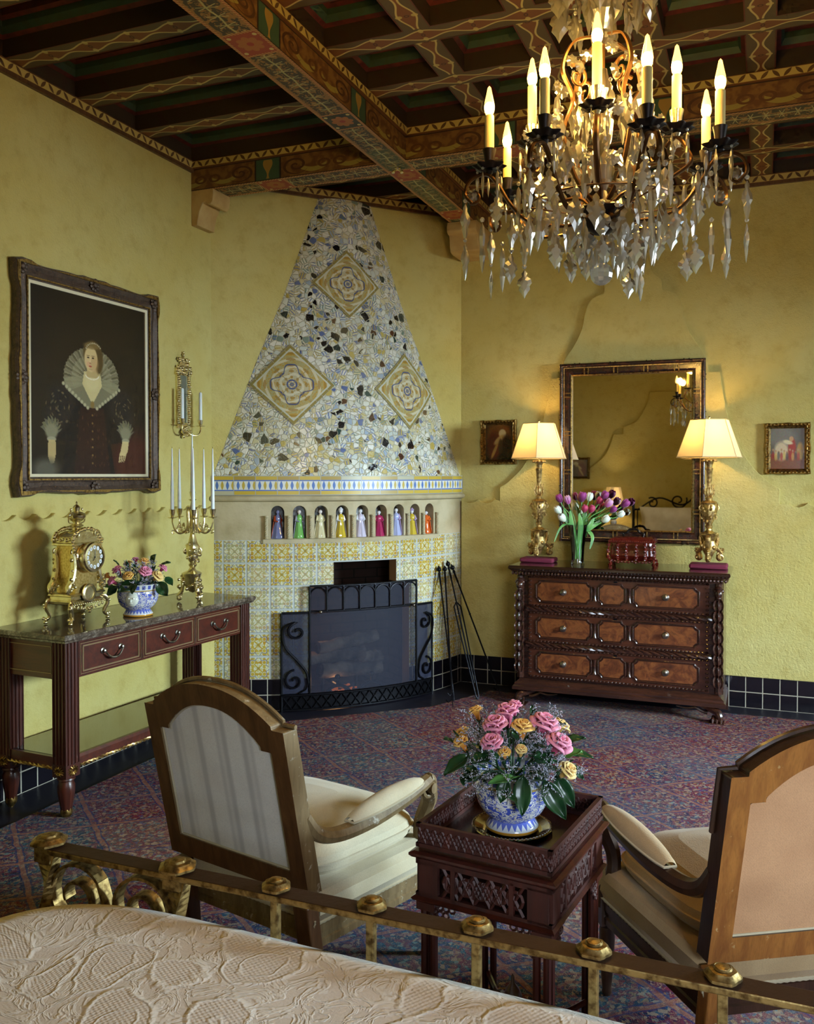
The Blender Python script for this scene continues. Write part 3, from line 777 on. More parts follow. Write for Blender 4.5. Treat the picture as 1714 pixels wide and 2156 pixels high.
# ------------------------------------------------------------------ ceiling
b = MB(); b.bx(XL - .2, XR + .2, YN - .2, YB + .3, ZC, ZC + .12); ceil = struct(b.build('ceiling', PANEL, smooth=False))
BX0, BX1, AY0, AY1, BZ = -2.21, -2.02, 4.98, 5.18, 3.55
def quadstrip(b, P0, P1, up, vr=(-1, 1), u0=0.0):
    """rectangle from P0 to P1 spanned by vector up, u in metres"""
    P0, P1, up = Vector(P0), Vector(P1), Vector(up); L = (P1 - P0).length
    n = max(1, int(L / 0.5)); V = []; UV = []
    for i in range(n + 1):
        p = P0.lerp(P1, i / n); V += [p, p + up]; UV += [(u0 + L * i / n, vr[0]), (u0 + L * i / n, vr[1])]
    return b.add(V, [(2 * i, 2 * i + 2, 2 * i + 3, 2 * i + 1) for i in range(n)], UV)
def beam(name, label, x0, x1, y0, y1, along):
    """painted box beam; along 'x' or 'y'; separate soffit, side and trim meshes"""
    t = thing(name, label, 'beam', ((x0 + x1) / 2, (y0 + y1) / 2, BZ))
    mx, my = (x0 + x1) / 2, (y0 + y1) / 2; M = TR(-mx, -my, -BZ)
    core = MB(); core.M = M; e = .002; core.bx(x0 + e, x1 - e, y0 + e, y1 - e, BZ + e, ZC - .01); core.build('core', CDARK, t, smooth=False)
    s = MB(); s.M = M
    if along == 'y':
        quadstrip(s, (x1, y0, BZ), (x1, y1, BZ), (x0 - x1, 0, 0), u0=.21); s.build('soffit', UNDER, t, smooth=False)
        for X, sg in ((x0, -1), (x1, 1)):
            s = MB(); s.M = M; quadstrip(s, (X, y0, BZ), (X, y1, BZ), (0, 0, .14), u0=.21); s.build('side_panel', SIDE, t, smooth=False)
            s = MB(); s.M = M; q = s.M
            s.bx(min(X, X + sg * .016), max(X, X + sg * .016), y0, y1, BZ + .14, BZ + .19)
            quadstrip(s, (X + sg * .0175, y0, BZ + .143), (X + sg * .0175, y1, BZ + .143), (0, 0, .046), (0, 1)); s.build('stencilled_trim', TRIM, t, smooth=False)
    else:
        quadstrip(s, (x0, y0, BZ), (x1, y0, BZ), (0, y1 - y0, 0), u0=.33); s.build('soffit', UNDER, t, smooth=False)
        for Y, sg in ((y0, -1), (y1, 1)):
            s = MB(); s.M = M; quadstrip(s, (x0, Y, BZ), (x1, Y, BZ), (0, 0, .14), u0=.33); s.build('side_panel', SIDE, t, smooth=False)
            s = MB(); s.M = M
            s.bx(x0, x1, min(Y, Y + sg * .016), max(Y, Y + sg * .016), BZ + .14, BZ + .19)
            quadstrip(s, (x0, Y + sg * .0175, BZ + .143), (x1, Y + sg * .0175, BZ + .143), (0, 0, .046), (0, 1)); s.build('stencilled_trim', TRIM, t, smooth=False)
    return t
beam('ceiling_beam', 'long painted ceiling beam running from the near room to the cream corbel by the chandelier', BX0, BX1, YN, YB, 'y')
beam('ceiling_beam', 'painted cross beam running above the fireplace hood from the left wall corbel', XL, BX0, AY0, AY1, 'x')
beam('ceiling_beam', 'painted cross beam behind the chandelier on the right side of the ceiling', BX1, XR, AY0, AY1, 'x')
# wall crowns
def crown(name, p0, p1, inward):
    b = MB(); p0 = Vector(p0); p1 = Vector(p1); d = (p1 - p0).normalized(); n = Vector(inward)
    V = []; 
    for z in (3.67, 3.745):
        for p in (p0, p1): V += [p + n * 0.0 + Vector((0, 0, z)), p + n * .022 + Vector((0, 0, z))]
    b.add(V, [(0, 2, 3, 1), (4, 5, 7, 6), (1, 3, 7, 5), (0, 4, 6, 2)])
    b.mat = 1; quadstrip(b, p0 + n * .0235 + Vector((0, 0, 3.69)), p1 + n * .0235 + Vector((0, 0, 3.69)), (0, 0, .05), (0, 1))
    return struct(b.build(name, [CHAIRW, TRIM], smooth=False))
crown('trim_1', (XL, YN, 0), (XL, 4.985, 0), (1, 0, 0))
crown('trim_2', (-2.3, YB, 0), (XR, YB, 0), (0, -1, 0))
crown('trim_3', (FX - TX * .9, FY - TY * .9, 0), (FX + TX * .99, FY + TY * .99, 0), (NX, NY, 0))
# ribs
RW = .13; RZ0, RZ1 = 3.745, 3.90
def rib(x0, x1, y0, y1, along):
    b = MB(); e = .001
    b.mat = 1; b.bx(x0, x1, y0, y1, RZ0 + e, ZC - .01)
    b.mat = 0
    if along == 'x': quadstrip(b, (x0, y0, RZ0), (x1, y0, RZ0), (0, y1 - y0, 0))
    else: quadstrip(b, (x1, y0, RZ0), (x1, y1, RZ0), (x0 - x1, 0, 0))
    return b.build('ceiling_rib', [RIB, RIBS], ceil, smooth=False)
ys = [3.97 + .505 * k for k in range(-9, 2)] + [5.68, 6.19]
xs = [-1.53 + .50 * k for k in range(0, 10)]
for y in ys: rib(XL, BX0, y - RW / 2, y + RW / 2, 'x'); rib(BX1, XR, y - RW / 2 , y + RW / 2, 'x')
yb = [(YN, ys[0] - RW / 2)] + [(ys[i] + RW / 2, ys[i + 1] - RW / 2) for i in range(10)] + [(ys[10] + RW / 2, AY0), (AY1, ys[11] - RW / 2), (ys[11] + RW / 2, ys[12] - RW / 2), (ys[12] + RW / 2, YB)]
for x in xs:
    for (y0, y1) in yb: rib(x - RW / 2, x + RW / 2, y0, y1, 'y')
xb = [(BX1, xs[0] - RW / 2)] + [(xs[i] + RW / 2, xs[i + 1] - RW / 2) for i in range(9)]
def coffer(x0, x1, y0, y1):
    b = MB(); L = [(0, 3.744, 0), (.006, 3.744, 0), (.006, 3.835, 1), (.03, 3.845, 0), (.045, 3.875, 2), (.045, 3.905, 2), (.075, 3.91, 0), (.075, 3.95, 3), (.095, 3.955, 3), (.10, 3.985, 4)]
    prev = None
    for k, (i, z, m) in enumerate(L):
        R = [(x0 + i, y0 + i, z), (x1 - i, y0 + i, z), (x1 - i, y1 - i, z), (x0 + i, y1 - i, z)]
        if prev:
            b.mat = m
            for q in range(4): b.add([prev[q], prev[(q + 1) % 4], R[(q + 1) % 4], R[q]], [(0, 1, 2, 3)])
        prev = R
    b.mat = 4; b.add(prev, [(0, 1, 2, 3)])
    return b.build('coffer', [CRED, RIBS, CTEAL, CDARK, PANEL], ceil, smooth=False)
for (y0, y1) in yb:
    if y1 - y0 < .15 or y1 < 1.2: continue
    coffer(XL, BX0, y0, y1)
    for (x0, x1) in xb:
        if x1 - x0 > .2: coffer(x0, x1, y0, y1)

# corbels
def corbel(label, loc, rz):
    t = thing('corbel', label, 'corbel', loc, rz)
    # profile in (depth out of wall y, z): wall behind at y=0, nose towards -y
    pr = [(0, 0), (-.37, 0)] + [(-.37 + .045 * sin(a), -.045 + .045 * cos(a) - 0.0) for a in [0]] + [(-.385, -.03), (-.385, -.065), (-.365, -.085), (-.335, -.09), (-.325, -.11), (-.32, -.16), (-.30, -.205), (-.26, -.215), (0, -.215)]
    b = MB(); b.M = RZ(pi / 2); b.prism(pr, -.115, .115); b.build('bracket', CORB, t, bevel=.006)
    return t
corbel('cream plaster corbel under the long beam end, left of the chandelier', ((BX0 + BX1) / 2 , YB, BZ), 0)
t = thing('corbel', 'scrolled plaster corbel under the beam end in the left corner', 'corbel', (XL, (AY0 + AY1) / 2, BZ), 0)
pr = [(0, 0), (.17, 0), (.175, -.03), (.168, -.085), (.150, -.102), (.125, -.10), (.115, -.075), (.09, -.09), (.065, -.14), (.05, -.2), (.048, -.232), (0, -.232)]
b = MB(); b.prism(pr, -.1, .1); b.build('bracket', CORB, t, bevel=.004)

# carpet
b = MB(); P = [(-3.27, YN + .05), (2.9, YN + .05), (2.9, 6.44), (-1.92, 6.44), (-2.17, 5.84), (-2.95, 5.12), (-3.27, 4.75)]
V = [(x, y, .012) for x, y in P] + [(x, y, 0.0) for x, y in P]; n = len(P)
b.add(V, [tuple(range(n))] + [((i + 1) % n, i, i + n, (i + 1) % n + n) for i in range(n)])
rug = b.build('carpet', CARPET, smooth=False)
tag(rug, 'large multicoloured persian carpet of blue, crimson and beige diamonds on the floor', 'carpet')
# ------------------------------------------------------------------ fireplace
fp = thing('fireplace', 'corner fireplace with a conical mosaic hood, niche frieze and yellow flowered tiles', 'fireplace', (FX, FY, 0), atan2(TY, TX))
# local frame: x = along the corner wall, -y = into the room
SAG = .30; RR = (1 + SAG * SAG) / (2 * SAG); TH0 = math.asin(1 / RR)
def arc(s, w=1.0, off=0.0):
    """s in -1..1 -> (x, y) of the bowed front, scaled by half width w"""
    th = s * TH0
    return (w * RR * sin(th) + off * sin(th), -(w * (RR * cos(th) - (RR - SAG)) + off * cos(th)))
ARC = RR * TH0            # half arc length
def su(u): return u / ARC # arc length from centre -> s
def wz(z):
    T = [(1.62, 1.0), (1.92, .885), (2.46, .675), (2.96, .466), (3.70, .20), (3.8, .19)]
    if z <= T[0][0]: return 1.0
    for (a, p), (c, q) in zip(T, T[1:]):
        if z <= c: return p + (q - p) * (z - a) / (c - a)
    return T[-1][1]
b = MB(); b.grid(lambda u, v: (*arc(u * 2 - 1, wz(1.645 + 2.03 * v)), 1.645 + 2.03 * v), 48, 60, lambda u, v: ((u * 2 - 1) * ARC * wz(1.645 + 2.03 * v) , 1.645 * 0 + 2.03 * v * 1.08))
b.build('mosaic_hood', MOSAIC, fp)
b = MB(); b.grid(lambda u, v: (*arc(u * 2 - 1, 1.0, .012), 1.508 + .137 * v), 48, 2, lambda u, v: ((u * 2 - 1) * ARC, v))
b.add([(*arc(i / 24 - 1, 1.0, q), 1.645) for q in (.012, -.01) for i in range(49)], [(i, i + 1, i + 50, i + 49) for i in range(48)])
b.build('border_tile_band', BAND, fp)
# mantel moulding
pr = [(-.01, 1.508), (.018, 1.506), (.030, 1.496), (.034, 1.484), (.028, 1.472), (.014, 1.466), (.0, 1.462), (-.01, 1.462)]
b = MB()
for k in range(len(pr) - 1):
    b.add([(*arc(i / 24 - 1, 1.0, p[0]), p[1]) for p in (pr[k + 1], pr[k]) for i in range(49)], [(i, i + 1, i + 50, i + 49) for i in range(48)])
b.build('mantel_moulding', STUCCO, fp)
# medallions standing proud of the hood
for (u0, z0, sz) in ((-.03, 3.04, .375), (-.47, 2.29, .43), (.45, 2.28, .43)):
    def S_(a, c, lift=.008, u0=u0, z0=z0, sz=sz):
        x = (a - .5) * sz / 2 ** .5; y = (c - .5) * sz / 2 ** .5
        du, dz = x - y, (x + y) * 0.95
        z = z0 + dz; wz_ = wz(z)
        return (*arc((u0 + du) / (ARC * wz_) * 1.0, wz_, lift), z)
    b = MB(); b.grid(lambda a, c: S_(a, c), 16, 16)
    E4 = [(i / 12, 0) for i in range(12)] + [(1, i / 12) for i in range(12)] + [(1 - i / 12, 1) for i in range(12)] + [(0, 1 - i / 12) for i in range(12)]
    V = [S_(a, c) for a, c in E4] + [S_(a, c, -.01) for a, c in E4]; m = len(E4)
    b.add(V, [(i, (i + 1) % m, (i + 1) % m + m, i + m) for i in range(m)]); b.build('diamond_medallion', MEDAL, fp)
# frieze with nine arched niches
NU = [-.600, -.447, -.294, -.141, .012, .165, .318, .471, .624]; NR = .047; NZ0, NZ1 = 1.205, 1.388
def frieze():
    b = MB(); U = set([-ARC, ARC])
    k = -ARC
    while k < ARC: U.add(round(k, 4)); k += .04
    for c in NU:
        U = {u for u in U if abs(u - c) > NR - .002} | {c - NR * cos(pi * i / 12) for i in range(13)}
    U = sorted(U); zt, zb = 1.462, 1.195
    def pt(u, z, off=0.0): return (*arc(su(u), 1.0, off), z)
    for u0, u1 in zip(U, U[1:]):
        mid = (u0 + u1) / 2; c = next((c for c in NU if abs(mid - c) < NR), None)
        if c is None: b.add([pt(u0, zb), pt(u1, zb), pt(u1, zt), pt(u0, zt)], [(0, 1, 2, 3)]); continue
        h = [NZ1 + sqrt(max(0, NR ** 2 - (u - c) ** 2)) for u in (u0, u1)]
        b.add([pt(u0, h[0]), pt(u1, h[1]), pt(u1, zt), pt(u0, zt)], [(0, 1, 2, 3)])
        b.add([pt(u0, zb), pt(u1, zb), pt(u1, NZ0), pt(u0, NZ0)], [(0, 1, 2, 3)])
        b.add([pt(u0, h[0], -.085), pt(u1, h[1], -.085), pt(u1, h[1]), pt(u0, h[0])], [(0, 1, 2, 3)])
        b.add([pt(u0, NZ0, -.085), pt(u1, NZ0, -.085), pt(u1, NZ0), pt(u0, NZ0)], [(3, 2, 1, 0)])
    for c in NU:
        for sg in (-1, 1): b.add([pt(c + sg * NR, NZ0, 0), pt(c + sg * NR, NZ1, 0), pt(c + sg * NR, NZ1, -.085), pt(c + sg * NR, NZ0, -.085)], [(0, 1, 2, 3)])
    for u0, u1 in zip(U, U[1:]): b.add([pt(u0, zb, 0), pt(u1, zb, 0), pt(u1, zb, -.03), pt(u0, zb, -.03)], [(3, 2, 1, 0)])
    return b.build('niche_frieze', STUCCO, fp, smooth=False)
frieze()
NB = Mat('dark shard lined niche'); _n = S(NB, NB.vor(38, None, 'DISTANCE_TO_EDGE', 0)); _c = NB.vor(38, None, 'F1', 1)
NB.col(NB.mix(_n.lt(.05), NB.ramp(NB.xyz(_c)[0], [(0, srgb(40, 34, 36)), (.4, srgb(96, 104, 110)), (.6, srgb(58, 40, 34)), (.85, srgb(150, 156, 160))], True), srgb(70, 62, 54))).rough(.3)
for c in NU:
    b = MB(); V = [(*arc(su(c - NR), 1, -.084), NZ0)] + [(*arc(su(c - NR * cos(pi * i / 12)), 1, -.084), NZ1 + NR * sin(pi * i / 12)) for i in range(13)] + [(*arc(su(c + NR), 1, -.084), NZ0)]
    b.add(V, [tuple(range(len(V)))[::-1]]); b.build('niche_back', NB.m, fp, smooth=False)
# ledge below the niches
b = MB(); us = [-.70 + 1.42 * i / 30 for i in range(31)]
for q0, q1 in (((.0, 1.172), (.014, 1.172)), ((.014, 1.172), (.014, 1.201)), ((.014, 1.201), (-.005, 1.206))):
    b.add([(*arc(su(u), 1, q[0]), q[1]) for q in (q0, q1) for u in us], [(i, i + 1, i + 32, i + 31) for i in range(30)])
for u in (us[0], us[-1]): b.add([(*arc(su(u), 1, 0), 1.172), (*arc(su(u), 1, .014), 1.172), (*arc(su(u), 1, .014), 1.201), (*arc(su(u), 1, 0), 1.206)], [(0, 1, 2, 3)])
b.build('niche_ledge', STUCCO, fp)
# twisted columns
def tcol():
    b = MB(); b.lathe([(.0145, 0), (.0145, .008), (.011, .012)], seg=10)
    for k in range(3):
        b.tube([(.0062 * cos(k * 2.094 + i * .55), .0062 * sin(k * 2.094 + i * .55), .012 + .135 * i / 34) for i in range(35)], .0064, 6)
    b.lathe([(.011, .147), (.0155, .152), (.0155, .16)], seg=10)
    return b
col0 = None
for i in range(10):
    u = NU[0] - .0765 + .153 * i; x, y = arc(su(u), 1, .014)
    if col0 is None: col0 = tcol().build('twisted_column', STUCCO, fp); o = col0
    else: o = col0.copy(); COL.objects.link(o)
    o.location = (x, y, 1.206)
# tiled body with stepped opening
OPL = (-.37, .415, .868); OPU = (-.205, .295, 1.032)
def body(name, z0, z1, mat, rng=(-9, 9)):
    b = MB(); U = sorted(({round(-ARC + 2 * ARC * i / 52, 4) for i in range(53)} | {OPL[0], OPL[1], OPU[0], OPU[1]}))
    U = [u for u in U if rng[0] <= u <= rng[1]]
    Z = sorted({z0, z1} | {z for z in (OPL[2], OPU[2]) if z0 < z < z1})
    for u0, u1 in zip(U, U[1:]):
        for a, c in zip(Z, Z[1:]):
            m, zm = (u0 + u1) / 2, (a + c) / 2
            if (OPL[0] < m < OPL[1] and zm < OPL[2]) or (OPU[0] < m < OPU[1] and zm < OPU[2]): continue
            b.add([(*arc(su(u0)), a), (*arc(su(u1)), a), (*arc(su(u1)), c), (*arc(su(u0)), c)], [(0, 1, 2, 3)], [(u0, a), (u1, a), (u1, c), (u0, c)])
    return b.build(name, mat, fp, ang=60)
body('tiled_front', .224, 1.197, YTILE); body('black_tile_base', 0, .224, SKIRT, (-9, OPL[0])); body('black_tile_base', 0, .224, SKIRT, (OPL[1], 9))
# opening reveals and firebox
b = MB(); D = -.42
def rv(u, z, off): x, y = arc(su(u)); return (x, y - off if False else y + off, z)
def wallq(u0, z0, u1, z1): b.add([rv(u0, z0, 0), rv(u1, z1, 0), rv(u1, z1, .12), rv(u0, z0, .12)], [(0, 1, 2, 3)])
for p, q in (((OPL[0], 0), (OPL[0], OPL[2])), ((OPL[0], OPL[2]), (OPU[0], OPL[2])), ((OPU[0], OPL[2]), (OPU[0], OPU[2])), ((OPU[0], OPU[2]), (OPU[1], OPU[2])), ((OPU[1], OPU[2]), (OPU[1], OPL[2])), ((OPU[1], OPL[2]), (OPL[1], OPL[2])), ((OPL[1], OPL[2]), (OPL[1], 0))):
    wallq(*p, *q)
b.build('opening_reveal', simple('buff opening edge', srgb(150, 128, 92), .8), fp, smooth=False)
b = MB(); x0, x1, y0, y1 = -.46, .50, -.17, .30
b.add([(x0, y0, 0), (x0, y1, 0), (x0, y1, 1.1), (x0, y0, 1.1)], [(0, 1, 2, 3)]); b.add([(x1, y0, 0), (x1, y1, 0), (x1, y1, 1.1), (x1, y0, 1.1)], [(3, 2, 1, 0)])
b.add([(x0, y1, 0), (x1, y1, 0), (x1, y1, 1.1), (x0, y1, 1.1)], [(0, 1, 2, 3)]); b.add([(x0, y0, 1.1), (x1, y0, 1.1), (x1, y1, 1.1), (x0, y1, 1.1)], [(0, 1, 2, 3)])
b.add([(x0, y0 - .1, .02), (x1, y0 - .1, .02), (x1, y1, .02), (x0, y1, .02)], [(0, 1, 2, 3)])
b.build('firebox', BRICK, fp, smooth=False)
# the wall behind must be open here: a cast damper plate above
def fpw(x, y, z=0.0): return (FX + TX * x + NX * -y, FY + TY * x + NY * -y, z)
def firelog(label, p, L, r, rz, tilt):
    t = MB(); n = 9
    t.tube([(L * (i / n - .5), .008 * sin(i * 1.7), .006 * cos(i * 2.1)) for i in range(n + 1)], [r * (1 + .08 * sin(i * 2.3)) for i in range(n + 1)], 10)
    t.ball((L * .18, 0, r * .9), r * .42, (1.2, .8, .9), 8, 5)
    o = t.build('log', BARK); o.location = fpw(*p); o.rotation_euler = (0, tilt, atan2(TY, TX) + rz)
    return tag(o, label, 'log', 'logs in the fireplace')
firelog('lowest charred log lying across the andirons behind the fire screen', (.02, -.06, .21), .50, .055, .05, .03)
firelog('split log resting above the lowest log behind the fire screen', (-.08, -.02, .31), .46, .05, -.12, -.06)
firelog('topmost long log leaning on the stack behind the fire screen', (.0, -.05, .41), .50, .045, .10, -.10)
firelog('short log end on the right of the fire stack', (.16, -.12, .30), .20, .042, .35, .15)
for k, (x, L) in enumerate(((-.14, 'left arched iron andiron under the logs'), (.13, 'right arched iron andiron under the logs'))):
    t = thing('andiron', L, 'andiron', fpw(x, -.2), atan2(TY, TX))
    b = MB(); b.tube([(.11 * cos(a), 0, .03 + .10 * sin(a)) for a in [pi * i / 12 for i in range(13)]], .012, 6); b.build('foot_arch', IRON, t)
    b = MB(); b.tube([(0, 0, .13), (0, 0, .17)], .012, 8); b.ball((0, 0, .19), .022); b.build('knob', IRON, t)
    b = MB(); b.tube([(0, 0, .13), (0, .30, .13)], .011, 6); b.tube([(0, .30, .13), (0, .30, .025)], .011, 6); b.build('log_bar', IRON, t)
b = MB(); random.seed(3)
for i in range(16): b.ball((random.uniform(-.14, .10), random.uniform(-.06, .1), .035 + random.random() * .02), random.uniform(.008, .02), (1, 1, .6), 7, 4)
o = b.build('ember_bed', EMBER); o.location = fpw(0, 0); o.rotation_euler = (0, 0, atan2(TY, TX)); tag(o, 'glowing ember bed under the logs behind the screen', 'embers', kind='stuff')
l = bpy.data.lights.new('firelight', 'POINT'); l.energy = 1.6; l.color = (1, .5, .2); l.shadow_soft_size = .06
lo = bpy.data.objects.new('firelight', l); COL.objects.link(lo); lo.location = fpw(-.12, -.10, .15); 
l2 = l.copy(); l2.energy = 1.3; lo = bpy.data.objects.new('firelight', l2); COL.objects.link(lo); lo.location = fpw(-.25, .0, .50)
# cut-out of the corner wall so the firebox is open
# ------------------------------------------------------------------ hearth
# ------------------------------------------------------------------ fire screen
fs = thing('fire_screen', 'black wrought iron fire screen with scrolled wings and lattice foot', 'fire screen', (FX, FY, 0), atan2(TY, TX))
OFF = .050
def sp(u, z, d=0.0): return (*arc(su(u), 1, OFF + d), z)
def bar(b, pts, r=.006, d=0.0, flat=None, seg=6):
    P = [Vector(sp(u, z, d)) for u, z in pts]; b.tube(P, r, seg, flat)
def lin(a, c, n=14): return [(a[0] + (c[0] - a[0]) * i / n, a[1] + (c[1] - a[1]) * i / n) for i in range(n + 1)]
UL, UR, CL, CR, ZS, ZCn = -.575, .60, -.385, .44, .69, .872
b = MB()
b.grid(lambda u, v: sp(CL + (CR - CL) * u, .11 + (ZCn - .11) * v), 20, 1); b.build('centre_mesh', MESHM, fs)
for (a, c) in ((UL, CL), (CR, UR)):
    b = MB(); b.grid(lambda u, v: sp(a + (c - a) * u, .11 + (ZS - .11) * v), 8, 1); b.build('wing_mesh', MESHD, fs)
b = MB(); b.grid(lambda u, v: sp(CL + (CR - CL) * u, ZS + .0 + (ZCn - ZS) * v, -.004), 20, 1); 
b = MB()
for q in (lin((UL, 0), (UL, ZS)), lin((UL, ZS), (CL, ZS)), lin((UR, 0), (UR, ZS)), lin((UR, ZS), (CR, ZS)), lin((UL, .118), (UR, .118), 30), lin((UL, .012), (UR, .012), 30)): bar(b, q, .009)
bar(b, lin((UL, .118), (UR, .118), 90), [.007 + .003 * (i % 2) for i in range(91)], .008)
b.build('outer_frame', IRON, fs)
b = MB()
for q in (lin((CL, .118), (CL, ZCn)), lin((CR, .118), (CR, ZCn)), lin((CL, ZCn), (CR, ZCn), 20), lin((CL, ZS + .005), (CR, ZS + .005), 20)): bar(b, q, .009, .004)
b.build('centre_frame', IRON, fs)
b = MB(); n = 7; wd = (CR - CL) / n
for i in range(n):
    c = CL + wd * (i + .5)
    bar(b, [(c - (wd / 2) * cos(pi * k / 10), ZCn - .075 + .065 * sin(pi * k / 10)) for k in range(11)], .0055, .006)
for i in range(1, n): 
    c = CL + wd * i; bar(b, [(c, ZS + (ZCn - ZS) * k / 24) for k in range(25)], [.005 + .0025 * (k % 2) for k in range(25)], .008)
b.build('arcade', IRON, fs)
for sg, (a, c) in ((1, (UL, CL)), (-1, (UR, CR))):
    b = MB(); w_ = c - a; cu = lambda t: a + w_ * t
    def P2(q): return [(a + w_ * (x * .5 + .5), z) for x, z in q]
    up = spiral((.1, .56), pi * .5, .75, 1.25, 30, .12)
    top = [(x, .56 + (z - .56) * .085) for x, z in up]
    lo = spiral((-.1, .22), pi * .5, .75, 1.25, 30, .12)
    bot = [(x, .22 + (z - .22) * .10) for x, z in lo]
    # a long S: upper spiral, left side sweep, lower spiral
    S1 = [(-x, z) for x, z in top][::-1]
    mid = [tuple(p)[:2] for p in catmull([(-.1, .624, 0), (-.85, .585, 0), (-.75, .46, 0), (.1, .36, 0), (.72, .28, 0), (.88, .20, 0)], 6)]
    bar(b, P2([(x, z) for x, z in top][::-1] + mid), .0085, .014)
    bar(b, P2([(.88, .20), (.7, .155), (.2, .13)]), .006, .012)
    bar(b, P2([(x, z) for x, z in bot]), .008, .014)
    b.build('wing_scroll', IRON, fs)
b = MB()
nx = 17; wd = (UR - UL) / nx
for i in range(nx):
    a, c = UL + wd * i, UL + wd * (i + 1)
    bar(b, lin((a, .018), (c, .112), 3), .0042, .003); bar(b, lin((a, .112), (c, .018), 3), .0042, .003)
b.build('foot_lattice', IRON, fs)
b = MB(); b.grid(lambda u, v: sp(UL + (UR - UL) * u, .012 + .1 * v, -.006), 30, 1); b.build('foot_plate', IRON, fs)
for u in (CL + .07, CR - .05):
    b = MB(); b.tube([sp(u, ZS + .005, .0), sp(u, ZS + .005, .03)], .006, 8); b.ball(sp(u, ZS + .005, .035), .012); b.build('handle_knob', PEWTER, fs)
# ------------------------------------------------------------------ fire tools
def tool(name, label, base, top, kind):
    t = thing(name, label, name.replace('_', ' '), base, 0, 'fire irons leaning by the fireplace')
    d = Vector(top) - Vector(base); L = d.length; q = d.to_track_quat('Z', 'Y').to_matrix().to_4x4()
    b = MB(); b.M = q; b.tube([(0, 0, .12), (0, 0, L - .12)], .0062, 7); b.lathe([(.006, L * .62), (.011, L * .625), (.006, L * .63)], seg=8); b.build('shaft', IRON, t)
    b = MB(); b.M = q; b.tube([(0, 0, L - .12), (0, 0, L - .02)], .008, 8); b.ball((0, 0, L), .019); b.ball((0, 0, L - .035), .012); b.ball((0, 0, L + .02), .008); b.build('handle', IRON, t)
    b = MB(); b.M = q
    if kind == 'shovel': b.prism([(-.05, .0), (.05, .0), (.055, .12), (.02, .15), (-.02, .15), (-.055, .12)], -.003, .003)
    elif kind == 'poker': b.tube([(0, 0, .12), (0, 0, 0)], .006, 6, r1=.002); b.tube([(0, 0, .07), (.03, 0, .04), (.045, 0, .06)], .005, 6)
    elif kind == 'brush':
        for k in range(22): a = k * 2.4; b.tube([(0, 0, .14), (.03 * cos(a) * (k / 22), .03 * sin(a) * (k / 22), 0)], .003, 4)
    else:
        for sg in (-1, 1): b.tube([(0, 0, L - .30), (sg * .03, 0, L - .34), (sg * .028, 0, .5 * L), (sg * .012, 0, .02), (0, 0, .0)], .006, 6)
    b.build({'shovel': 'pan', 'poker': 'hook', 'brush': 'bristles', 'tongs': 'jaw'}[kind], IRON, t)
    return t
def wp(u, z, off): x, y = arc(su(u), 1, off); return fpw(x, y, z)
tool('fire_iron', 'thin black fire iron standing steepest beside the fire screen', (-2.07, 6.04, .013), wp(.70, .93, .03), 'poker')
tool('fire_poker', 'bright edged fire poker slanting across the black skirting tiles', (-2.02, 5.86, .012), wp(.745, .93, .05), 'poker')
tool('fire_tongs', 'black fire tongs with forked arms below the handle', (-1.93, 6.16, .012), wp(.785, .965, .05), 'tongs')
tool('fire_iron', 'fire iron leaning farthest right, foot beside the dresser', (-1.82, 6.36, .013), wp(.865, .93, .035), 'poker')
# figurines in the niches
def figurine(label, u, robe, cloak, skin=None, flare=1.0, crown=False, hgt=.205):
    x, y = arc(su(u), 1, -.035); t = thing('figurine', label, 'figurine', fpw(x, y, NZ0), atan2(TY, TX) + su(u) * TH0 * -1, 'glazed figurines in the niches')
    s = hgt / .205; t.scale = (1.28, 1.12, 1.05)
    b = MB(); b.lathe([(.030 * flare, 0), (.031 * flare, .006), (.026 * flare, .03), (.020 * flare, .07), (.016, .105), (.017, .125), (.018, .142), (.010, .155), (.006, .160)], seg=20, mod=lambda a, z: 1 + (.10 * cos(a * 8) if z < .11 else 0) , c=(0, 0, 0)); 
    for v in b.v: v.z *= s
    b.build('robe', robe, t)
    b = MB(); b.ball((0, -.001, .176), .0115, (1, 1, 1.2)); b.tube([(0, 0, .150), (0, 0, .168)], .006, 8)
    for v in b.v: v.z *= s
    b.build('head', skin or SK, t)
    b = MB()
    for sg in (-1, 1): b.tube([(sg * .016, .002, .145), (sg * .024, -.004, .118), (sg * .010, -.020, .112)], [.007, .0075, .005], 8)
    for v in b.v: v.z *= s
    b.build('sleeve', cloak, t)
    b = MB(); b.grid(lambda q, v: ((.019 + .018 * (1 - v) * flare) * cos(pi * q), .004 + (.016 + .006 * (1 - v)) * sin(pi * q) - .004, (.004 + .150 * v) * s), 12, 6)
    b.build('cloak', cloak, t, solid=.003)
    if crown: b = MB(); b.lathe([(.013, .182), (.014, .192), (.004, .205)], seg=10); [setattr(v, 'z', v.z * s) for v in b.v]; b.build('headdress', cloak, t)
    return t
def glz(n, *c): return simple(n, srgb(*c), .12, 0, .8)
GW = glz('white glaze', 226, 226, 232); SK = glz('pale flesh glaze', 216, 206, 204); GR = glz('rust red glaze', 156, 58, 26); GB = glz('blue grey glaze', 108, 112, 150)
GG = glz('green glaze', 118, 182, 96); GC = glz('cream glaze', 216, 208, 168); GY = glz('yellow glaze', 206, 180, 60); GM = glz('magenta glaze', 168, 42, 92)
GLB = glz('pale blue glaze', 176, 184, 226); GPU = glz('mauve glaze', 180, 160, 200); GO = glz('orange glaze', 226, 106, 42)
figurine('glazed figurine in rust red cloak over blue grey, leftmost niche', NU[0], GB, GR, GB, 1.25)
figurine('glazed figurine in green gown with grey shawl', NU[1], GG, glz('grey shawl glaze', 150, 150, 168), SK, 1.0)
figurine('glazed figurine in plain cream gown', NU[2], GC, GC, SK)
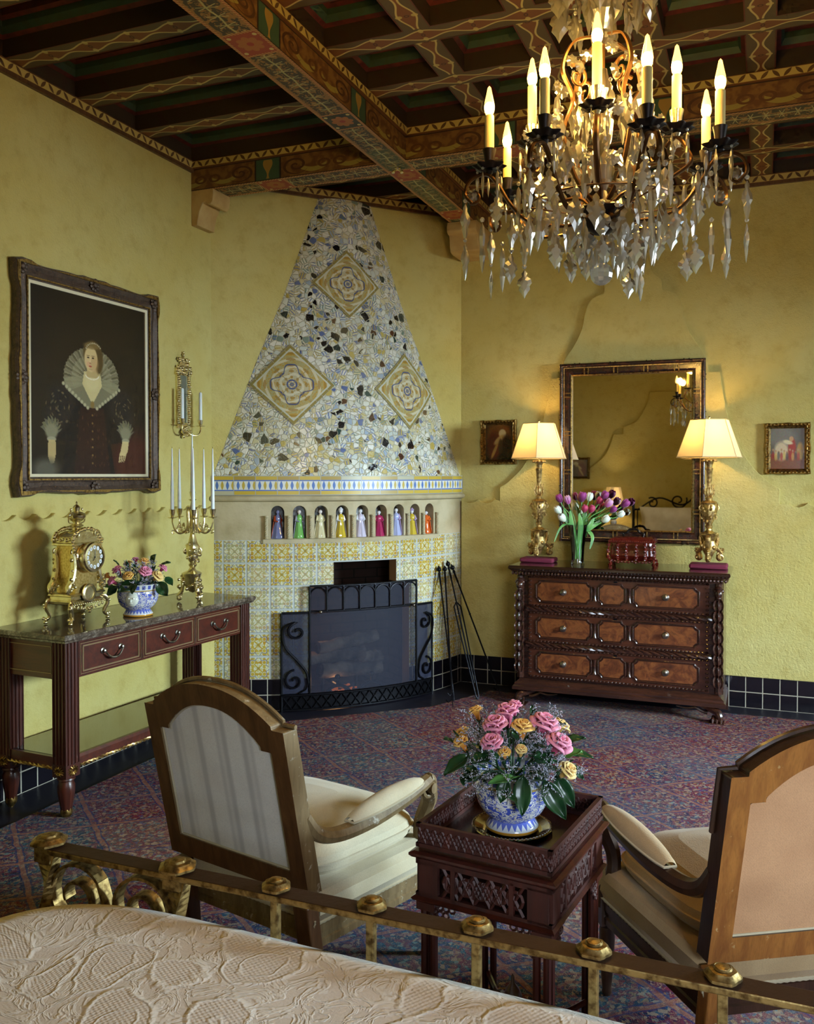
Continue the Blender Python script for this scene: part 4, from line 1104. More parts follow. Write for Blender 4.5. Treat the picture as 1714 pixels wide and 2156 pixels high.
figurine('white glazed figurine with yellow panel and pointed headdress', NU[3], GY, GW, GW, 1.0, True)
figurine('glazed figurine in white and lilac draped gown, middle niche', NU[4], glz('lilac white glaze', 206, 198, 220), GW, GW, 1.15)
figurine('glazed figurine in magenta gown', NU[5], GM, GM, GW, 1.05, False, .19)
figurine('glazed figurine in pale blue gown with mauve cloak', NU[6], GLB, GPU, GW)
figurine('small glazed figurine in yellow with mauve and white trim', NU[7], GY, GPU, GW, .9, True, .19)
figurine('glazed figurine in orange gown, rightmost niche', NU[8], GO, GO, GW, .85, False, .175)
# ------------------------------------------------------------------ console table
ct = thing('console_table', 'long mahogany console table with three drawers and a polished brown marble top', 'table', (-3.245, 4.010, 0), radians(86.9))
ct.scale = (1, 1, 1.0113)
L, D = 1.545, .515
def slab(b, x0, x1, y0, y1, prof):
    """prof = [(inset, z)] stacked rectangles"""
    R = []
    for i, z in prof: R.append([(x0 + i, y0 + i, z), (x1 - i, y0 + i, z), (x1 - i, y1 - i, z), (x0 + i, y1 - i, z)])
    for a, c in zip(R, R[1:]):
        for k in range(4): b.add([a[k], a[(k + 1) % 4], c[(k + 1) % 4], c[k]], [(0, 1, 2, 3)])
    b.add(R[0], [(3, 2, 1, 0)]); b.add(R[-1], [(0, 1, 2, 3)])
b = MB(); slab(b, -L / 2, L / 2, -D / 2, D / 2, [(.02, .842), (.012, .846), (.008, .856), (.0, .862), (.0, .876), (.004, .882), (.010, .884)]); b.build('marble_top', MARBLE, ct, ang=20)
b = MB(); l2, d2 = L / 2 - .03, D / 2 - .03
b.bx(-l2 + .08, l2 - .08, -d2 + .012, -d2 + .03, .665, .842); b.bx(-l2 + .02, l2 - .02, d2 - .02, d2, .665, .842)
b.bx(-l2 + .012, -l2 + .03, -d2 + .08, d2 - .05, .665, .842); b.bx(l2 - .03, l2 - .012, -d2 + .08, d2 - .05, .665, .842); b.bx(-l2 + .01, l2 - .01, -d2 + .01, d2, .825, .842)
b.build('apron', MAHOGX, ct, smooth=False)
for sx in (-1, 1):
    b = MB(); X = sx * (l2 - .008)
    for (y0, y1, z0, z1) in ((-d2 + .1, d2 - .07, .69, .692), (-d2 + .1, d2 - .07, .817, .819), (-d2 + .1, -d2 + .102, .69, .819), (d2 - .072, d2 - .07, .69, .819)): b.bx(min(X, X - sx * .004), max(X, X - sx * .004), y0, y1, z0, z1 + .002)
    b.build('end_beading', LINE, ct, smooth=False)
def swag(w_=.085):
    b = MB()
    for sg in (-1, 1): b.lathe([(.0, 0), (.015, .0), (.014, .004), (.006, .006), (.005, .016), (.008, .02), (.0, .024)], seg=12, c=(0, 0, 0))
    return b
dw = (2 * l2 - .19) / 3
for i in range(3):
    x0 = -l2 + .09 + (dw + .005) * i; x1 = x0 + dw; yf = -d2 + .004
    b = MB(); b.bx(x0, x1, yf, yf + .012, .675, .832); o = b.build('drawer', MAHOGX, ct, smooth=False, bevel=.002)
    b = MB()
    for k, (ins, th) in enumerate(((.006, .002), (.020, .0035), (.026, .0015))):
        for (a, c, e, f) in ((x0 + ins, x1 - ins, .675 + ins * .8, .675 + ins * .8 + th), (x0 + ins, x1 - ins, .832 - ins * .8 - th, .832 - ins * .8), (x0 + ins, x0 + ins + th, .675 + ins * .8, .832 - ins * .8), (x1 - ins - th, x1 - ins, .675 + ins * .8, .832 - ins * .8)):
            b.bx(a, c, yf - .004, yf + .001, e, f)
    b.build('drawer_beading', LINE, o, smooth=False)
    cx = (x0 + x1) / 2; b = MB()
    for sg in (-1, 1):
        b.M = TR(cx + sg * .062, yf, .768) @ RX(pi / 2); b.lathe([(.016, 0), (.015, .005), (.008, .007), (.007, .018), (.009, .022), (.0, .025)], seg=14); 
    b.M = Matrix(); P = [(cx + .062 * t, yf - .020 - .006 * (1 - t * t), .768 - .040 * (1 - abs(t) ** 2.4)) for t in [k / 12 - 1 for k in range(25)]]
    b.tube(P, [.0035 + .003 * (1 - abs(k / 12 - 1)) + .0008 * (k % 2) for k in range(25)], 8); b.build('swag_handle', PEWTER, o)
def fluted(w_, z0, z1):
    pts = []; n = 4; h = w_ / 2; fl = w_ / (n + .6)
    side = []
    for k in range(n):
        c = -h + w_ * (k + .5) / n
        for j in range(5): a = pi * j / 4; side.append((c - fl * .42 * cos(a), .0085 * sin(a)))
    poly = []
    for q in range(4):
        for (x, dep) in [(-h, 0)] + side:
            p = (x, -h + dep); a = q * pi / 2; poly.append((p[0] * cos(a) - p[1] * sin(a), p[0] * sin(a) + p[1] * cos(a)))
    b = MB(); n = len(poly); b.add([(x, y, z) for z in (z0, z1) for x, y in poly], [tuple(range(n))[::-1], tuple(range(n, 2 * n))] + [(i, (i + 1) % n, (i + 1) % n + n, i + n) for i in range(n)])
    return b
for sx in (-1, 1):
    for sy in (-1, 1):
        x, y = sx * (l2 - .042), sy * (d2 - .042)
        b = fluted(.086, .262, .842); lg = b.build('leg', MAHOG, ct, smooth=False); lg.location = (x, y, 0)
        b = MB(); b.box((0, 0, .235), (.088, .088, .062)); b.lathe([(.030, .205), (.040, .198), (.042, .190), (.034, .184), (.036, .172), (.041, .160), (.040, .13), (.034, .09), (.026, .045), (.022, .03)], seg=24, mod=lambda a, z: 1 + (.05 * cos(a * 10) if z < .165 else 0)); b.build('turned_foot', MAHOG, lg)
        b = MB(); b.lathe([(.025, .052), (.028, .040), (.026, .022), (.018, .010), (.012, .002), (.012, .0)], seg=20, mod=lambda a, z: 1 + .10 * cos(a * 8)); b.build('gilt_toe', PEWTER if False else FRAMEG, lg)
        b = MB()
        for q in ((0, -1), (sx, 0)):
            for k in range(12):
                a = k * pi / 6; r1 = .032
                c = Vector((q[0] * .045, q[1] * .045, .235))
                u_ = Vector((abs(q[1]), abs(q[0]), 0)); p1 = c + u_ * cos(a) * .006 + Vector((0, 0, sin(a) * .006)); p2 = c + u_ * cos(a) * r1 + Vector((0, 0, sin(a) * r1 * .8))
                b.tube([p1, (p1 + p2) / 2 + Vector((q[0], q[1], 0)) * .004, p2], [.003, .005, .002], 5)
        b.build('rosette', FRAMEG, lg)
b = MB(); b.bx(-l2 + .02, l2 - .02, -d2 + .015, d2, .275, .298); b.build('lower_shelf', GLASSTOP, ct, smooth=False, bevel=.004)
b = MB(); slab(b, -l2 + .07, l2 - .07, -d2 + .004, -d2 + .03, [(.0, .252), (0, .285), (.003, .3)]); b.bx(-l2 + .004, -l2 + .03, -d2 + .07, d2 - .05, .252, .298); b.bx(l2 - .03, l2 - .004, -d2 + .07, d2 - .05, .252, .298); b.build('shelf_rail', MAHOGX, ct, smooth=False)
def rope(b, p, q, r, pitch, strands=2):
    p, q = Vector(p), Vector(q); L_ = (q - p).length; n = int(L_ / pitch * 5); d = (q - p).normalized(); u_ = Vector((0, 0, 1)); v_ = d.cross(u_)
    for s_ in range(strands):
        P = []
        for i in range(n + 1):
            a = 2 * pi * i / 5 / 1.0 * .5 + s_ * 2 * pi / strands; P.append(p + d * (L_ * i / n) + (u_ * cos(a) + v_ * sin(a)) * r * .55)
        b.tube(P, r * .62, 5)
b = MB(); rope(b, (-l2 + .09, -d2 + .004, .246), (l2 - .09, -d2 + .004, .246), .0085, .03); rope(b, (-l2 + .004, -d2 + .09, .246), (-l2 + .004, d2 - .06, .246), .0085, .03); b.build('gilt_rope', GILT, ct)

# ------------------------------------------------------------------ carved dresser
REDW = wood('red brown walnut', srgb(88, 44, 26), srgb(58, 28, 18), coat=0.5, rough=0.28, axis=0)
dr = thing('dresser', 'carved dark walnut chest with three burl fronted drawers', 'dresser', (-.945, 6.40, 0))
W2 = .745; YF = -.29
b = MB(); slab(b, -W2, W2, YF, .25, [(.03, .962), (.018, .966), (.012, .975), (.0, .984), (.0, .998), (.006, 1.006)]); b.build('top', wood('polished walnut top', srgb(58, 34, 22), srgb(40, 24, 16), 1, .8, .12, 0), dr, ang=25)
b = MB(); b.bx(-.665, .665, YF + .075, .25, .19, .964); b.bx(-.70, .70, YF + .10, .25, .19, .94); b.build('carcass', DARKW, dr, smooth=False)
b = MB()
for k in range(62): b.ball((-.715 + 1.43 * k / 61, YF + .018, .952), .0112, (1, .9, 1.1), 7, 5)
for k in range(20):
    for sx in (-1, 1): b.ball((sx * .722, YF + .03 + k * .026, .953), .0095, (1, 1, 1), 6, 4)
b.build('bead_moulding', DARKW, dr)
def notched(x0, x1, z0, z1, c=.028):
    p = []
    for (cx, cz, a0) in ((x1, z1, 1), (x0, z1, 2), (x0, z0, 3), (x1, z0, 0)):
        sx = -1 if cx == x1 else 1; sz = -1 if cz == z1 else 1
        q = [(cx, cz + sz * c), (cx + sx * c * .35, cz + sz * c * .9), (cx + sx * c * .9, cz + sz * c * .35), (cx + sx * c, cz)]
        if (sx, sz) in ((-1, -1), (1, 1)): p += q
        else: p += q[::-1]
    return p
YD = YF + .062
for i, (z0, z1) in enumerate(((.712, .936), (.456, .680), (.204, .428))):
    b = MB(); b.bx(-.612, .612, YD, YD + .03, z0, z1); d_ = b.build('drawer', REDW, dr, smooth=False, bevel=.003)
    b = MB()
    for (q0, q1) in (((-.6, z0 + .012), (.6, z0 + .012)), ((-.6, z1 - .012), (.6, z1 - .012)), ((-.6, z0 + .012), (-.6, z1 - .012)), ((.6, z0 + .012), (.6, z1 - .012))):
        n = max(4, int(hypot(q1[0] - q0[0], q1[1] - q0[1]) / .026))
        for k in range(n + 1):
            x, z = q0[0] + (q1[0] - q0[0]) * k / n, q0[1] + (q1[1] - q0[1]) * k / n
            b.ball((x, YD - .003, z), .0100, (1.25, .9, .8), 6, 4)
    b.build('carved_border', DARKW, d_)
    pz0, pz1 = z0 + .036, z1 - .036
    for (x0, x1) in ((-.555, -.165), (-.118, .068), (.118, .548)):
        P = notched(x0, x1, pz0, pz1)
        b = MB(); P2 = notched(x0 + .012, x1 - .012, pz0 + .012, pz1 - .012, .026)
        b.prism(P2, YD - .008, YD + .002); b.build('burl_panel', BURL, d_, smooth=False)
        b = MB(); b.tube([(p[0], YD - .003, p[1]) for p in P], .0065, 6, closed=True, up=(0, 1, 0)); b.build('panel_moulding', wood('moulding %d %.1f' % (i, x0), srgb(84, 44, 26), srgb(50, 26, 18)) if False else DARKW, d_)
    for x in (-.142, .093):
        zc = (pz0 + pz1) / 2; b = MB()
        b.lathe([(.018, -.05), (.012, -.03), (.010, 0), (.012, .03), (.018, .05)], c=(x, YD, zc), seg=10); b.build('spindle_boss', DARKW, d_)
    for x in (-.36, .335):
        b = MB(); b.M = TR(x, YD - .008, (z0 + z1) / 2) @ RX(pi / 2) @ SCL(1.2, 1.2, 1.1)
        b.lathe([(.019, 0), (.019, .003), (.014, .006), (.012, .014), (.017, .018), (.016, .024), (.009, .027), (.0, .028)], seg=18); b.build('knob', PEWTER, d_)
    b = MB(); b.bx(-.013, .013, YD - .002, YD + .001, z1 - .045, z1 - .02); b.build('keyhole', IRON, d_, smooth=False)
for z in (.696, .442):
    b = MB(); rope(b, (-.63, YD - .002, z), (.63, YD - .002, z), .0165, .085, 3); b.build('rope_moulding', DARKW, dr)
for sx in (-1, 1):
    b = MB(); X = sx * .672; Y = YF + .062
    b.tube([(X, Y + .01, .20), (X, Y + .01, .93)], .026, 8)
    b.build('corner_post', DARKW, dr)
    # carved winged head at the top
    b = MB(); b.ball((X, Y - .018, .865), .030, (.9, .9, 1.15), 12, 8); b.ball((X, Y - .046, .86), .007); b.ball((X - .02, Y - .01, .885), .016); b.ball((X + .02, Y - .01, .885), .016); b.ball((X, Y - .012, .90), .024, (1.1, 1, .7)); b.ball((X, Y - .030, .838), .013, (1.3, 1, .8))
    b.build('carved_head', DARKW, dr)
    b = MB()
    for k in range(8):
        z = .80 - k * .072
        for q in (-1, 0, 1):
            P = [(X + q * .012, Y - .01, z + .03), (X + q * .026, Y - .034, z), (X + q * .024, Y - .036, z - .03), (X + q * .012, Y - .022, z - .052)]
            b.tube(catmull(P, 3), [.004, .008, .011, .012, .012, .011, .010, .008, .006, .004], 6, flat=(1.0, .55))
        b.ball((X, Y - .03, z - .012), .009)
    b.build('acanthus_drop', DARKW, dr)
b = MB(); slab(b, -.72, .72, YF + .02, .25, [(.0, .118), (.0, .142), (.012, .150), (.012, .162), (.03, .176), (.045, .192)]); b.build('plinth', DARKW, dr, ang=25)
for sx in (-1, 1):
    b = MB(); X = sx * .665; Y = YF + .065
    b.tube(catmull([(X - sx * .10, Y + .02, .112), (X - sx * .05, Y, .10), (X, Y - .02, .085), (X + sx * .018, Y - .035, .05), (X + sx * .012, Y - .03, .022)], 4), [.016 + .010 * sin(pi * i / 16) for i in range(17)], 9)
    for k in (-1, 0, 1): b.tube([(X + k * .020, Y - .02, .055), (X + k * .026, Y - .048, .036), (X + k * .026, Y - .056, .014)], [.013, .012, .006], 7)
    b.ball((X, Y - .02, .03), .028, (1.1, 1.2, .9)); b.bx(X - .045, X + .045, Y - .06, Y + .04, .0121, .018); b.build('claw_foot', DARKW, dr)
    b = MB(); P = [(X - sx * t, Y + .005, .10 - .04 * abs(sin(t * 22)) * (1 - t / .3)) for t in [.06 + .02 * k for k in range(11)]]; b.tube(P, [.012 - .0007 * k for k in range(11)], 7); b.build('scroll_bracket', DARKW, dr)
    b = MB(); b.bx(sx * .69 - .03, sx * .69 + .03, .18, .24, .0, .12); b.build('back_foot', DARKW, dr, smooth=False)

# ------------------------------------------------------------------ canvas pictures (painted grids)
def canvas(name, img, w_, h_, parent, y=-.002, rough=.35):
    H, W, _ = img.shape; me = bpy.data.meshes.new(name)
    V = [(w_ * (i / (W - 1) - .5), y, h_ * (.5 - j / (H - 1))) for j in range(H) for i in range(W)]
    F = [(j * W + i, (j + 1) * W + i, (j + 1) * W + i + 1, j * W + i + 1) for j in range(H - 1) for i in range(W - 1)]
    me.from_pydata(V, [], F); a = me.color_attributes.new('paint', 'FLOAT_COLOR', 'POINT')
    c = np.ones((H * W, 4), dtype=np.float32); q = np.clip(img.reshape(-1, 3), 0, 255) / 255.0
    c[:, :3] = np.where(q <= .04045, q / 12.92, ((q + .055) / 1.055) ** 2.4); a.data.foreach_set('color', c.ravel())
    g = Mat(name + ' paint'); n = g.nt.nodes.new('ShaderNodeVertexColor'); n.layer_name = 'paint'; g.col(n.outputs[0]); g.rough(rough); g.bump(g.noise(180, None, 3), .0005, .5)
    me.materials.append(g.m); me.update(); o = bpy.data.objects.new(name, me); COL.objects.link(o); o.parent = parent; return o
class Paint:
    def __init__(s, W, H, c): s.W, s.H = W, H; s.a = np.ones((H, W, 3)) * np.array(c, float); s.y, s.x = np.mgrid[0:H, 0:W] / np.array([H, W])[:, None, None]
    def lay(s, m, c): m = np.clip(m, 0, 1)[..., None]; s.a = s.a * (1 - m) + np.array(c, float) * m
    def ell(s, cx, cy, rx, ry, c, soft=.15, rot=0, al=1):
        dx, dy = s.x - cx, (s.y - cy); u_, v_ = dx * cos(rot) + dy * sin(rot), -dx * sin(rot) + dy * cos(rot)
        d = np.sqrt((u_ / rx) ** 2 + (v_ / ry) ** 2); s.lay(al * (1 + (1 - d) / soft), c) if False else s.lay(al * np.clip((1 - d) / soft + .5, 0, 1), c)
    def poly(s, P, c, al=1, soft=.004):
        ins = np.zeros(s.x.shape, bool); n = len(P)
        for i in range(n):
            (x1, y1), (x2, y2) = P[i], P[(i + 1) % n]
            if y1 == y2: continue
            k = ((y1 > s.y) != (y2 > s.y)) & (s.x < (x2 - x1) * (s.y - y1) / (y2 - y1) + x1); ins ^= k
        s.lay(ins * al, c)
    def spk(s, region, c, n, seed, al=.6):
        r = np.random.RandomState(seed); ys, xs = np.nonzero(region)
        for k in r.choice(len(ys), n): s.a[ys[k], xs[k]] = s.a[ys[k], xs[k]] * (1 - al) + np.array(c) * al
# portrait of a lady in a dark gown with a pale lace collar
p = Paint(230, 300, (24, 19, 13)); r = np.random.RandomState(2)
p.ell(.5, .35, .55, .5, (40, 31, 18), .9)
p.ell(.90, .92, .26, .18, (66, 30, 24), .8)
p.poly([(.34, .50), (.62, .50), (.80, .60), (.86, .70), (.80, .80), (.66, .82), (.70, 1), (.22, 1), (.28, .82), (.16, .78), (.10, .70), (.18, .60)], (22, 18, 18))
for (x, y, rx, ry) in ((.25, .60, .11, .10), (.20, .69, .09, .07), (.76, .60, .11, .11), (.80, .69, .08, .08)): p.ell(x, y, rx, ry, (38, 33, 30), .6)
for k in range(60):
    a = r.rand() * 6.28; q = r.rand() ** .5; cx, cy_ = ((.23, .64), (.78, .64))[k % 2]; p.ell(cx + .11 * q * cos(a), cy_ + .12 * q * sin(a), .004, .010, (108, 96, 66), .5, a, .7)
p.poly([(.40, .62), (.60, .62), (.66, 1), (.34, 1)], (46, 24, 20), .8)
for k in range(40): x, y = .36 + .3 * r.rand(), .64 + .36 * r.rand(); p.ell(x, y, .003, .010, (96, 62, 38), .5, .5 - r.rand(), .6)
# pleated collar: two layers of radiating pleats
for lay in range(2):
    for k in range(34):
        a = pi * (.86 + 1.28 * k / 33); R1, R2 = (.235, .175) if lay == 0 else (.17, .13)
        x, y = .50 + R1 * cos(a) * .98, .455 + R2 * sin(a) * .95; sh = 128 + 40 * (k % 2) - 10 * lay
        p.poly([(.50 + .07 * cos(a), .47 + .05 * sin(a)), (x - .020 * sin(a), y + .014 * cos(a)), (x + .012 * cos(a), y + .010 * sin(a)), (x + .020 * sin(a), y - .014 * cos(a))], (sh, sh - 5, sh - 36), .62)
for k in range(2):
    sg = 1 if k else -1; p.poly([(.50 + sg * .06, .44), (.50 + sg * .24, .47), (.50 + sg * .20, .54), (.50 + sg * .05, .62), (.50, .62)], (142, 138, 106), .8)
    for q in range(9): t = q / 8; p.ell(.50 + sg * (.24 - .20 * t), .50 + .12 * t, .012, .010, (170, 164, 130), .5)
p.poly([(.43, .42), (.57, .42), (.585, .49), (.50, .60), (.415, .49)], (196, 182, 130)); p.ell(.5, .47, .06, .05, (204, 190, 138), .5)
p.poly([(.455, .37), (.55, .37), (.555, .45), (.45, .45)], (182, 160, 108))
p.ell(.505, .318, .082, .078, (98, 78, 40), .2); p.ell(.56, .35, .035, .07, (84, 66, 34), .4); p.ell(.49, .345, .056, .072, (204, 180, 128), .14); p.ell(.52, .37, .035, .045, (182, 146, 98), .6, 0, .55); p.ell(.47, .375, .018, .014, (206, 150, 116), .6, 0, .6)
for x, q in ((.466, 1), (.507, 1)): p.ell(x, .338, .010, .0045, (60, 42, 30), .3); p.ell(x, .337, .004, .004, (24, 18, 16), .3); p.ell(x, .327, .013, .0025, (112, 84, 52), .5)
p.poly([(.482, .335), (.492, .335), (.488, .366), (.476, .366)], (220, 196, 146), .6); p.ell(.483, .368, .009, .004, (160, 116, 80), .5, 0, .8); p.ell(.484, .386, .013, .0045, (166, 70, 58), .3); p.ell(.486, .402, .018, .005, (176, 146, 98), .6, 0, .7)
p.ell(.50, .270, .07, .018, (124, 102, 58), .5, 0, .8)
for k in range(11): a = pi * (1.15 + .62 * k / 10); p.ell(.515 + .074 * cos(a), .315 + .062 * sin(a), .004, .004, (196, 190, 160), .4)
for k in range(14): a = pi * (.1 + .8 * k / 13); p.ell(.50 + .058 * cos(a), .432 + .026 * sin(a), .005, .004, (224, 218, 190), .4)
p.ell(.50, .60, .016, .02, (128, 104, 56), .4)
for k in range(7): p.ell(.50, .66 + .045 * k, .006, .006, (120, 96, 52), .4)
for (x, y, sg) in ((.165, .755, -1), (.80, .745, 1)):
    for k in range(9): a = pi * (1.05 + .9 * k / 8); p.poly([(x - .02, y + .03), (x + .085 * cos(a), y + .075 * sin(a)), (x + .07 * cos(a + .22), y + .06 * sin(a + .22)), (x + .02, y + .03)], (122 + 14 * (k % 2), 120 + 14 * (k % 2), 96), .7)
    p.ell(x, y + .01, .048, .04, (126, 124, 98), .4); p.ell(x, y + .05, .036, .014, (150, 146, 118), .3)
p.poly([(.14, .81), (.195, .81), (.20, .87), (.185, .93), (.155, .94), (.135, .89)], (182, 160, 108), .95)
p.poly([(.77, .80), (.83, .80), (.82, .86), (.79, .885), (.745, .88)], (200, 180, 126), .95)
for k in range(4): p.poly([(.745 + .018 * k, .865), (.757 + .018 * k, .865), (.742 + .016 * k, .925 - .004 * k), (.733 + .016 * k, .922)], (202, 182, 128), .9)
p.ell(.12, .97, .10, .06, (84, 82, 70), .8)
p.a += r.normal(0, 2.0, p.a.shape)
def carved_frame(w_, h_, fw, dep, amp, n=26, lobes=3):
    """scalloped outer outline, straight inner"""
    O = []; I = []
    def wob(t): return amp * (sin(pi * t * 1.0) ** 2 * .0 + (cos(2 * pi * t * lobes) * .35 + .0) + (.9 if abs(t - .5) < .09 or t < .09 or t > .91 else -.1))
    cs = [(-1, -1), (1, -1), (1, 1), (-1, 1)]
    for k in range(4):
        (a, c), (e, f) = cs[k], cs[(k + 1) % 4]
        for i in range(n):
            t = i / n; x, z = a + (e - a) * t, c + (f - c) * t; nx, nz = ((0, c) if c == f else (a, 0)); q = wob(t)
            O.append((x * w_ / 2 + nx * q, z * h_ / 2 + nz * q)); I.append((x * (w_ / 2 - fw), z * (h_ / 2 - fw)))
    return O, I
pt_ = thing('portrait_painting', 'large dark portrait of a lady in a pale lace collar on the left wall', 'painting', (XL + .012, 4.0, 2.152), radians(90))
PW, PH = 1.13, 1.205
O, I = carved_frame(PW, PH, .09, .05, .012)
def frame_prof(O, I, prof):
    """prof [(t across 0 outer..1 inner, y)]"""
    b = MB(); n = len(O); R = []
    for t, y in prof: R.append([(o[0] + (i[0] - o[0]) * t, y, o[1] + (i[1] - o[1]) * t) for o, i in zip(O, I)])
    for a, c in zip(R, R[1:]):
        b.add(a + c, [(k, (k + 1) % n, (k + 1) % n + n, k + n) for k in range(n)])
    return b
b = frame_prof(O, I, [(0, .0), (0, -.026), (.06, -.042), (.2, -.038), (.45, -.026), (.7, -.030), (.8, -.025), (1, -.018), (1, 0)]); b.build('frame', PFRAME, pt_, ang=50)
b = frame_prof(*carved_frame(PW - .022, PH - .022, .006, .05, .012), [(0, -.036), (0, -.046), (1, -.046), (1, -.036)]); b.build('gilt_edge', FRAMEG, pt_)
b = frame_prof(*carved_frame(PW - .145, PH - .145, .008, 0, 0), [(0, -.02), (0, -.032), (1, -.032), (1, -.015)]); b.build('gilt_bead', FRAMEG, pt_)
b = frame_prof(*carved_frame(PW - .18, PH - .18, .016, 0, 0), [(0, -.015), (0, -.022), (1, -.018), (1, -.005)]); b.build('cream_slip', simple('cream slip', srgb(214, 206, 176), .5), pt_)
b = MB(); random.seed(5)
for (x, z) in [(sx * (PW / 2 - .035), sz * (PH / 2 - .035)) for sx in (-1, 1) for sz in (-1, 1)] + [(0, PH / 2 - .03), (0, -PH / 2 + .03), (PW / 2 - .03, 0), (-PW / 2 + .03, 0)]:
    for k in range(9):
        a = k * .7; b.ball((x + .028 * cos(a), -.036, z + .028 * sin(a)), .012, (1.3, .6, .9), 7, 5)
    b.ball((x, -.040, z), .017, (1, .6, 1), 8, 5)
b.build('carved_leaves', PFRAME, pt_)
b = MB(); b.bx(-PW / 2 + .03, PW / 2 - .03, -.008, .0, -PH / 2 + .03, PH / 2 - .03); b.build('backing', CDARK, pt_, smooth=False)
canvas('canvas', p.a, PW - .2, PH - .2, pt_, -.0105)
def small_picture(label, loc, w_, h_, img, fw=.036):
    t = thing('small_painting', label, 'painting', loc)
    O, I = carved_frame(w_, h_, fw, .03, .004, 14, 4)
    frame_prof(O, I, [(0, .0), (0, -.03), (.15, -.038), (.4, -.026), (.65, -.034), (.85, -.02), (1, -.012), (1, 0)]).build('frame', FRAMEG, t, ang=40)
    b = MB()
    for k in range(44):
        s_ = k / 44 * 4; e = int(s_); f = (s_ - e) * 2 - 1; x, z = ((f, -1), (1, f), (-f, 1), (-1, -f))[e]; b.ball((x * (w_ / 2 - .01), -.035, z * (h_ / 2 - .01)), .0085, (1.1, .7, .8), 6, 4)
    b.build('carved_leaves', FRAMEG, t)
    b = MB(); b.bx(-w_ / 2 + .01, w_ / 2 - .01, -.006, .0, -h_ / 2 + .01, h_ / 2 - .01); b.build('backing', CDARK, t, smooth=False)
    canvas('canvas', img, w_ - 2 * fw + .006, h_ - 2 * fw + .006, t, -.009, .2); return t
a1 = Paint(48, 60, (40, 22, 12)); a1.ell(.5, .3, .5, .4, (110, 66, 28), .6); a1.ell(.3, .6, .25, .4, (86, 30, 18), .5); a1.ell(.62, .25, .13, .12, (196, 176, 130), .3); a1.ell(.5, .42, .22, .08, (172, 140, 84), .4, -.6); a1.ell(.34, .72, .05, .26, (160, 120, 60), .4, .5); a1.ell(.78, .6, .2, .3, (48, 26, 14), .5); a1.ell(.55, .6, .08, .2, (60, 40, 24), .4)
a1.a += r.normal(0, 5, a1.a.shape)
small_picture('small gilt framed painting in dark browns, left of the left table lamp', (-1.928, YB - .001, 1.905), .285, .342, a1.a)
a2 = Paint(54, 64, (92, 84, 72)); a2.ell(.3, .2, .4, .25, (112, 108, 98), .6); a2.poly([(0, .62), (1, .58), (1, 1), (0, 1)], (120, 70, 44)); a2.ell(.32, .55, .2, .22, (196, 176, 140), .4); a2.ell(.62, .5, .11, .26, (150, 44, 30), .4); a2.ell(.6, .26, .06, .06, (186, 140, 96), .3); a2.ell(.5, .34, .14, .05, (206, 190, 150), .4, .2); a2.ell(.85, .55, .1, .2, (170, 130, 60), .4)
for k in range(12): a2.ell(.08 + .08 * k, .52 + .03 * (k % 3), .025, .03, (170, 130, 90), .4); a2.ell(.08 + .08 * k, .66 + .02 * (k % 2), .04, .1, ((150, 40, 34), (190, 160, 80), (70, 60, 60))[k % 3], .5, 0, .7)
a2.a += r.normal(0, 5, a2.a.shape)
small_picture('small gilt framed painting of a crowd, right of the right table lamp', (.148, YB - .001, 1.833), .288, .352, a2.a)
rp = small_picture('gilt framed picture hanging on the near wall, seen in the mirror', (-2.45, YN + .032, 1.76), .36, .34, a1.a * .6 + 70); rp.rotation_euler = (0, 0, pi)

# ------------------------------------------------------------------ large mirror
mr = thing('wall_mirror', 'large mirror in a dark bamboo style frame with gilt lines above the dresser', 'mirror', (-.913, YB - .042, 1.817), radians(1.2))
MW, MH = 1.045, 1.335
def rect(w_, h_): return [(-w_ / 2, -h_ / 2), (w_ / 2, -h_ / 2), (w_ / 2, h_ / 2), (-w_ / 2, h_ / 2)]
BAMB = simple('dark lacquered bamboo', srgb(40, 28, 24), .25, 0, .7, None, (30, srgb(70, 38, 26)))
b = frame_prof(rect(MW - .02, MH - .02), rect(MW - .19, MH - .19), [(0, 0), (0, -.02), (.25, -.028), (.32, -.024), (.7, -.024), (.8, -.02), (1, -.01), (1, 0)]); b.build('frame', BAMB, mr, smooth=False)
b = MB()
def node_rod(b, p, q, r, step, rr=1.35):
    p, q = Vector(p), Vector(q); n = max(2, round((q - p).length / step)); b.tube([p, q], r, 10)
    d = (q - p).normalized()
    for i in range(n):
        for e in (-.018, .018):
            c = p.lerp(q, (i + .5) / n) + d * e; b.tube([c - d * .004, c + d * .004], r * rr, 10)
h, v = MW / 2 - .014, MH / 2 - .014
for q in (((-h - .012, v), (h + .012, v)), ((-h - .012, -v), (h + .012, -v)), ((-h, -v - .012), (-h, v + .012)), ((h, -v - .012), (h, v + .012))): node_rod(b, (q[0][0], -.024, q[0][1]), (q[1][0], -.024, q[1][1]), .0135, .26)
b.build('bamboo_rod', BAMB, mr)
b = frame_prof(rect(MW - .062, MH - .062), rect(MW - .074, MH - .074), [(0, -.02), (0, -.034), (1, -.034), (1, -.02)]); b.build('gilt_line', GILT, mr, smooth=False)
b = frame_prof(rect(MW - .172, MH - .172), rect(MW - .190, MH - .190), [(0, -.015), (0, -.030), (1, -.026), (1, -.005)]); b.build('gilt_slip', FRAMEG, mr, smooth=False)
b = MB(); hh, vv = MW / 2 - .062, MH / 2 - .062
for k in range(4):
    t = (k + .5) / 4 * 2 - 1
    for e in (-.014, .014):
        for s_ in (-1, 1): b.box((t * (hh - .03) + e, -.028, s_ * vv), (.007, .012, .042)); b.box((s_ * hh, -.028, t * (vv - .03) + e), (.042, .012, .007))
b.build('gilt_node_bands', FRAMEG, mr, smooth=False)
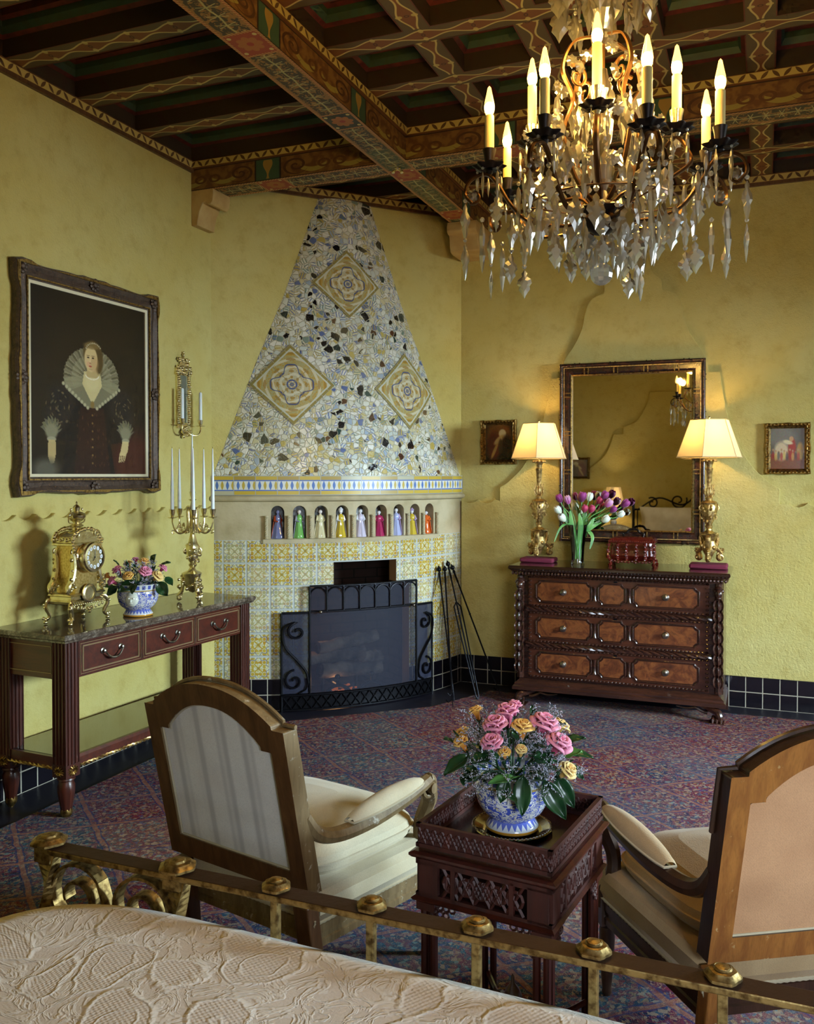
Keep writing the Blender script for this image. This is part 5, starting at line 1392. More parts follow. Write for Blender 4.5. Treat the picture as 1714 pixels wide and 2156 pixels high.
b = MB(); gw, gh = MW - .186, MH - .186; b.add([(-gw / 2, -.0075, -gh / 2), (gw / 2, -.0075, -gh / 2), (gw / 2, -.0075, gh / 2), (-gw / 2, -.0075, gh / 2)], [(0, 1, 2, 3)]); mg = b.build('glass', MIRROR, mr, smooth=False)
mg.rotation_euler = (0, 0, 0)
# ------------------------------------------------------------------ armchairs
def bez(P, n=8): return [tuple(p) for p in catmull(P, n)]
def chair(label, loc, rz, wd_back, wd_edge, fab_back, fab, gimp):
    t = thing('armchair', label, 'armchair', loc, rz)
    # back plane: x, height; leaning back along y
    def bk(x, z, d=0.0): return (x, -.235 - .15 * (z - .25) / .7 - d, z)
    HW = .295
    def outline(hw_, zs, pk, zb, step=.045, n=10):
        top = [(hw_, zs), (hw_ - step, zs)] + [(x, zs + .012 + (pk - zs - .012) * (1 - (abs(x) / (hw_ - step)) ** 2.3)) for x in [(hw_ - step) * (1 - 2 * k / (2 * n)) for k in range(0, 2 * n + 1)]] + [(-hw_ + step, zs), (-hw_, zs)]
        side = [(-hw_, zs + (zb - zs) * k / 6) for k in range(1, 7)]; bot = [(-hw_ + 2 * hw_ * k / 6, zb) for k in range(1, 7)]; rs = [(hw_, zb + (zs - zb) * k / 6) for k in range(1, 6)]
        return top + side + bot + rs
    O = outline(HW, .932, 1.03, .425); I = outline(HW - .058, .862, .965, .495, .04)
    def skinring(O, I, d0, d1, mats, name, parent=t, sm=False):
        b = MB(); n = len(O)
        ring = lambda P, d: [bk(x, z, d) for x, z in P]
        A, B_, C_, D_ = ring(O, d1), ring(I, d1), ring(I, d0), ring(O, d0)
        for k, (p, q) in enumerate(((B_, A), (A, D_), (C_, B_), (D_, C_))):
            b.mat = 0 if k == 0 else 1
            b.add(p + q, [(i, (i + 1) % n, (i + 1) % n + n, i + n) for i in range(n)])
        return b.build(name, mats, parent, smooth=sm, bevel=.005)
    bf = skinring(O, I, -.045, .012, [wd_back, wd_edge], 'back_frame')
    b = MB(); b.tube([bk(x, z, -.038) for x, z in outline(HW + .004, .938, 1.038, .43)[:27]], .007, 6); b.build('crest_moulding', wd_edge, bf)
    # upholstered back panel (outside) and cushioned inside
    b = MB(); n = len(I)
    cen = bk(0, .66, -.004); V = [bk(x, z, -.004) for x, z in I]
    rows = []
    for k in range(7):
        f = 1 - k / 7; rows.append([((x) * f, .68 + (z - .68) * f) for x, z in I])
    for k in range(6):
        a, c = rows[k], rows[k + 1]
        bl = lambda x, z: -.002 + .004 * (1 - (abs(x) / .24) ** 2)
        b.add([bk(x, z, bl(x, z)) for x, z in a + c], [((i + 1) % n, i, i + n, (i + 1) % n + n) for i in range(n)], [(x, z) for x, z in a + c])
    b.add([bk(x, z, .002) for x, z in rows[6]], [tuple(range(n))[::-1]], [(x, z) for x, z in rows[6]])
    b.build('outside_back', fab_back, t)
    b = MB(); b.tube([bk(x, z, .002) for x, z in I], .0045, 6, closed=True); b.build('back_braid', gimp, t)
    b = MB()
    b.grid(lambda u, v: bk((u - .5) * .49 * (1 - .02 * v), .42 + .50 * v * (1 - .18 * abs(2 * u - 1) ** 3), -.048 - .05 * (max(0, sin(pi * u)) * max(0, sin(pi * min(1, v * .95 + .03)))) ** .5), 16, 14, lambda u, v: (u * .5, v * .5), flip=False)
    b.build('inside_back', fab, t)
    # rear legs run on below the frame
    for sx in (-1, 1):
        b = MB(); X = sx * (HW - .03)
        V = []; S_ = [(.012, -.215, .018, .02), (.10, -.225, .022, .024), (.24, -.235, .028, .028), (.40, -.262, .029, .028)]
        b.tube([(X, y - .006, z) for z, y, a, c in S_], 1, 4, flat=(.028, .026), up=(1, 0, 0)); lg = b.build('rear_leg', wd_back, t, smooth=False, bevel=.005)
    # seat rails
    FW, FYY, RYY = .345, .335, -.225
    def railpoly(z0, z1, ins, o=0.0):
        pts = [(-HW + .01 + ins, RYY + ins), (HW - .01 - ins, RYY + ins), (FW - ins, FYY - .03 - ins)] + [((FW - ins) * cos(a), FYY - .03 - ins + (.045) * sin(a)) for a in [pi * k / 12 for k in range(1, 12)]] + [(-FW + ins, FYY - .03 - ins)]
        return pts
    def stack(b, L):
        R = [[(x, y, z) for x, y in railpoly(0, 0, i)] for i, z in L]; n = len(R[0])
        for a, c in zip(R, R[1:]): b.add(a + c, [(k, (k + 1) % n, (k + 1) % n + n, k + n) for k in range(n)])
        b.add(R[0], [tuple(range(n))[::-1]]); b.add(R[-1], [tuple(range(n))])
    b = MB(); stack(b, [(.012, .245), (.0, .252), (.0, .272), (.006, .276), (.006, .290), (.0, .294), (.0, .318), (.01, .325)]); b.build('seat_rail', wd_edge, t, ang=25)
    b = MB(); stack(b, [(.012, .325), (-.002, .333), (-.010, .355), (-.008, .395), (.004, .418), (.03, .43)]); b.build('seat_base', fab, t, ang=80)
    b = MB(); n0 = railpoly(0, 0, -.002)
    P = []
    for i in range(len(n0)):
        a, c = n0[i], n0[(i + 1) % len(n0)]; m = max(1, int(hypot(c[0] - a[0], c[1] - a[1]) / .009))
        for k in range(m): P.append((a[0] + (c[0] - a[0]) * k / m, a[1] + (c[1] - a[1]) * k / m, .329))
    b.tube(P, [.0042 + .0016 * (i % 2) for i in range(len(P))], 5, closed=True); b.build('seat_braid', gimp, t)
    # loose cushion with piping
    def cush(zc, h, puff, ins, name):
        b = MB(); N = 36
        def q(a, k):   # superellipse plan
            e = .42; c, s_ = cos(a), sin(a); x = (abs(c) ** e) * (1 if c >= 0 else -1); y = (abs(s_) ** e) * (1 if s_ >= 0 else -1)
            yy = y * .262 * k + .045; hwid = .265 + (.05 * (yy + .2) / .5); return x * (hwid - ins) * k, yy
        L = []
        for k, z in [(.0, zc + h / 2 + puff), (.3, zc + h / 2 + puff * .96), (.55, zc + h / 2 + puff * .75), (.78, zc + h / 2 + puff * .4), (.92, zc + h * .40), (.985, zc + h * .22), (1.0, zc + .004), (1.008, zc), (1.0, zc - .004), (.985, zc - h * .22), (.93, zc - h * .42), (.80, zc - h / 2), (0, zc - h / 2)]: L.append([(*q(2 * pi * i / N + .0, k), z) for i in range(N)])
        for a, c in zip(L, L[1:]): b.add(a + c, [(i, i + N, (i + 1) % N + N, (i + 1) % N) for i in range(N)], [(p[0] + p[2], p[1] + p[2]) for p in a + c])
        o = b.build(name, fab, t, ang=180)
        b = MB(); b.tube([(*q(2 * pi * i / 72, 1.012), zc) for i in range(72)], .0042, 6, closed=True); b.build('piping', fab, o)
    cush(.468, .105, .055, .0, 'seat_cushion')
    # arms
    for sx in (-1, 1):
        b = MB()
        A = bez([(sx * (HW - .02), -.285, .66), (sx * .285, -.24, .60), (sx * .305, -.17, .577), (sx * .335, -.05, .585), (sx * .362, .08, .612), (sx * .375, .17, .636), (sx * .376, .215, .645)], 6)
        b.tube(A, [.021 + .004 * sin(pi * i / (len(A) - 1)) for i in range(len(A))], 8, flat=(1.0, 1.1))
        sc = [(sx * .376, .215 + .030 * sin(a), .622 + .028 * cos(a)) for a in [.1 + .5 * k for k in range(11)]]
        b.tube(sc, [.019 - .0012 * k for k in range(11)], 8); b.M = TR(sx * .376, .219, .620) @ RY(pi / 2); b.lathe([(.0, -.026), (.017, -.025), (.019, -.020), (.019, .020), (.017, .025), (0, .026)], seg=14); b.M = Matrix()
        ar = b.build('arm', wd_edge, t)
        b = MB()
        Q = bez([(sx * .374, .222, .615), (sx * .350, .262, .56), (sx * .318, .262, .48), (sx * .318, .262, .41), (sx * .330, .290, .35), (sx * .333, .305, .30)], 6)
        b.tube(Q, [.020 + .006 * (abs(i / (len(Q) - 1) - .5) * 2) for i in range(len(Q))], 8, flat=(1, 1.15)); b.build('arm_support', wd_edge, t)
        b = MB(); n = 12
        def pad(u, v):
            y = -.125 + .30 * u; base = (sx * (.318 + .185 * (u * .3)), y, .603 + .047 * u)
            w_ = .036 * max(0.0, sin(pi * min(1, max(0, .04 + .92 * u)))) ** .35; a = pi * v
            return (base[0] - sx * w_ * cos(a) * 1.0, base[1], base[2] + (.038) * sin(a) * max(0, sin(pi * (.03 + .94 * u))) ** .45)
        b.grid(pad, 16, 10, lambda u, v: (u * .3, v * .1), flip=(sx < 0)); pd = b.build('arm_pad', fab, t)
        b = MB(); b.tube([pad(u, 0) for u in [k / 14 for k in range(15)]] + [pad(u, 1) for u in [1 - k / 14 for k in range(15)]], .004, 5, closed=True); b.build('pad_braid', gimp, pd)
        # front leg, tapered and fluted
        b = MB(); b.box((sx * .320, .300, .285), (.058, .058, .085)); b.lathe([(.022, .245), (.027, .238), (.022, .230), (.024, .222), (.025, .19), (.020, .09), (.014, .03), (.016, .022), (.012, .0122)], c=(sx * .320, .300, 0), seg=24, mod=lambda a, z: 1 - (.07 * max(0, cos(a * 10)) if .03 < z < .22 else 0)); b.build('front_leg', wd_edge, t)
    # twisted cord gimp at the rear corner
    for sx in (-1, 1):
        b = MB(); rope(b, (sx * (HW - .0), -.258, .345), (sx * (HW - .03), -.268, .26), .006, .02); rope(b, (sx * (HW - .058), -.255, .345), (sx * (HW - .03), -.268, .26), .006, .02); rope(b, (sx * (HW - .03), -.268, .26), (sx * (HW - .03), -.262, .10), .009, .03); b.build('tassel_cord', gimp, t)
    return t
chair('left armchair with grey striped back and cream linen cushion, beside the tray table', (-1.437, 2.586, .0), radians(-12.7), CHAIRW, CHAIRP, STRIPE, CREAM, GIMP)
chair('right armchair with plain tan back in worn honey brown wood, cut by the frame', (-.021, 2.71, .0), radians(31.5), CHAIRW2, wood('dark chair edge wood', srgb(70, 44, 28), srgb(48, 30, 18)), TAN, OLIVE, GIMP)

# ------------------------------------------------------------------ tray table
tb = thing('tray_table', 'small dark fretwork tray table between the two armchairs', 'side table', (-.625, 2.315, 0), radians(-7))
TW, TD = .180, .205
b = MB(); b.bx(-TW, TW, -TD, TD, .672, .684); b.build('tray_floor', wood('tray floor', srgb(62, 32, 18), srgb(38, 20, 14), 1, .5, .25, 1), tb, smooth=False)
def fret(b, p, q, z0, z1, n, th=.0045, style=0):
    p, q = Vector((*p, 0)), Vector((*q, 0))
    d = q - p
    for i in range(n):
        a, c = p + d * (i / n), p + d * ((i + 1) / n); m = (a + c) / 2; zm = (z0 + z1) / 2
        P = lambda v, z: Vector((v.x, v.y, z))
        if style == 0:
            b.tube([P(a, z0), P(m, zm), P(c, z1)], th, 4); b.tube([P(a, z1), P(m, zm), P(c, z0)], th, 4)
            b.tube([P(a, z1), P(a, z0)], th, 4)
        else:
            r_ = min((c - a).length, z1 - z0) / 2
            b.tube([m + (c - a).normalized() * r_ * .95 * cos(t_) + Vector((0, 0, zm + r_ * .95 * sin(t_))) for t_ in [2 * pi * k / 10 for k in range(10)]], th, 4, closed=True)
            b.tube([P(a, z0), P(m, zm), P(c, z1)], th, 4); b.tube([P(a, z1), P(m, zm), P(c, z0)], th, 4)
corners = [(-TW, -TD), (TW, -TD), (TW, TD), (-TW, TD)]
for k in range(4):
    (x0, y0), (x1, y1) = corners[k], corners[(k + 1) % 4]
    b = MB(); e = .006
    b.bx(min(x0, x1) - e, max(x0, x1) + e, min(y0, y1) - e, max(y0, y1) + e, .684, .694); b.bx(min(x0, x1) - e, max(x0, x1) + e, min(y0, y1) - e, max(y0, y1) + e, .735, .745)
    b.bx(min(x0, x1) - .002, max(x0, x1) + .002, min(y0, y1) - .002, max(y0, y1) + .002, .69, .70); 
    fret(b, (x0, y0), (x1, y1), .694, .736, 16 if k % 2 == 0 else 18, .0045, 1); b.bx(min(x0, x1) - .0015, max(x0, x1) + .0015, min(y0, y1) - .0015, max(y0, y1) + .0015, .69, .74); b.build('gallery', FRETW, tb, smooth=False)  # thin panel added behind the open frets so their gaps read dark
b = MB()
slab(b, -TW - .02, TW + .02, -TD - .02, TD + .02, [(.02, .652), (.006, .658), (.0, .664), (0, .670), (.01, .674)])
b.build('top_moulding', TABLEW, tb, ang=25)
for k in range(4):
    (x0, y0), (x1, y1) = corners[k], corners[(k + 1) % 4]; b = MB(); dx, dy = (x1 - x0), (y1 - y0); Lk = hypot(dx, dy); ux, uy = dx / Lk, dy / Lk
    b.bx(min(x0, x1) - .006, max(x0, x1) + .006, min(y0, y1) - .006, max(y0, y1) + .006, .640, .653); b.bx(min(x0, x1) - .006, max(x0, x1) + .006, min(y0, y1) - .006, max(y0, y1) + .006, .552, .566)
    for c in (.03, .10, Lk - .10, Lk - .03): b.box((x0 + ux * c, y0 + uy * c, .603), (.055 if (c in (.03, Lk - .03)) and abs(ux) > .5 else .012, .055 if (c in (.03, Lk - .03)) and abs(uy) > .5 else .012, .085))
    fret(b, (x0 + ux * .07, y0 + uy * .07), (x1 - ux * .07, y1 - uy * .07), .566, .640, 5, .0048, 1)
    fret(b, (x0 + ux * .08, y0 + uy * .08), (x1 - ux * .08, y1 - uy * .08), .580, .626, 8, .004, 0)
    b.build('fret_apron', FRETW, tb, smooth=False)
    for (cx_, cy_, s_) in ((x0, y0, 1), (x1, y1, -1)):
        b = MB()
        for j in range(4):
            for i in range(4 - j):
                c = Vector((cx_ + s_ * ux * (.045 + i * .017), cy_ + s_ * uy * (.045 + i * .017), .536 - j * .018))
                b.tube([c + Vector((ux, uy, 0)) * .0085 * cos(a) + Vector((0, 0, .0085 * sin(a))) for a in [2 * pi * q / 7 for q in range(7)]], .0032, 4, closed=True)
        b.build('fret_bracket', FRETW, tb, smooth=False)
b = MB(); slab(b, -TW - .016, TW + .016, -TD - .016, TD + .016, [(.016, .540), (.004, .545), (.0, .551), (.008, .557)]); b.build('lower_moulding', TABLEW, tb, ang=25)
for sx in (-1, 1):
    for sy in (-1, 1):
        b = MB()
        for (dx, dy) in ((0, 0), (-sx * .027, 0), (0, -sy * .027)): b.tube([(sx * (TW - .012) + dx, sy * (TD - .012) + dy, z) for z in (.012, .54)], .0105, 8)
        b.box((sx * (TW - .021), sy * (TD - .021), .53), (.052, .052, .02)); b.box((sx * (TW - .021), sy * (TD - .021), .022), (.05, .05, .02)); b.build('cluster_leg', TABLEW, tb)
b = MB()
for sx in (-1, 1):
    for sy in (-1, 1):
        b.tube(bez([(sx * (TW - .03), sy * (TD - .03), .17), (sx * .10, sy * .12, .155), (sx * .05, sy * .05, .20), (0, 0, .17)], 5), .008, 6)
b.lathe([(.012, .12), (.03, .14), (.026, .17), (.012, .19), (.022, .215), (.026, .235), (.018, .255), (.006, .27), (.004, .29), (.0, .295)], seg=12)
b.build('crossed_stretcher', TABLEW, tb)

# ------------------------------------------------------------------ bed
bd = thing('bed', 'large iron bed in the foreground with a gold rubbed footboard and twisted posts', 'bed', (-.52, .38, 0))
BXc, BYc = -.52, .38
def Lc(x, y, z=0): return (x - BXc, y - BYc, z)
RX0, RX1 = -1.56, .60
b = MB(); b.M = TR(-BXc, -BYc, 0)
n = 60; V = []
b.bx(RX0, RX1, 1.557, 1.607, .777, .791)
o = b.build('foot_rail', [OLDGOLD, BEDTOP], bd, smooth=False, bevel=.003)
for p in o.data.polygons:
    if p.normal.z > .9: p.material_index = 1
fx = [-1.538, -1.178, -.932, -.715, -.497, -.278, -.060, .158, .50]
for k, x in enumerate(fx):
    big = k in (0, 1, 8)
    s_ = 1.22 if big else .92
    b = MB(); b.lathe([(.024 * s_, 0), (.033 * s_, .005), (.033 * s_, .010), (.027 * s_, .014), (.024 * s_, .018), (.015 * s_, .019), (.013 * s_, .023), (.005 * s_, .025), (.0, .0255)], c=Lc(x, 1.583, .791), seg=24, mod=lambda a, z: 1 + .06 * cos(a * 6)); b.tube([Vector(Lc(x, 1.583, .8115)) + Vector((.014 * cos(a), .014 * sin(a), 0)) for a in [i * pi / 6 for i in range(12)]], .0022, 4, closed=True); b.build('rosette_finial', OLDGOLD, bd)
    if not big:
        b = MB(); b.bx(x - BXc - .0085, x - BXc + .0085, 1.572 - BYc, 1.590 - BYc, .20, .778); b.build('baluster', OLDGOLD, bd, smooth=False, bevel=.002)
    else:
        b = MB(); b.tube([Lc(x, 1.582, .777 - .765 * i / 60) for i in range(61)], 1.0, 4, flat=(.028, .012), twist=7.5, up=(1, 0, 0)); b.box(Lc(x, 1.582, .767), (.045, .045, .022)); b.build('twisted_post', OLDGOLD, bd, smooth=False)
b = MB(); b.M = TR(-BXc, -BYc, 0); b.bx(RX0 + .02, RX1 - .05, 1.572, 1.592, .19, .215); b.build('lower_rail', OLDGOLD, bd, smooth=False)
def strap(b, P, y=1.582, w_=.016, th=.0035, x0=0, z0=0, sc=1.0):
    pts = [Vector(Lc(x0 + p[0] * sc, y, z0 + p[1] * sc)) for p in P]; b.tube(pts, 1.0, 4, flat=(w_, th), up=(0, 1, 0))
for (xc, mir) in ((-1.452, 1), (-1.272, -1)):
    b = MB(); sp1 = spiral((0, 0), 0.6, .083, 1.45, 40, .30)
    strap(b, sp1, x0=xc, z0=.685); strap(b, [(x * -1, z) for x, z in spiral((0, -.155), -.4, .08, 1.3, 36, .3)], x0=xc, z0=.69)
    strap(b, [tuple(p)[:2] for p in catmull([(.068, .047, 0), (.085, -.02, 0), (.05, -.08, 0), (-.04, -.10, 0), (-.075, -.17, 0)], 6)], x0=xc, z0=.685)
    b.build('foot_scroll', OLDGOLD, bd, smooth=False)
for sx, X in ((-1, RX0 + .03), (1, RX1 - .10)):
    b = MB(); b.bx(X - BXc - .012, X - BXc + .012, -.62 - BYc, 1.58 - BYc, .22, .27); b.build('side_rail', BEDTOP, bd, smooth=False)
b = MB()
for k in range(11): x = -1.5 + .2 * k; b.tube([Lc(x, -.66, .35), Lc(x, -.66, 1.12)], .009, 6)
b.tube([Lc(RX0, -.66, 1.12), Lc(RX1, -.66, 1.12)], .014, 6)
for x in (RX0, RX1): b.tube([Lc(x, -.66, 0.0), Lc(x, -.66, 1.25)], .022, 8)
b.build('headboard_frame', IRON, bd)
b = MB()
for m in (-1, 1):
    for (c, r0, a0, tn) in (((m * .42, 1.26), .13, .4, 1.3), ((m * .80, 1.22), .09, 2.2, 1.2), ((m * .14, 1.32), .11, -.9, 1.2)):
        P = spiral(c, a0, r0, tn * m, 26, .2); b.tube([Lc(-.48 + x, -.66, z) for x, z in P], .012, 6)
    b.tube([Lc(-.48 + m * x, -.66, z) for x, z in [tuple(p)[:2] for p in catmull([(1.0, 1.13, 0), (.7, 1.30, 0), (.35, 1.20, 0), (.1, 1.42, 0), (0, 1.46, 0)], 6)]], .012, 6)
b.build('headboard_scroll', IRON, bd)
# mattress and bedspread
def softslab(name, x0, x1, y0, y1, z0, z1, r, mat, label, cat, bump=.0, nx=70, ny=64, uvs=1.0):
    b = MB(); cx_, cy_ = (x0 + x1) / 2, (y0 + y1) / 2; hx, hy = (x1 - x0) / 2, (y1 - y0) / 2; R = .16
    def f(u, v):
        # unfold: square -> rounded slab with skirts
        a, c = (u * 2 - 1), (v * 2 - 1); m = max(abs(a), abs(c)); k = 1.0 / 1.3
        def inplan(m_): pass
        t_ = m * 1.3
        if m < 1e-6: dx, dy = 1.0, 0.0
        else: dx, dy = a / m, c / m
        # rounded-corner square direction
        q = (abs(dx) ** 7 + abs(dy) ** 7) ** (1 / 7.0); dx, dy = dx / q, dy / q
        if t_ <= 1.0:
            s_ = t_; e = max(0, (s_ - (1 - r)) / r); z = z1 - r * .36 * (1 - sqrt(max(0, 1 - e * e))) * 1.0
            px, py = dx * hx * (s_ if s_ < 1 - r else (1 - r) + r * (sin(min(1, e) * pi / 2))), dy * hy * (s_ if s_ < 1 - r else (1 - r) + r * sin(min(1, e) * pi / 2))
        else:
            px, py = dx * hx, dy * hy; z = z1 - r * .36 - (t_ - 1.0) / .3 * (z1 - r * .36 - z0)
        z += bump * (sin(px * 7 + 1) * sin(py * 6.1)) if t_ < 1 else 0
        return (px, py, z)
    b.grid(f, nx, ny, lambda u, v: (u * (x1 - x0) * 1.3 * uvs, v * (y1 - y0) * 1.3 * uvs))
    o = b.build(name, mat, None, ang=180); o.location = (cx_, cy_, 0); return tag(o, label, cat)
mt = MB(); mt.bx(-.98, .98, -.98, 1.07, .27, .60); mt.build('mattress', simple('ticking', srgb(210, 204, 190), .9), bd, bevel=.05)
sp_o = softslab('bedspread', -1.545, .50, -.62, 1.545, .22, .727, .12, SPREAD, 'ivory matelasse bedspread with raised leaf pattern on the near bed', 'bedspread', .004); sp_o.rotation_euler = (0, radians(1.1), 0)
# pillows against the headboard
def pillow(label, loc, w_, h_, tilt):
    b = MB(); b.grid(lambda u, v: (w_ * (u - .5) * (1 - .06 * sin(pi * v)), h_ * (v - .5) * (1 - .06 * sin(pi * u)), .085 * (max(0, sin(pi * u) * sin(pi * v))) ** .4), 20, 14); b.grid(lambda u, v: (w_ * (u - .5) * (1 - .06 * sin(pi * v)), h_ * (v - .5) * (1 - .06 * sin(pi * u)), -.085 * (max(0, sin(pi * u) * sin(pi * v))) ** .4), 20, 14, flip=True)
    o = b.build('pillow', simple('embroidered pillow', srgb(226, 214, 188), .9, 0, 0, None, (6, srgb(206, 190, 160))), None, ang=180); o.location = loc; o.rotation_euler = (tilt, 0, 0); return tag(o, label, 'pillow', 'pillows on the bed')
pillow('cream pillow at the left of the headboard, seen in the mirror', (-1.02, -.50, .96), .86, .46, radians(68)); pillow('cream pillow at the right of the headboard, out of the mirror', (-.08, -.50, .96), .86, .46, radians(68))
# bedside table and lamp reflected in the mirror
nt_ = thing('bedside_table', 'dark bedside table beside the bed head, seen in the mirror', 'table', (-1.86, -.66, 0))
b = MB(); slab(b, -.24, .24, -.22, .22, [(.01, .73), (0, .735), (0, .755), (.006, .76)]); b.build('top', DARKW, nt_, smooth=False)
b = MB(); b.bx(-.21, .21, -.19, .19, .58, .73); b.build('drawer', DARKW, nt_, smooth=False)
for sx in (-1, 1):
    for sy in (-1, 1): b = MB(); b.tube([(sx * .19, sy * .17, .0), (sx * .19, sy * .17, .6)], .022, 6); b.build('leg', DARKW, nt_)
# ------------------------------------------------------------------ gilt table lamps
def vol(b, c, r0, a0, turns, th, M=None, n=22, r1=.2, y=0.0):
    P = spiral(c, a0, r0, turns, n, r1); b.tube(xz(P, y), [th * (1 - .45 * i / n) for i in range(n + 1)], 7)
def scroll_leg(b, P, th, e0=None, e1=None):
    """P list of (x, z) control points; tube with thicker middle and volutes at both ends"""
    Q = [tuple(p)[:2] for p in catmull([(x, z, 0) for x, z in P], 6)]; n = len(Q)
    b.tube(xz(Q), [th * (.75 + .4 * sin(pi * i / (n - 1))) for i in range(n)], 8, flat=(1.0, 1.35))
    for e in (e0, e1):
        if e: vol(b, *e)
def table_lamp(label, loc, shade_rz, wdt):
    t = thing('table_lamp', label, 'lamp', loc)
    b = MB(); b.bx(-.125, .125, -.085, .085, 0, .034); pad = b.build('velvet_pad', PADRED, None, bevel=.012); pad.location = loc
    tag(pad, 'crimson velvet pad under the ' + ('left' if wdt < .222 else 'right') + ' table lamp', 'pad', 'velvet pads under the table lamps')
    z = .036
    for k in range(3):
        b = MB(); b.M = RZ(k * 2.094 + .5)
        scroll_leg(b, [(.040, .222), (.062, .205), (.058, .165), (.050, .135), (.072, .112), (.090, .09)], .0135, ((.052, .212), .018, 0.8, .9, .009))
        vol(b, (.076, .088), .022, 1.2, -1.2, .010); scroll_leg(b, [(.075, .092), (.068, .06), (.085, .045)], .013); vol(b, (.085, .0235 + z - .036 + .036), .022, 2.4, -1.1, .010)
        for (x, zz, r_) in ((.098, .105, .014), (.088, .12, .011), (.104, .12, .009), (.094, .09, .010)): b.ball((x, 0, zz), r_, (1, 1.2, .8), 8, 5)
        b.M = RZ(k * 2.094 + .5) @ TR(0, 0, .036) if False else RZ(k * 2.094 + .5)
        for v in b.v: v.z += .010
        b.build('scroll_foot', GILT, t)
    b = MB(); b.lathe([(.0, .05), (.012, .055), (.020, .075), (.030, .10), (.048, .13), (.046, .16), (.036, .19), (.050, .218), (.062, .232), (.064, .240), (.040, .248), (.020, .262), (.018, .275)], seg=24, mod=lambda a, z: 1 + .10 * cos(a * 3 + .4) * (1 if z < .235 else .3)); 
    for k in range(9): a = k * .698; b.ball((.047 * cos(a), .047 * sin(a), .145 + .012 * (k % 2)), .0125, (1, 1, 1.3), 7, 5)
    b.build('pedestal', GILT, t)
    b = MB(); b.lathe([(.016, .270), (.024, .282), (.026, .292), (.020, .30), (.024, .315), (.040, .35), (.050, .39), (.055, .425), (.050, .44), (.056, .452), (.046, .462), (.022, .47), (.026, .485), (.018, .495)], seg=24, mod=lambda a, z: 1 + .07 * cos(a * 8) * (.3 < z < .44)); random.seed(11)
    for k in range(4): 
        b.M = RZ(k * pi / 2 + .3); vol(b, (.048, .415), .020, 1.4, -1.1, .007); vol(b, (.040, .352), .014, -1.4, 1.1, .006); b.M = Matrix()
    for k in range(16): a = random.uniform(0, 6.28); zz = random.uniform(.32, .44); q = .026 + .03 * (zz - .3) / .14; b.ball((q * cos(a), q * sin(a), zz), .009, (1, 1, 1.2), 6, 4)
    b.build('carved_urn', GILT, t)
    b = MB()
    for k in range(7):
        a = k * 2 * pi / 7; P = [(q * cos(a), q * sin(a), zz) for q, zz in ((.014, .49), (.030, .51), (.032, .54), (.026, .56), (.034, .578))]; b.tube(catmull(P, 4), [.007 - .0003 * i for i in range(17)], 6)
    b.lathe([(.012, .49), (.02, .51), (.018, .55), (.012, .56)], seg=12); b.build('leaf_cup', GILT, t)
    b = MB(); b.lathe([(.013, .55), (.017, .60), (.022, .675), (.026, .68), (.027, .69), (.020, .695)], seg=24, mod=lambda a, z: 1 - .16 * max(0, cos(a * 6))); b.build('reeded_stem', GILT, t)
    b = MB(); b.lathe([(.018, .694), (.022, .715), (.034, .738), (.040, .745), (.030, .752), (.0, .754)], seg=16)
    for k in range(10): a = k * .628; b.ball((.043 * cos(a), .043 * sin(a), .742), .0105, (1, 1, .9), 7, 5)
    b.build('capital', GILT, t)
    b = MB(); b.tube([(0, 0, .75), (0, 0, 1.035)], .004, 8); b.ball((0, 0, 1.040), .009); b.build('harp_finial', BRASS, t)
    b = MB(); R0, R1 = wdt, wdt * .585; z0, z1 = .765, 1.022
    hx = lambda R, zz: [(R * cos(shade_rz + k * pi / 3), R * sin(shade_rz + k * pi / 3), zz) for k in range(6)]
    A, B_ = hx(R0, z0), hx(R1, z1)
    for k in range(6):
        j = (k + 1) % 6; n = 4
        for q in range(n):
            f0, f1 = q / n, (q + 1) / n; l = lambda a, c, f: tuple(a[i] + (c[i] - a[i]) * f for i in range(3)); sg = lambda f: 0
            b.add([l(A[k], B_[k], f0), l(A[j], B_[j], f0), l(A[j], B_[j], f1), l(A[k], B_[k], f1)], [(0, 1, 2, 3)])
    sh = b.build('lamp_shade', SHADE, t, smooth=False)
    b = MB(); b.tube(A, .0035, 6, closed=True); b.tube(B_, .003, 6, closed=True)
    for k in range(6): b.tube([A[k], B_[k]], .0022, 5)
    b.build('shade_piping', SHADETRIM, sh)
    b = MB(); b.ball((0, 0, .885), .028, (1, 1, 1.25), 12, 8); b.build('bulb', m_emit('lamp bulb %.2f' % wdt, srgb(255, 206, 130), 8.0), t)
    l_ = bpy.data.lights.new('lamp_bulb_light', 'POINT'); l_.energy = LAMP_W; l_.color = (1, .58, .20); l_.shadow_soft_size = .03
    lo = bpy.data.objects.new('lamp_bulb_light', l_); COL.objects.link(lo); lo.location = (loc[0], loc[1], loc[2] + .93)
    return t
LAMP_W = 9.0; CH_W = 8.0
table_lamp('left gilt table lamp with lit cream hexagonal shade beside the tulip vase', (-1.545, 6.43, 1.0065), radians(38), .220)
table_lamp('right gilt table lamp with lit cream hexagonal shade, near the wooden box', (-.352, 6.43, 1.0065), radians(22), .226)
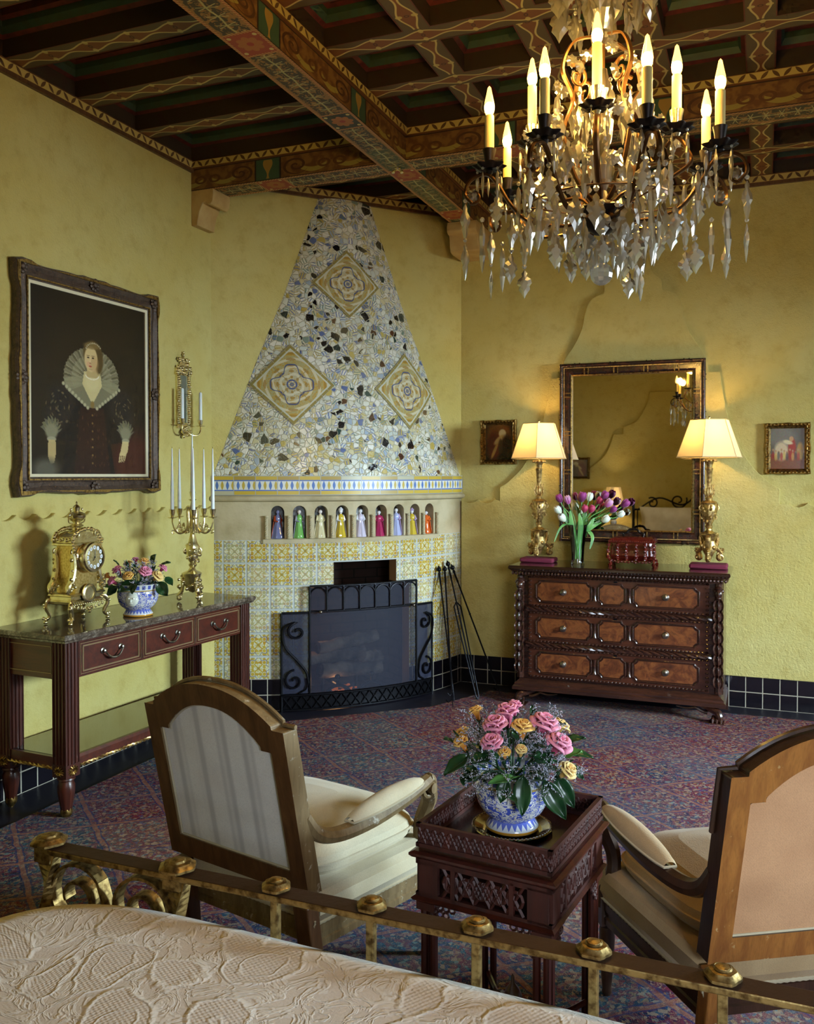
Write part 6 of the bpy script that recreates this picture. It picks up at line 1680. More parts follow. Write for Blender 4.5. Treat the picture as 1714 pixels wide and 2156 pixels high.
# lamp seen in the mirror
t = thing('bedside_lamp', 'lit bedside lamp on the bedside table, seen in the mirror', 'lamp', (-1.86, -.66, .76))
b = MB(); b.lathe([(.07, 0), (.07, .015), (.03, .03), (.045, .10), (.05, .16), (.02, .24), (.012, .40)], seg=18); b.build('base', MAJ, t)
b = MB(); b.lathe([(.165, .40), (.105, .70)], seg=24, mod=lambda a, z: 1 + .02 * cos(a * 12), cap=False); b.build('lamp_shade', SHADE, t)
l_ = bpy.data.lights.new('bedside_bulb', 'POINT'); l_.energy = 12; l_.color = (1, .72, .42); l_.shadow_soft_size = .04
lo = bpy.data.objects.new('bedside_bulb', l_); COL.objects.link(lo); lo.location = (-1.86, -.66, 1.30)

# ------------------------------------------------------------------ brass mantel clock
ck = thing('mantel_clock', 'ornate polished brass clock with an urn finial on the marble table top', 'clock', (-3.285, 3.585, .8945), radians(90))
def leafy(b, pts, r=.009, sc=(1, 1, 1)):
    for x, y, z in pts: b.ball((x, y, z), r * random.uniform(.7, 1.25), sc, 7, 5)
random.seed(21)
for sx in (-1, 1):
    for sy in (-1, 1):
        b = MB(); b.M = TR(sx * .115, sy * .070, 0) @ SCL(sx, 1, 1) @ RZ(-sy * -.5 if sx > 0 else -sy * -.5)
        scroll_leg(b, [(-.02, .125), (.012, .112), (.022, .085), (.006, .055), (.004, .035), (.022, .018)], .0085); b.ball((.022, 0, .010), .0105, (1.2, 1.1, .9)); vol(b, (.0, .112), .018, 0, 1.1, .006)
        leafy(b, [(.02, 0, .024), (.03, .006, .03), (.014, -.008, .03), (.026, 0, .085), (.03, 0, .10)], .008); b.build('scroll_foot', BRASS, ck)
b = MB(); slab(b, -.125, .125, -.075, .075, [(.015, .098), (.004, .104), (.0, .116), (.008, .124), (.008, .140), (.0, .146), (.004, .154), (.022, .160)]); b.build('base', BRASS, ck, ang=25)
b = MB()
for k in range(9): x = -.10 + .025 * k; vol(b, (x, .088 - .014 * sin(pi * k / 8)), .010, 1.5, 1.2, .0032, y=-.078, n=12)
for k in range(17): b.ball((-.115 + .0144 * k, -.079, .100), .0045)
leafy(b, [(0, -.08, .07), (0, -.08, .058), (-.012, -.08, .078), (.012, -.08, .078)], .009); b.build('pierced_apron', BRASS, ck)
b = MB(); b.lathe([(.0, 0), (.048, .0), (.050, .006), (.042, .012), (.034, .012), (.032, .006), (0, .006)], seg=28); b.M = Matrix(); 
for v in b.v: v[:] = (v.x, -.075 - v.z, v.y + .150)
b.build('grille_boss', BRASS, ck)
b = MB(); slab(b, -.078, .078, -.060, .060, [(.0, .155), (0, .40), (.004, .41)]); b.build('case', m_gold('chased brass', srgb(232, 206, 136), srgb(196, 160, 84), .35, 90), ck, smooth=False)
for sx in (-1, 1):
    for sy in (-1, 1):
        b = MB(); b.M = TR(sx * .078, sy * .058, 0) @ SCL(sx, 1, 1)
        scroll_leg(b, [(.040, .165), (.048, .19), (.022, .225), (.008, .28), (.010, .34), (.018, .36)], .012); vol(b, (.036, .178), .022, -1.2, 1.2, .008); vol(b, (.012, .365), .015, 1.8, -1.1, .006)
        leafy(b, [(.012 + .008 * sin(k * 2.1), .004 * cos(k), .20 + .018 * k) for k in range(9)], .0095); leafy(b, [(.03 + .012 * cos(k * 1.9), -.012 + .01 * sin(k * 2.7), .175 + .008 * k) for k in range(8)], .0085); b.build('corner_scroll', BRASS, ck)
b = MB(); slab(b, -.098, .098, -.072, .072, [(.014, .392), (.0, .398), (0, .408), (.006, .412), (.006, .420)]); b.build('cornice', BRASS, ck, ang=25)
b = MB(); P = [(.088 * cos(pi * i / 16), .415 + .052 * sin(pi * i / 16)) for i in range(17)]; b.prism(P, -.062, .062); b.build('arched_top', BRASS, ck)
b = MB()
for k in range(26):
    a = pi * k / 25; q = .098; leafy(b, [(q * cos(a), -.064 + .004 * sin(k * 3), .418 + .062 * sin(a)), (q * cos(a), .062, .418 + .062 * sin(a))], .0105)
for sx in (-1, 1):
    for k in range(7): leafy(b, [(sx * (.075 + .006 * k), -.07, .33 + .015 * k), (sx * .095, -.06 + .02 * k, .425 + .004 * (k % 2))], .0095)
    vol(b, (sx * .07, .452), .020, 0 if sx > 0 else pi, 1.2 * sx, .006, y=-.066)
b.build('leaf_cresting', BRASS, ck)
b = MB(); b.lathe([(.072, 0), (.074, .010), (.068, .016), (.070, .040), (.076, .044), (.078, .056), (.072, .064), (.060, .066)], seg=40, cap=False); b.lathe([(.0, .0), (.07, .0)], seg=30, cap=False)
for v in b.v: v[:] = (v.x, -.055 - v.z, v.y + .336)
dm = b.build('dial_drum', BRASS, ck)
b = MB(); b.lathe([(.0, .058), (.064, .058)], seg=36, cap=False)
for v in b.v: v[:] = (v.x, -.055 - v.z, v.y + .336)
dl = b.build('dial', m_gold('dial gilt', srgb(206, 190, 140), srgb(170, 150, 96), .4, 120), dm)
CAR = simple('white enamel cartouche', srgb(232, 236, 240), .2, 0, .5); INK = simple('black enamel numeral', srgb(22, 24, 40), .4)
NUM = ['XII', 'I', 'II', 'III', 'IIII', 'V', 'VI', 'VII', 'VIII', 'IX', 'X', 'XI']
for k, s_ in enumerate(NUM):
    a = pi / 2 - k * pi / 6; c = (.050 * cos(a), .336 + .050 * sin(a))
    b = MB(); O = [(c[0] + .0105 * cos(q) * (1 if abs(cos(q)) < .9 else .9), c[1] + .0105 * sin(q)) for q in [i * pi / 7 for i in range(14)]]; b.prism(O, -.1155, -.1125); co = b.build('numeral_plaque', CAR, dl, smooth=False)
    b = MB(); wmap = {'I': .0022, 'V': .0052, 'X': .0052}; tot = sum(wmap[ch] for ch in s_); x = -tot / 2; h_ = .0048
    b.M = TR(c[0], -.1158, c[1]) @ RY(-(a - pi / 2))
    for ch in s_:
        w_ = wmap[ch]; m = x + w_ / 2
        st = {'I': [((m, -h_), (m, h_))], 'V': [((x + .0006, h_), (m, -h_)), ((x + w_ - .0006, h_), (m, -h_))], 'X': [((x + .0006, h_), (x + w_ - .0006, -h_)), ((x + w_ - .0006, h_), (x + .0006, -h_))]}[ch]
        for p, q in st: b.tube([(p[0], 0, p[1]), (q[0], 0, q[1])], .00055, 4)
        x += w_
    b.build('numeral', INK, co)
b = MB(); b.tube([(0, -.118, .336), (.002, -.118, .372)], .0014, 5); b.tube([(0, -.119, .336), (-.014, -.119, .318)], .0016, 5); b.ball((0, -.118, .336), .004); b.build('clock_hands', INK, dl)
b = MB(); b.lathe([(.045, .462), (.048, .470), (.040, .476), (.024, .480), (.020, .492), (.034, .498), (.036, .504), (.020, .512), (.018, .520), (.032, .530), (.046, .545), (.048, .556), (.040, .562), (.030, .570), (.014, .576), (.016, .586), (.019, .596), (.012, .606), (.004, .612), (.006, .620), (.0, .630)], seg=24)
for v in b.v: v.z -= .008
urn = b.build('urn_finial', BRASS, ck)
for sx in (-1, 1):
    b = MB(); b.tube(catmull([(sx * .030, 0, .505), (sx * .055, 0, .515), (sx * .054, 0, .545), (sx * .040, 0, .556), (sx * .042, 0, .575)], 4), .004, 6); b.ball((sx * .040, 0, .578), .007); b.ball((sx * .052, 0, .55), .008); b.build('urn_handle', BRASS, urn)

# ------------------------------------------------------------------ brass candelabra
cb = thing('candelabrum', 'tall ornate brass candelabrum with six white tapers on the marble table', 'candelabrum', (-3.17, 4.42, .8945), radians(22))
random.seed(8)
for k in range(3):
    b = MB(); b.M = RZ(k * 2.094 - .9)
    scroll_leg(b, [(.035, .155), (.06, .14), (.058, .10), (.066, .06), (.085, .035), (.080, .012)], .010); vol(b, (.05, .140), .020, .4, 1.2, .007); vol(b, (.078, .018), .014, 2.6, -1.1, .008)
    leafy(b, [(.07 + .012 * sin(q * 1.7), .012 * cos(q * 2.3), .02 + .014 * q) for q in range(9)], .0105); b.build('scroll_foot', BRASS, cb)
b = MB(); b.lathe([(.0, .05), (.02, .06), (.046, .10), (.052, .14), (.058, .158), (.060, .168), (.045, .176), (.026, .184), (.018, .196), (.014, .206)], seg=18, mod=lambda a, z: 1 + .12 * cos(a * 3 + 2.7)); leafy(b, [(.05 * cos(q * .7), .05 * sin(q * .7), .08 + .06 * (q % 3) / 3) for q in range(18)], .011); b.build('pedestal', BRASS, cb)
b = MB(); b.lathe([(.012, .20), (.020, .21), (.024, .22), (.016, .232), (.028, .25), (.036, .29), (.040, .325), (.030, .345), (.024, .36), (.018, .385), (.013, .41), (.016, .43), (.012, .44)], seg=20, mod=lambda a, z: 1 + .08 * cos(a * 5)); leafy(b, [((.030 + .012 * (q % 2)) * cos(q * .9), (.030 + .012 * (q % 2)) * sin(q * .9), .24 + .0055 * q) for q in range(20)], .011)
for k in range(4): b.M = RZ(k * pi / 2 + .4); vol(b, (.036, .30), .018, 1.2, -1.2, .006)
b.build('stem', BRASS, cb)
b = MB(); b.lathe([(.018, .436), (.022, .442), (.018, .448)], seg=14); b.lathe([(.018, .548), (.022, .554), (.014, .562), (.008, .60)], seg=14)
for k in range(5): a = 2 * pi * (k + .5) / 5 - .03; b.tube([(.013 * cos(a), .013 * sin(a), .445), (.013 * cos(a), .013 * sin(a), .55)], .0035, 6)
b.lathe([(.004, .595), (.024, .607), (.025, .610), (.006, .613), (.012, .625), (.015, .64), (.018, .652), (.019, .655), (.010, .655)], seg=18); b.build('central_column', BRASS, cb)
tap = []
for k in range(5):
    a = radians(-2 + 72 * k); b = MB(); b.M = RZ(a)
    Q = [(.014, .545), (.030, .56), (.034, .53), (.030, .47), (.044, .425), (.075, .408), (.105, .425), (.122, .47), (.123, .495)]
    scroll_leg(b, Q, .0052); vol(b, (.040, .420), .012, -1.0, -1.2, .004); vol(b, (.082, .435), .018, -1.2, 1.1, .004); vol(b, (.118, .420), .012, -2.2, 1.2, .0035); leafy(b, [(.082, 0, .46), (.076, 0, .452), (.09, 0, .452), (.11, 0, .44), (.06, 0, .415)], .0065)
    b.lathe([(.004, .493), (.026, .503), (.027, .506), (.008, .508), (.011, .516), (.016, .530), (.018, .548), (.020, .552), (.010, .552)], c=(.123, 0, 0), seg=18); b.build('branch', BRASS, cb)
    tap.append((.123 * cos(a), .123 * sin(a), .545, a))
ang = radians(22)
def taper(label, x, y, z, h_, r0, r1, grp, cat='candle'):
    b = MB(); b.lathe([(r0, 0), (r0, .01), (r0 * .86 + r1 * .14, h_ * .3), (r1, h_ * .965), (r1 * .7, h_ * .99), (.0, h_)], seg=16); o = b.build('taper_candle', WAX); o.location = (x, y, z)
    b = MB(); b.tube([(0, 0, h_ - .003), (0, 0, h_ + .007)], .001, 4); b.build('wick', IRON, o)
    return tag(o, label, cat, grp)
LB = ['white taper on the rightmost branch of the candelabrum', 'white taper on the far right branch, just behind the two middle tapers', 'white taper on the far left branch, mostly hidden behind the leftmost one', 'leftmost white taper on the near branch of the candelabrum', 'white taper on the nearest branch, right of the central candle']
for (lx, ly, z, a), lb in zip(tap, LB): taper(lb, -3.17 + lx * cos(ang) - ly * sin(ang), 4.42 + lx * sin(ang) + ly * cos(ang), .8945 + z, .37, .0115, .0035, 'tapers in the candelabrum')
taper('tallest white taper in the middle of the candelabrum', -3.17, 4.42, .8945 + .650, .355, .0115, .0035, 'tapers in the candelabrum')

# ------------------------------------------------------------------ mirrored wall sconce
sn = thing('wall_sconce', 'narrow brass wall sconce with engraved mirror and two candle arms on the left wall', 'sconce', (XL, 4.868, 2.14), radians(90))
b = MB(); b.bx(-.040, .040, -.012, -.004, -.145, .165); b.build('mirror_plate', SMIRROR, sn, smooth=False)
random.seed(4); b = MB()
for sx in (-1, 1):
    b.bx(sx * .055 - .017, sx * .055 + .017, -.016, 0, -.16, .19)
    for k in range(24): leafy(b, [(sx * .056 + random.uniform(-.012, .012), -.018, -.15 + .0145 * k)], .0095)
b.bx(-.07, .07, -.016, 0, -.185, -.15); b.bx(-.07, .07, -.016, 0, .165, .2)
b.build('frame', BRASS, sn)
b = MB(); P = [(-.085, .165), (-.08, .21), (-.045, .235), (-.03, .262), (.03, .262), (.045, .235), (.08, .21), (.085, .165)]; b.prism(P, -.014, 0)
for k in range(26): leafy(b, [(random.uniform(-.075, .075), -.018, random.uniform(.17, .22))], .012)
for k in range(10): leafy(b, [(random.uniform(-.05, .05), -.018, random.uniform(.235, .275))], .012)
for sx in (-1, 1): vol(b, (sx * .045, .262), .018, 0 if sx > 0 else pi, sx * 1.1, .007, y=-.014)
b.tube([(0, -.014, .27), (0, -.014, .315)], .006, 6); b.ball((0, -.014, .30), .010); b.ball((0, -.014, .318), .007); b.build('crown', BRASS, sn)
b = MB()
for k in range(12): leafy(b, [(random.uniform(-.03, .03), -.02, -.17 - .006 * k)], .012)
b.build('pendant_mask', BRASS, sn)
for sx in (-1, 1):
    b = MB(); b.tube(catmull([(0, -.02, -.19), (sx * .03, -.05, -.225), (sx * .075, -.07, -.225), (sx * .100, -.075, -.195), (sx * .1, -.075, -.165)], 5), .0055, 7); vol(b, (sx * .03, -.205), .014, 0, sx * 1.2, .004, y=-.04)
    b.lathe([(.004, -.17), (.030, -.166), (.031, -.163), (.008, -.160), (.014, -.148), (.017, -.128), (.018, -.125), (.008, -.125)], c=(sx * .1, -.075, 0), seg=16); b.build('candle_arm', BRASS, sn)
taper('white candle on the left arm of the wall sconce', XL + .075, 4.768, 2.012, .20, .0115, .0105, 'candles in the wall sconce'); taper('white candle on the right arm of the wall sconce', XL + .075, 4.968, 2.012, .19, .0115, .0105, 'candles in the wall sconce')

# ------------------------------------------------------------------ carved wooden casket
cs = thing('carved_box', 'small carved red mahogany casket with a looped handle on the dresser', 'box', (-.862, 6.44, 1.0065))
BXM = wood('glossy red mahogany', srgb(118, 36, 24), srgb(72, 20, 16), 1, .9, .15, 0)
b = MB(); N = 48
def bplan(a, k): e = .35; c, s_ = cos(a), sin(a); return ((abs(c) ** e) * (1 if c > 0 else -1) * .150 * k, (abs(s_) ** e) * (1 if s_ > 0 else -1) * .088 * k)
L_ = [(.93, .036), (1.0, .05), (1.06, .075), (1.04, .11), (.98, .145), (.96, .165)]
R_ = [[(*bplan(2 * pi * i / N, k * (1 + .025 * cos(i * pi / 2.4))), z) for i in range(N)] for k, z in L_]
for a, c in zip(R_, R_[1:]): b.add(a + c, [(i, (i + 1) % N, (i + 1) % N + N, i + N) for i in range(N)])
b.add(R_[0], [tuple(range(N))[::-1]]); b.add(R_[-1], [tuple(range(N))]); b.build('body', BXM, cs)
b = MB()
for x in (-.155, -.095, -.035, .03, .09, .15):
    b.tube(catmull([(x, -.090, .16), (x * 1.04, -.102, .12), (x * 1.05, -.106, .08), (x, -.094, .045)], 5), [.008 + .004 * sin(i * 1.3) for i in range(16)], 7)
    for z in (.15, .10, .06): b.ball((x * 1.04, -.103, z), .010, (1.4, .7, .9), 7, 4)
b.build('carved_ribs', BXM, cs)
b = MB(); slab(b, -.162, .162, -.100, .100, [(.004, .165), (.0, .170), (.0, .178), (.008, .184), (.02, .196), (.05, .205)])
for k in range(24): b.ball((-.155 + .0135 * k, -.098, .176), .008, (1, .8, 1), 6, 4); b.ball((-.14 + .0122 * k, -.085, .188), .009, (1, 1, .7), 6, 4)
b.build('lid', BXM, cs)
b = MB(); b.tube(catmull([(-.065, 0, .205), (-.07, 0, .225), (-.045, 0, .232), (-.028, 0, .252), (0, 0, .258), (.028, 0, .252), (.045, 0, .232), (.07, 0, .225), (.065, 0, .205)], 5), [.008 + .002 * (i % 2) for i in range(41)], 7); b.ball((0, 0, .258), .011); b.build('looped_handle', BRONZED, cs)
for sx in (-1, 1):
    for sy in (-1, 1): b = MB(); b.tube(catmull([(sx * .13, sy * .07, .045), (sx * .15, sy * .085, .03), (sx * .145, sy * .082, .012), (sx * .16, sy * .09, .006)], 4), .011, 7); b.ball((sx * .150, sy * .086, .009), .0125, (1, 1, .7)); b.build('foot', BXM, cs)
b = MB()
for k in range(11): b.ball((-.12 + .024 * k, -.086, .036 - .010 * abs(sin(k * 1.3))), .010, (1.3, .6, .8), 6, 4)
b.build('carved_apron', BXM, cs)
# ------------------------------------------------------------------ flowers
CR = Vector((cos(radians(22)), sin(radians(22)), 0)); AW = Vector((-sin(radians(22)), cos(radians(22)), 0))   # right / away axes of the seating group
def rose_mesh(name, mats, openness=1.0, seed=0):
    r = random.Random(seed); b = MB()
    def petal(a0, base_r, top_r, h, w_, curl, z0=0.0):
        def f(u, v):
            a = a0 + (u - .5) * w_ * (1 - .25 * (2 * u - 1) ** 2 * 0); k = v
            rad = base_r + (top_r - base_r) * (k ** 1.2) * (1.0) + .12 * curl * max(0, k - .7) * 2
            edge = 1 - .18 * (abs(2 * u - 1) ** 3) * k
            z = z0 + h * (sin(k * pi * .56)) * edge - curl * .35 * max(0, k - .72) ** 1.3 * 1.2
            q = rad * (1 - .12 * cos((2 * u - 1) * pi * .5) * (1 - k)); w2 = sin(pi * min(1, .25 + k * .8)) * .0
            return (q * cos(a), q * sin(a), z)
        b.grid(f, 8, 7, lambda u, v: (u, v))
    # unit rose: radius about 0.5, height about 0.85
    for k in range(5): petal(k * 1.9 + r.random(), .015, .07 + .03 * k, .80 - .01 * k, 2.6, .0, .02)
    for k in range(5): petal(k * 1.257 + .3 + r.random() * .3, .05, .24 * (.8 + .25 * openness), .80 + r.random() * .05, 1.9, .15 * openness)
    for k in range(5): petal(k * 1.257 + .9 + r.random() * .3, .07, .36 * (.7 + .3 * openness), .74 + r.random() * .06, 1.8, .45 * openness)
    for k in range(4): petal(k * 1.571 + r.random() * .4, .08, .47 * (.6 + .4 * openness), .62 + r.random() * .06, 1.9, .8 * openness)
    me = b.build(name, mats, None, ang=180, solid=.012)
    return me
def make_rose(label, p, d, kind, opn, size, grp, seed=0, base=None):
    """p head centre, d pointing direction (outward), stem runs back to base"""
    key = (kind, round(opn, 1))
    mats = {'pink': PINK, 'apricot': APRI, 'yellow': YELR}[kind]
    o = rose_mesh({'pink': 'pink_rose', 'apricot': 'apricot_rose', 'yellow': 'yellow_rose'}[kind], mats, opn, seed)
    d = Vector(d).normalized(); o.rotation_euler = d.to_track_quat('Z', 'Y').to_euler(); o.scale = (size,) * 3; o.location = Vector(p) - d * size * .42
    b = MB()
    for k in range(5):
        a = k * 1.257; b.tube([(.02 * cos(a), .02 * sin(a), -.05), (.16 * cos(a), .16 * sin(a), .02), (.26 * cos(a), .26 * sin(a), .16)], [.05, .045, .01], 5, flat=(.4, 1.2))
    b.tube([(0, 0, .0), (0, 0, -.18)], .055, 6)
    q = o.rotation_euler.to_matrix().inverted()
    if base is not None:
        e = q @ ((Vector(base) - o.location)) / size
        b.tube(catmull([(0, 0, -.1), (0, 0, -.6), (e.x * .6, e.y * .6, e.z * .6 - .3), tuple(e)], 5), .045, 6)
    b.build('stem', LEAF, o); return tag(o, label, 'rose', grp)
def leaf_mesh(b, base, tip, width, droop=.2, up=(0, 0, 1)):
    base, tip = Vector(base), Vector(tip); d = tip - base; L_ = d.length; d.normalize(); s_ = d.cross(Vector(up)).normalized(); n_ = s_.cross(d)
    def f(u, v):
        w_ = width * (sin(pi * (v ** .8)) ** .9) ; c = (2 * u - 1)
        return base + d * (L_ * v) + s_ * (w_ * c * .5) + n_ * (.18 * width * abs(c) - droop * L_ * (v - .4) ** 2 + .03 * width * sin(v * 14))
    b.grid(f, 6, 10, lambda u, v: (u, v))
def leaf(label, base, tip, width, mat=None, droop=.25, grp=None, up=(0, 0, 1)):
    b = MB(); leaf_mesh(b, (0, 0, 0), Vector(tip) - Vector(base), width, droop, up); o = b.build('leaf', mat or LEAF, None, ang=180, solid=.0012); o.location = base
    b = MB(); d = (Vector(tip) - Vector(base)); b.tube([-d * .25, d * .0, d * .5], .0016, 5); b.build('leaf_stalk', mat or LEAF, o); return tag(o, label, 'leaf', grp)
def sprigs(name, label, c, R, zr, n, seed, sz=.0018):
    r = random.Random(seed); b = MB(); c = Vector(c)
    for k in range(n):
        th = r.uniform(0, 2 * pi); ph = r.uniform(zr[0], zr[1]); d = Vector((cos(th) * cos(ph), sin(th) * cos(ph), sin(ph))); L_ = R * r.uniform(.72, 1.12)
        P = [c + d * L_ * .35, c + d * L_ * .7 + Vector((0, 0, .01)), c + d * L_]; b.mat = 1; b.tube(P, .0009, 4)
        if k % 2 == 0: q = c + d * L_ * r.uniform(.45, .8); e = (d + Vector((r.uniform(-1, 1), r.uniform(-1, 1), r.uniform(-.6, .6)))).normalized() * .05; b.mat = 2; leaf_mesh(b, q, q + e, .022, .1)
        for j in range(9):
            t_ = r.uniform(.5, 1.0); q = c + d * L_ * t_; e = Vector((r.uniform(-1, 1), r.uniform(-1, 1), r.uniform(-.2, 1))).normalized() * R * .11; b.mat = 1; b.tube([q, q + e], .0005, 3)
            b.mat = 0
            for m in range(6): w_ = q + e * (.2 + .17 * m) + Vector((r.uniform(-1, 1), r.uniform(-1, 1), r.uniform(-1, 1))) * .0022; b.ball(w_, sz * r.uniform(.6, 1.1), (1, 1, 1.3), 4, 3)
    o = b.build(name, [SPRIG, SPRIGG, LEAF], None, smooth=False); return tag(o, label, 'filler flowers', kind='stuff')
def bowl(label, loc, s_, mask=True):
    t = thing('ceramic_bowl', label, 'bowl', loc, radians(22))
    b = MB(); b.lathe([(.0, .004), (.072, .0), (.078, .003), (.079, .010), (.074, .018), (.068, .027), (.064, .034), (.072, .041), (.090, .056), (.102, .078), (.108, .104), (.108, .130), (.104, .142), (.107, .148), (.112, .172), (.115, .174), (.110, .172), (.102, .145), (.098, .11), (.0, .05)], seg=48, cap=False)
    for v in b.v: v *= s_
    b.uv = [[(a, c) for a, c in q] for q in b.uv]; o = b.build('body', MAJ, t, ang=60)
    if mask:
        b = MB(); b.M = TR(0, -.015, -.012); b.ball((0, -.092 * s_, .108 * s_), .034 * s_, (1, .5, 1.05), 14, 10); b.ball((0, -.112 * s_, .106 * s_), .006 * s_, (.8, 1, 1.6)); b.ball((-.012 * s_, -.107 * s_, .118 * s_), .005 * s_); b.ball((.012 * s_, -.107 * s_, .118 * s_), .005 * s_); b.ball((0, -.108 * s_, .092 * s_), .007 * s_, (1.5, .6, .5)); b.ball((0, -.09 * s_, .138 * s_), .03 * s_, (1, .5, .4)); b.build('lion_mask', MAJW, t)
    return t
# bouquet on the tray table
B1 = Vector((-.633, 2.332, .684))
pl = MB(); pl.lathe([(.0, .004), (.075, .002), (.085, .004), (.100, .012), (.108, .013), (.110, .011), (.108, .009), (.085, .0), (.0, .0)], seg=48, mod=lambda a, z: 1 + .008 * cos(a * 36), cap=False)
for k in range(60): a = k * 2 * pi / 60; pl.ball((.105 * cos(a), .105 * sin(a), .013), .0035, (1, 1, .7), 5, 3)
po = pl.build('silver_plate', SILVER); po.location = B1; tag(po, 'round silver plate with beaded rim under the flower bowl on the tray table', 'plate')
bowl('blue, yellow and white ceramic bowl of roses on the silver plate', (B1.x, B1.y, B1.z + .005), .92, False)
def at1(px, py, away=0.0): return Vector((B1.x, B1.y, 0)) + CR * ((px - 1083) * .00128 * (1 + away / 2.4)) + AW * away + Vector((0, 0, 1.65 - (py - 1000) * .00128 * (1 + away / 2.4)))
C1 = B1 + Vector((0, 0, .14))
R1 = [('pink', .8, 1044, 1540, -.05, .068, 'large pink rose bud on the upper left of the tray table bouquet'), ('pink', .7, 1074, 1512, .01, .066, 'tall pink rose at the top of the tray table bouquet'), ('pink', .7, 1093, 1496, .05, .045, 'small deep pink rose peeking over the top of the bouquet'),
      ('pink', .8, 1033, 1576, -.09, .060, 'pink rose low on the left of the tray table bouquet'), ('pink', 1.1, 1146, 1538, -.04, .074, 'largest open pink rose, upper right of the tray table bouquet'), ('pink', 1.1, 1171, 1577, -.09, .066, 'open pink rose just below the largest one'),
      ('apricot', 1.1, 1099, 1543, -.06, .056, 'open apricot rose in the middle of the tray table bouquet'), ('apricot', .6, 975, 1574, -.02, .046, 'apricot rose bud at the far left of the tray table bouquet'), ('apricot', .7, 1056, 1594, -.11, .036, 'small apricot bud below the left pink roses'),
      ('yellow', .5, 1091, 1589, -.11, .036, 'small yellow bud in the lower middle of the bouquet'), ('yellow', .9, 1187, 1633, -.11, .050, 'pale orange rose lowest on the right of the bouquet'), ('yellow', 1.1, 1184, 1540, .03, .056, 'pale yellow rose behind the large pink rose'), ('apricot', .8, 1012, 1507, .05, .042, 'apricot rose at the back left of the bouquet'),
      ('apricot', .9, 985, 1552, .06, .042, 'rust coloured apricot rose at the back left edge')]
for i, (kd, op, px, py, aw, sz, lb) in enumerate(R1):
    p = at1(px, py, aw); d = (p - C1); d.z += .12; make_rose(lb, p, d, kd, op * .8, sz * 1.2, 'roses in the tray table bouquet', i, C1)
LV1 = [((985, 1600), (930, 1640), .05, -.06, LEAF, 'dark leaf at the far left of the tray bouquet'), ((1095, 1640), (1090, 1728), .05, -.13, LEAF, 'large dark leaf hanging over the front of the tray bowl'), ((1060, 1650), (1045, 1700), .04, -.12, LEAF, 'small dark leaf left of the hanging leaf on the bowl'), ((1075, 1645), (1018, 1658), .036, -.12, LEAFL, 'bright green leaf over the bowl rim at left'),
       ((1140, 1650), (1185, 1735), .055, -.11, LEAF, 'long glossy leaf drooping right of the bowl'), ((1170, 1640), (1208, 1710), .05, -.06, LEAF, 'glossy leaf at the right edge of the tray bowl'), ((1190, 1570), (1240, 1560), .036, .02, LEAF, 'green leaf sticking out at upper right of the tray bouquet'), ((1200, 1590), (1258, 1602), .032, .03, LEAF, 'pointed leaf at the far right of the tray bouquet'),
       ((1190, 1600), (1228, 1590), .04, -.03, LEAFL, 'bright leaf beside the right pink rose'), ((1000, 1620), (990, 1652), .045, .0, LEAF, 'dark leaf at the lower left of the tray bouquet'), ((960, 1570), (938, 1562), .03, .03, LEAF, 'small leaf behind the left apricot rose'), ((1210, 1620), (1236, 1650), .03, .02, LEAF, 'thin leaf at the lower right of the bouquet'), ((1120, 1600), (1160, 1615), .05, -.08, LEAF, 'leaf under the open pink roses'), ((1030, 1600), (985, 1615), .05, -.08, LEAF, 'leaf under the left pink roses')]
for (a, c, w_, aw, m, lb) in LV1: leaf(lb, at1(*a, aw), at1(*c, aw - .02), w_, m, .2, 'leaves in the tray table bouquet', up=(0, -1, .6) if abs(c[1] - a[1]) > 45 else (0, -.4, 1))
sprigs('statice_sprigs', 'mass of lavender statice sprigs filling the tray table bouquet', B1 + Vector((0, 0, .17)), .19, (-.2, .9), 130, 3, .0015)
# bouquet on the console
B2 = Vector((-3.125, 3.865, .8945))
bowl('blue and white ceramic bowl with lion mask and roses on the marble table', tuple(B2), 1.0)
def at2(px, py, away=0.0): k = .00257 * (1 + away / 4.75); return Vector((B2.x, B2.y, 0)) + CR * ((px - 292) * k) + AW * away + Vector((0, 0, 1.65 - (py - 1000) * k))
C2 = B2 + Vector((0, 0, .16))
R2 = [('pink', .8, 253, 1202, -.02, .062, 'pink rose at the left of the marble table bouquet'), ('pink', .9, 247, 1224, -.06, .056, 'lower left pink rose of the marble table bouquet'), ('pink', 1.0, 315, 1205, -.07, .066, 'large open pink rose at the centre right of the marble table bouquet'), ('pink', .6, 285, 1180, .02, .044, 'pink bud at the top of the marble table bouquet'), ('pink', .9, 343, 1197, .0, .050, 'pale pink rose at the right of the marble table bouquet'),
      ('apricot', .9, 284, 1214, -.09, .058, 'orange rose at the front of the marble table bouquet'), ('apricot', .8, 307, 1184, -.01, .054, 'orange rose at the top right of the marble table bouquet'), ('yellow', 1.0, 338, 1214, -.05, .062, 'yellow orange rose at the lower right of the marble table bouquet'), ('apricot', .9, 269, 1188, .02, .046, 'orange rose behind the left pink rose'), ('apricot', .6, 231, 1213, -.01, .044, 'orange bud at the far left near the clock')]
for i, (kd, op, px, py, aw, sz, lb) in enumerate(R2):
    p = at2(px, py, aw); d = (p - C2); d.z += .06; make_rose(lb, p, d, kd, op * .9, sz * 1.15, 'roses in the marble table bouquet', i + 20, C2)
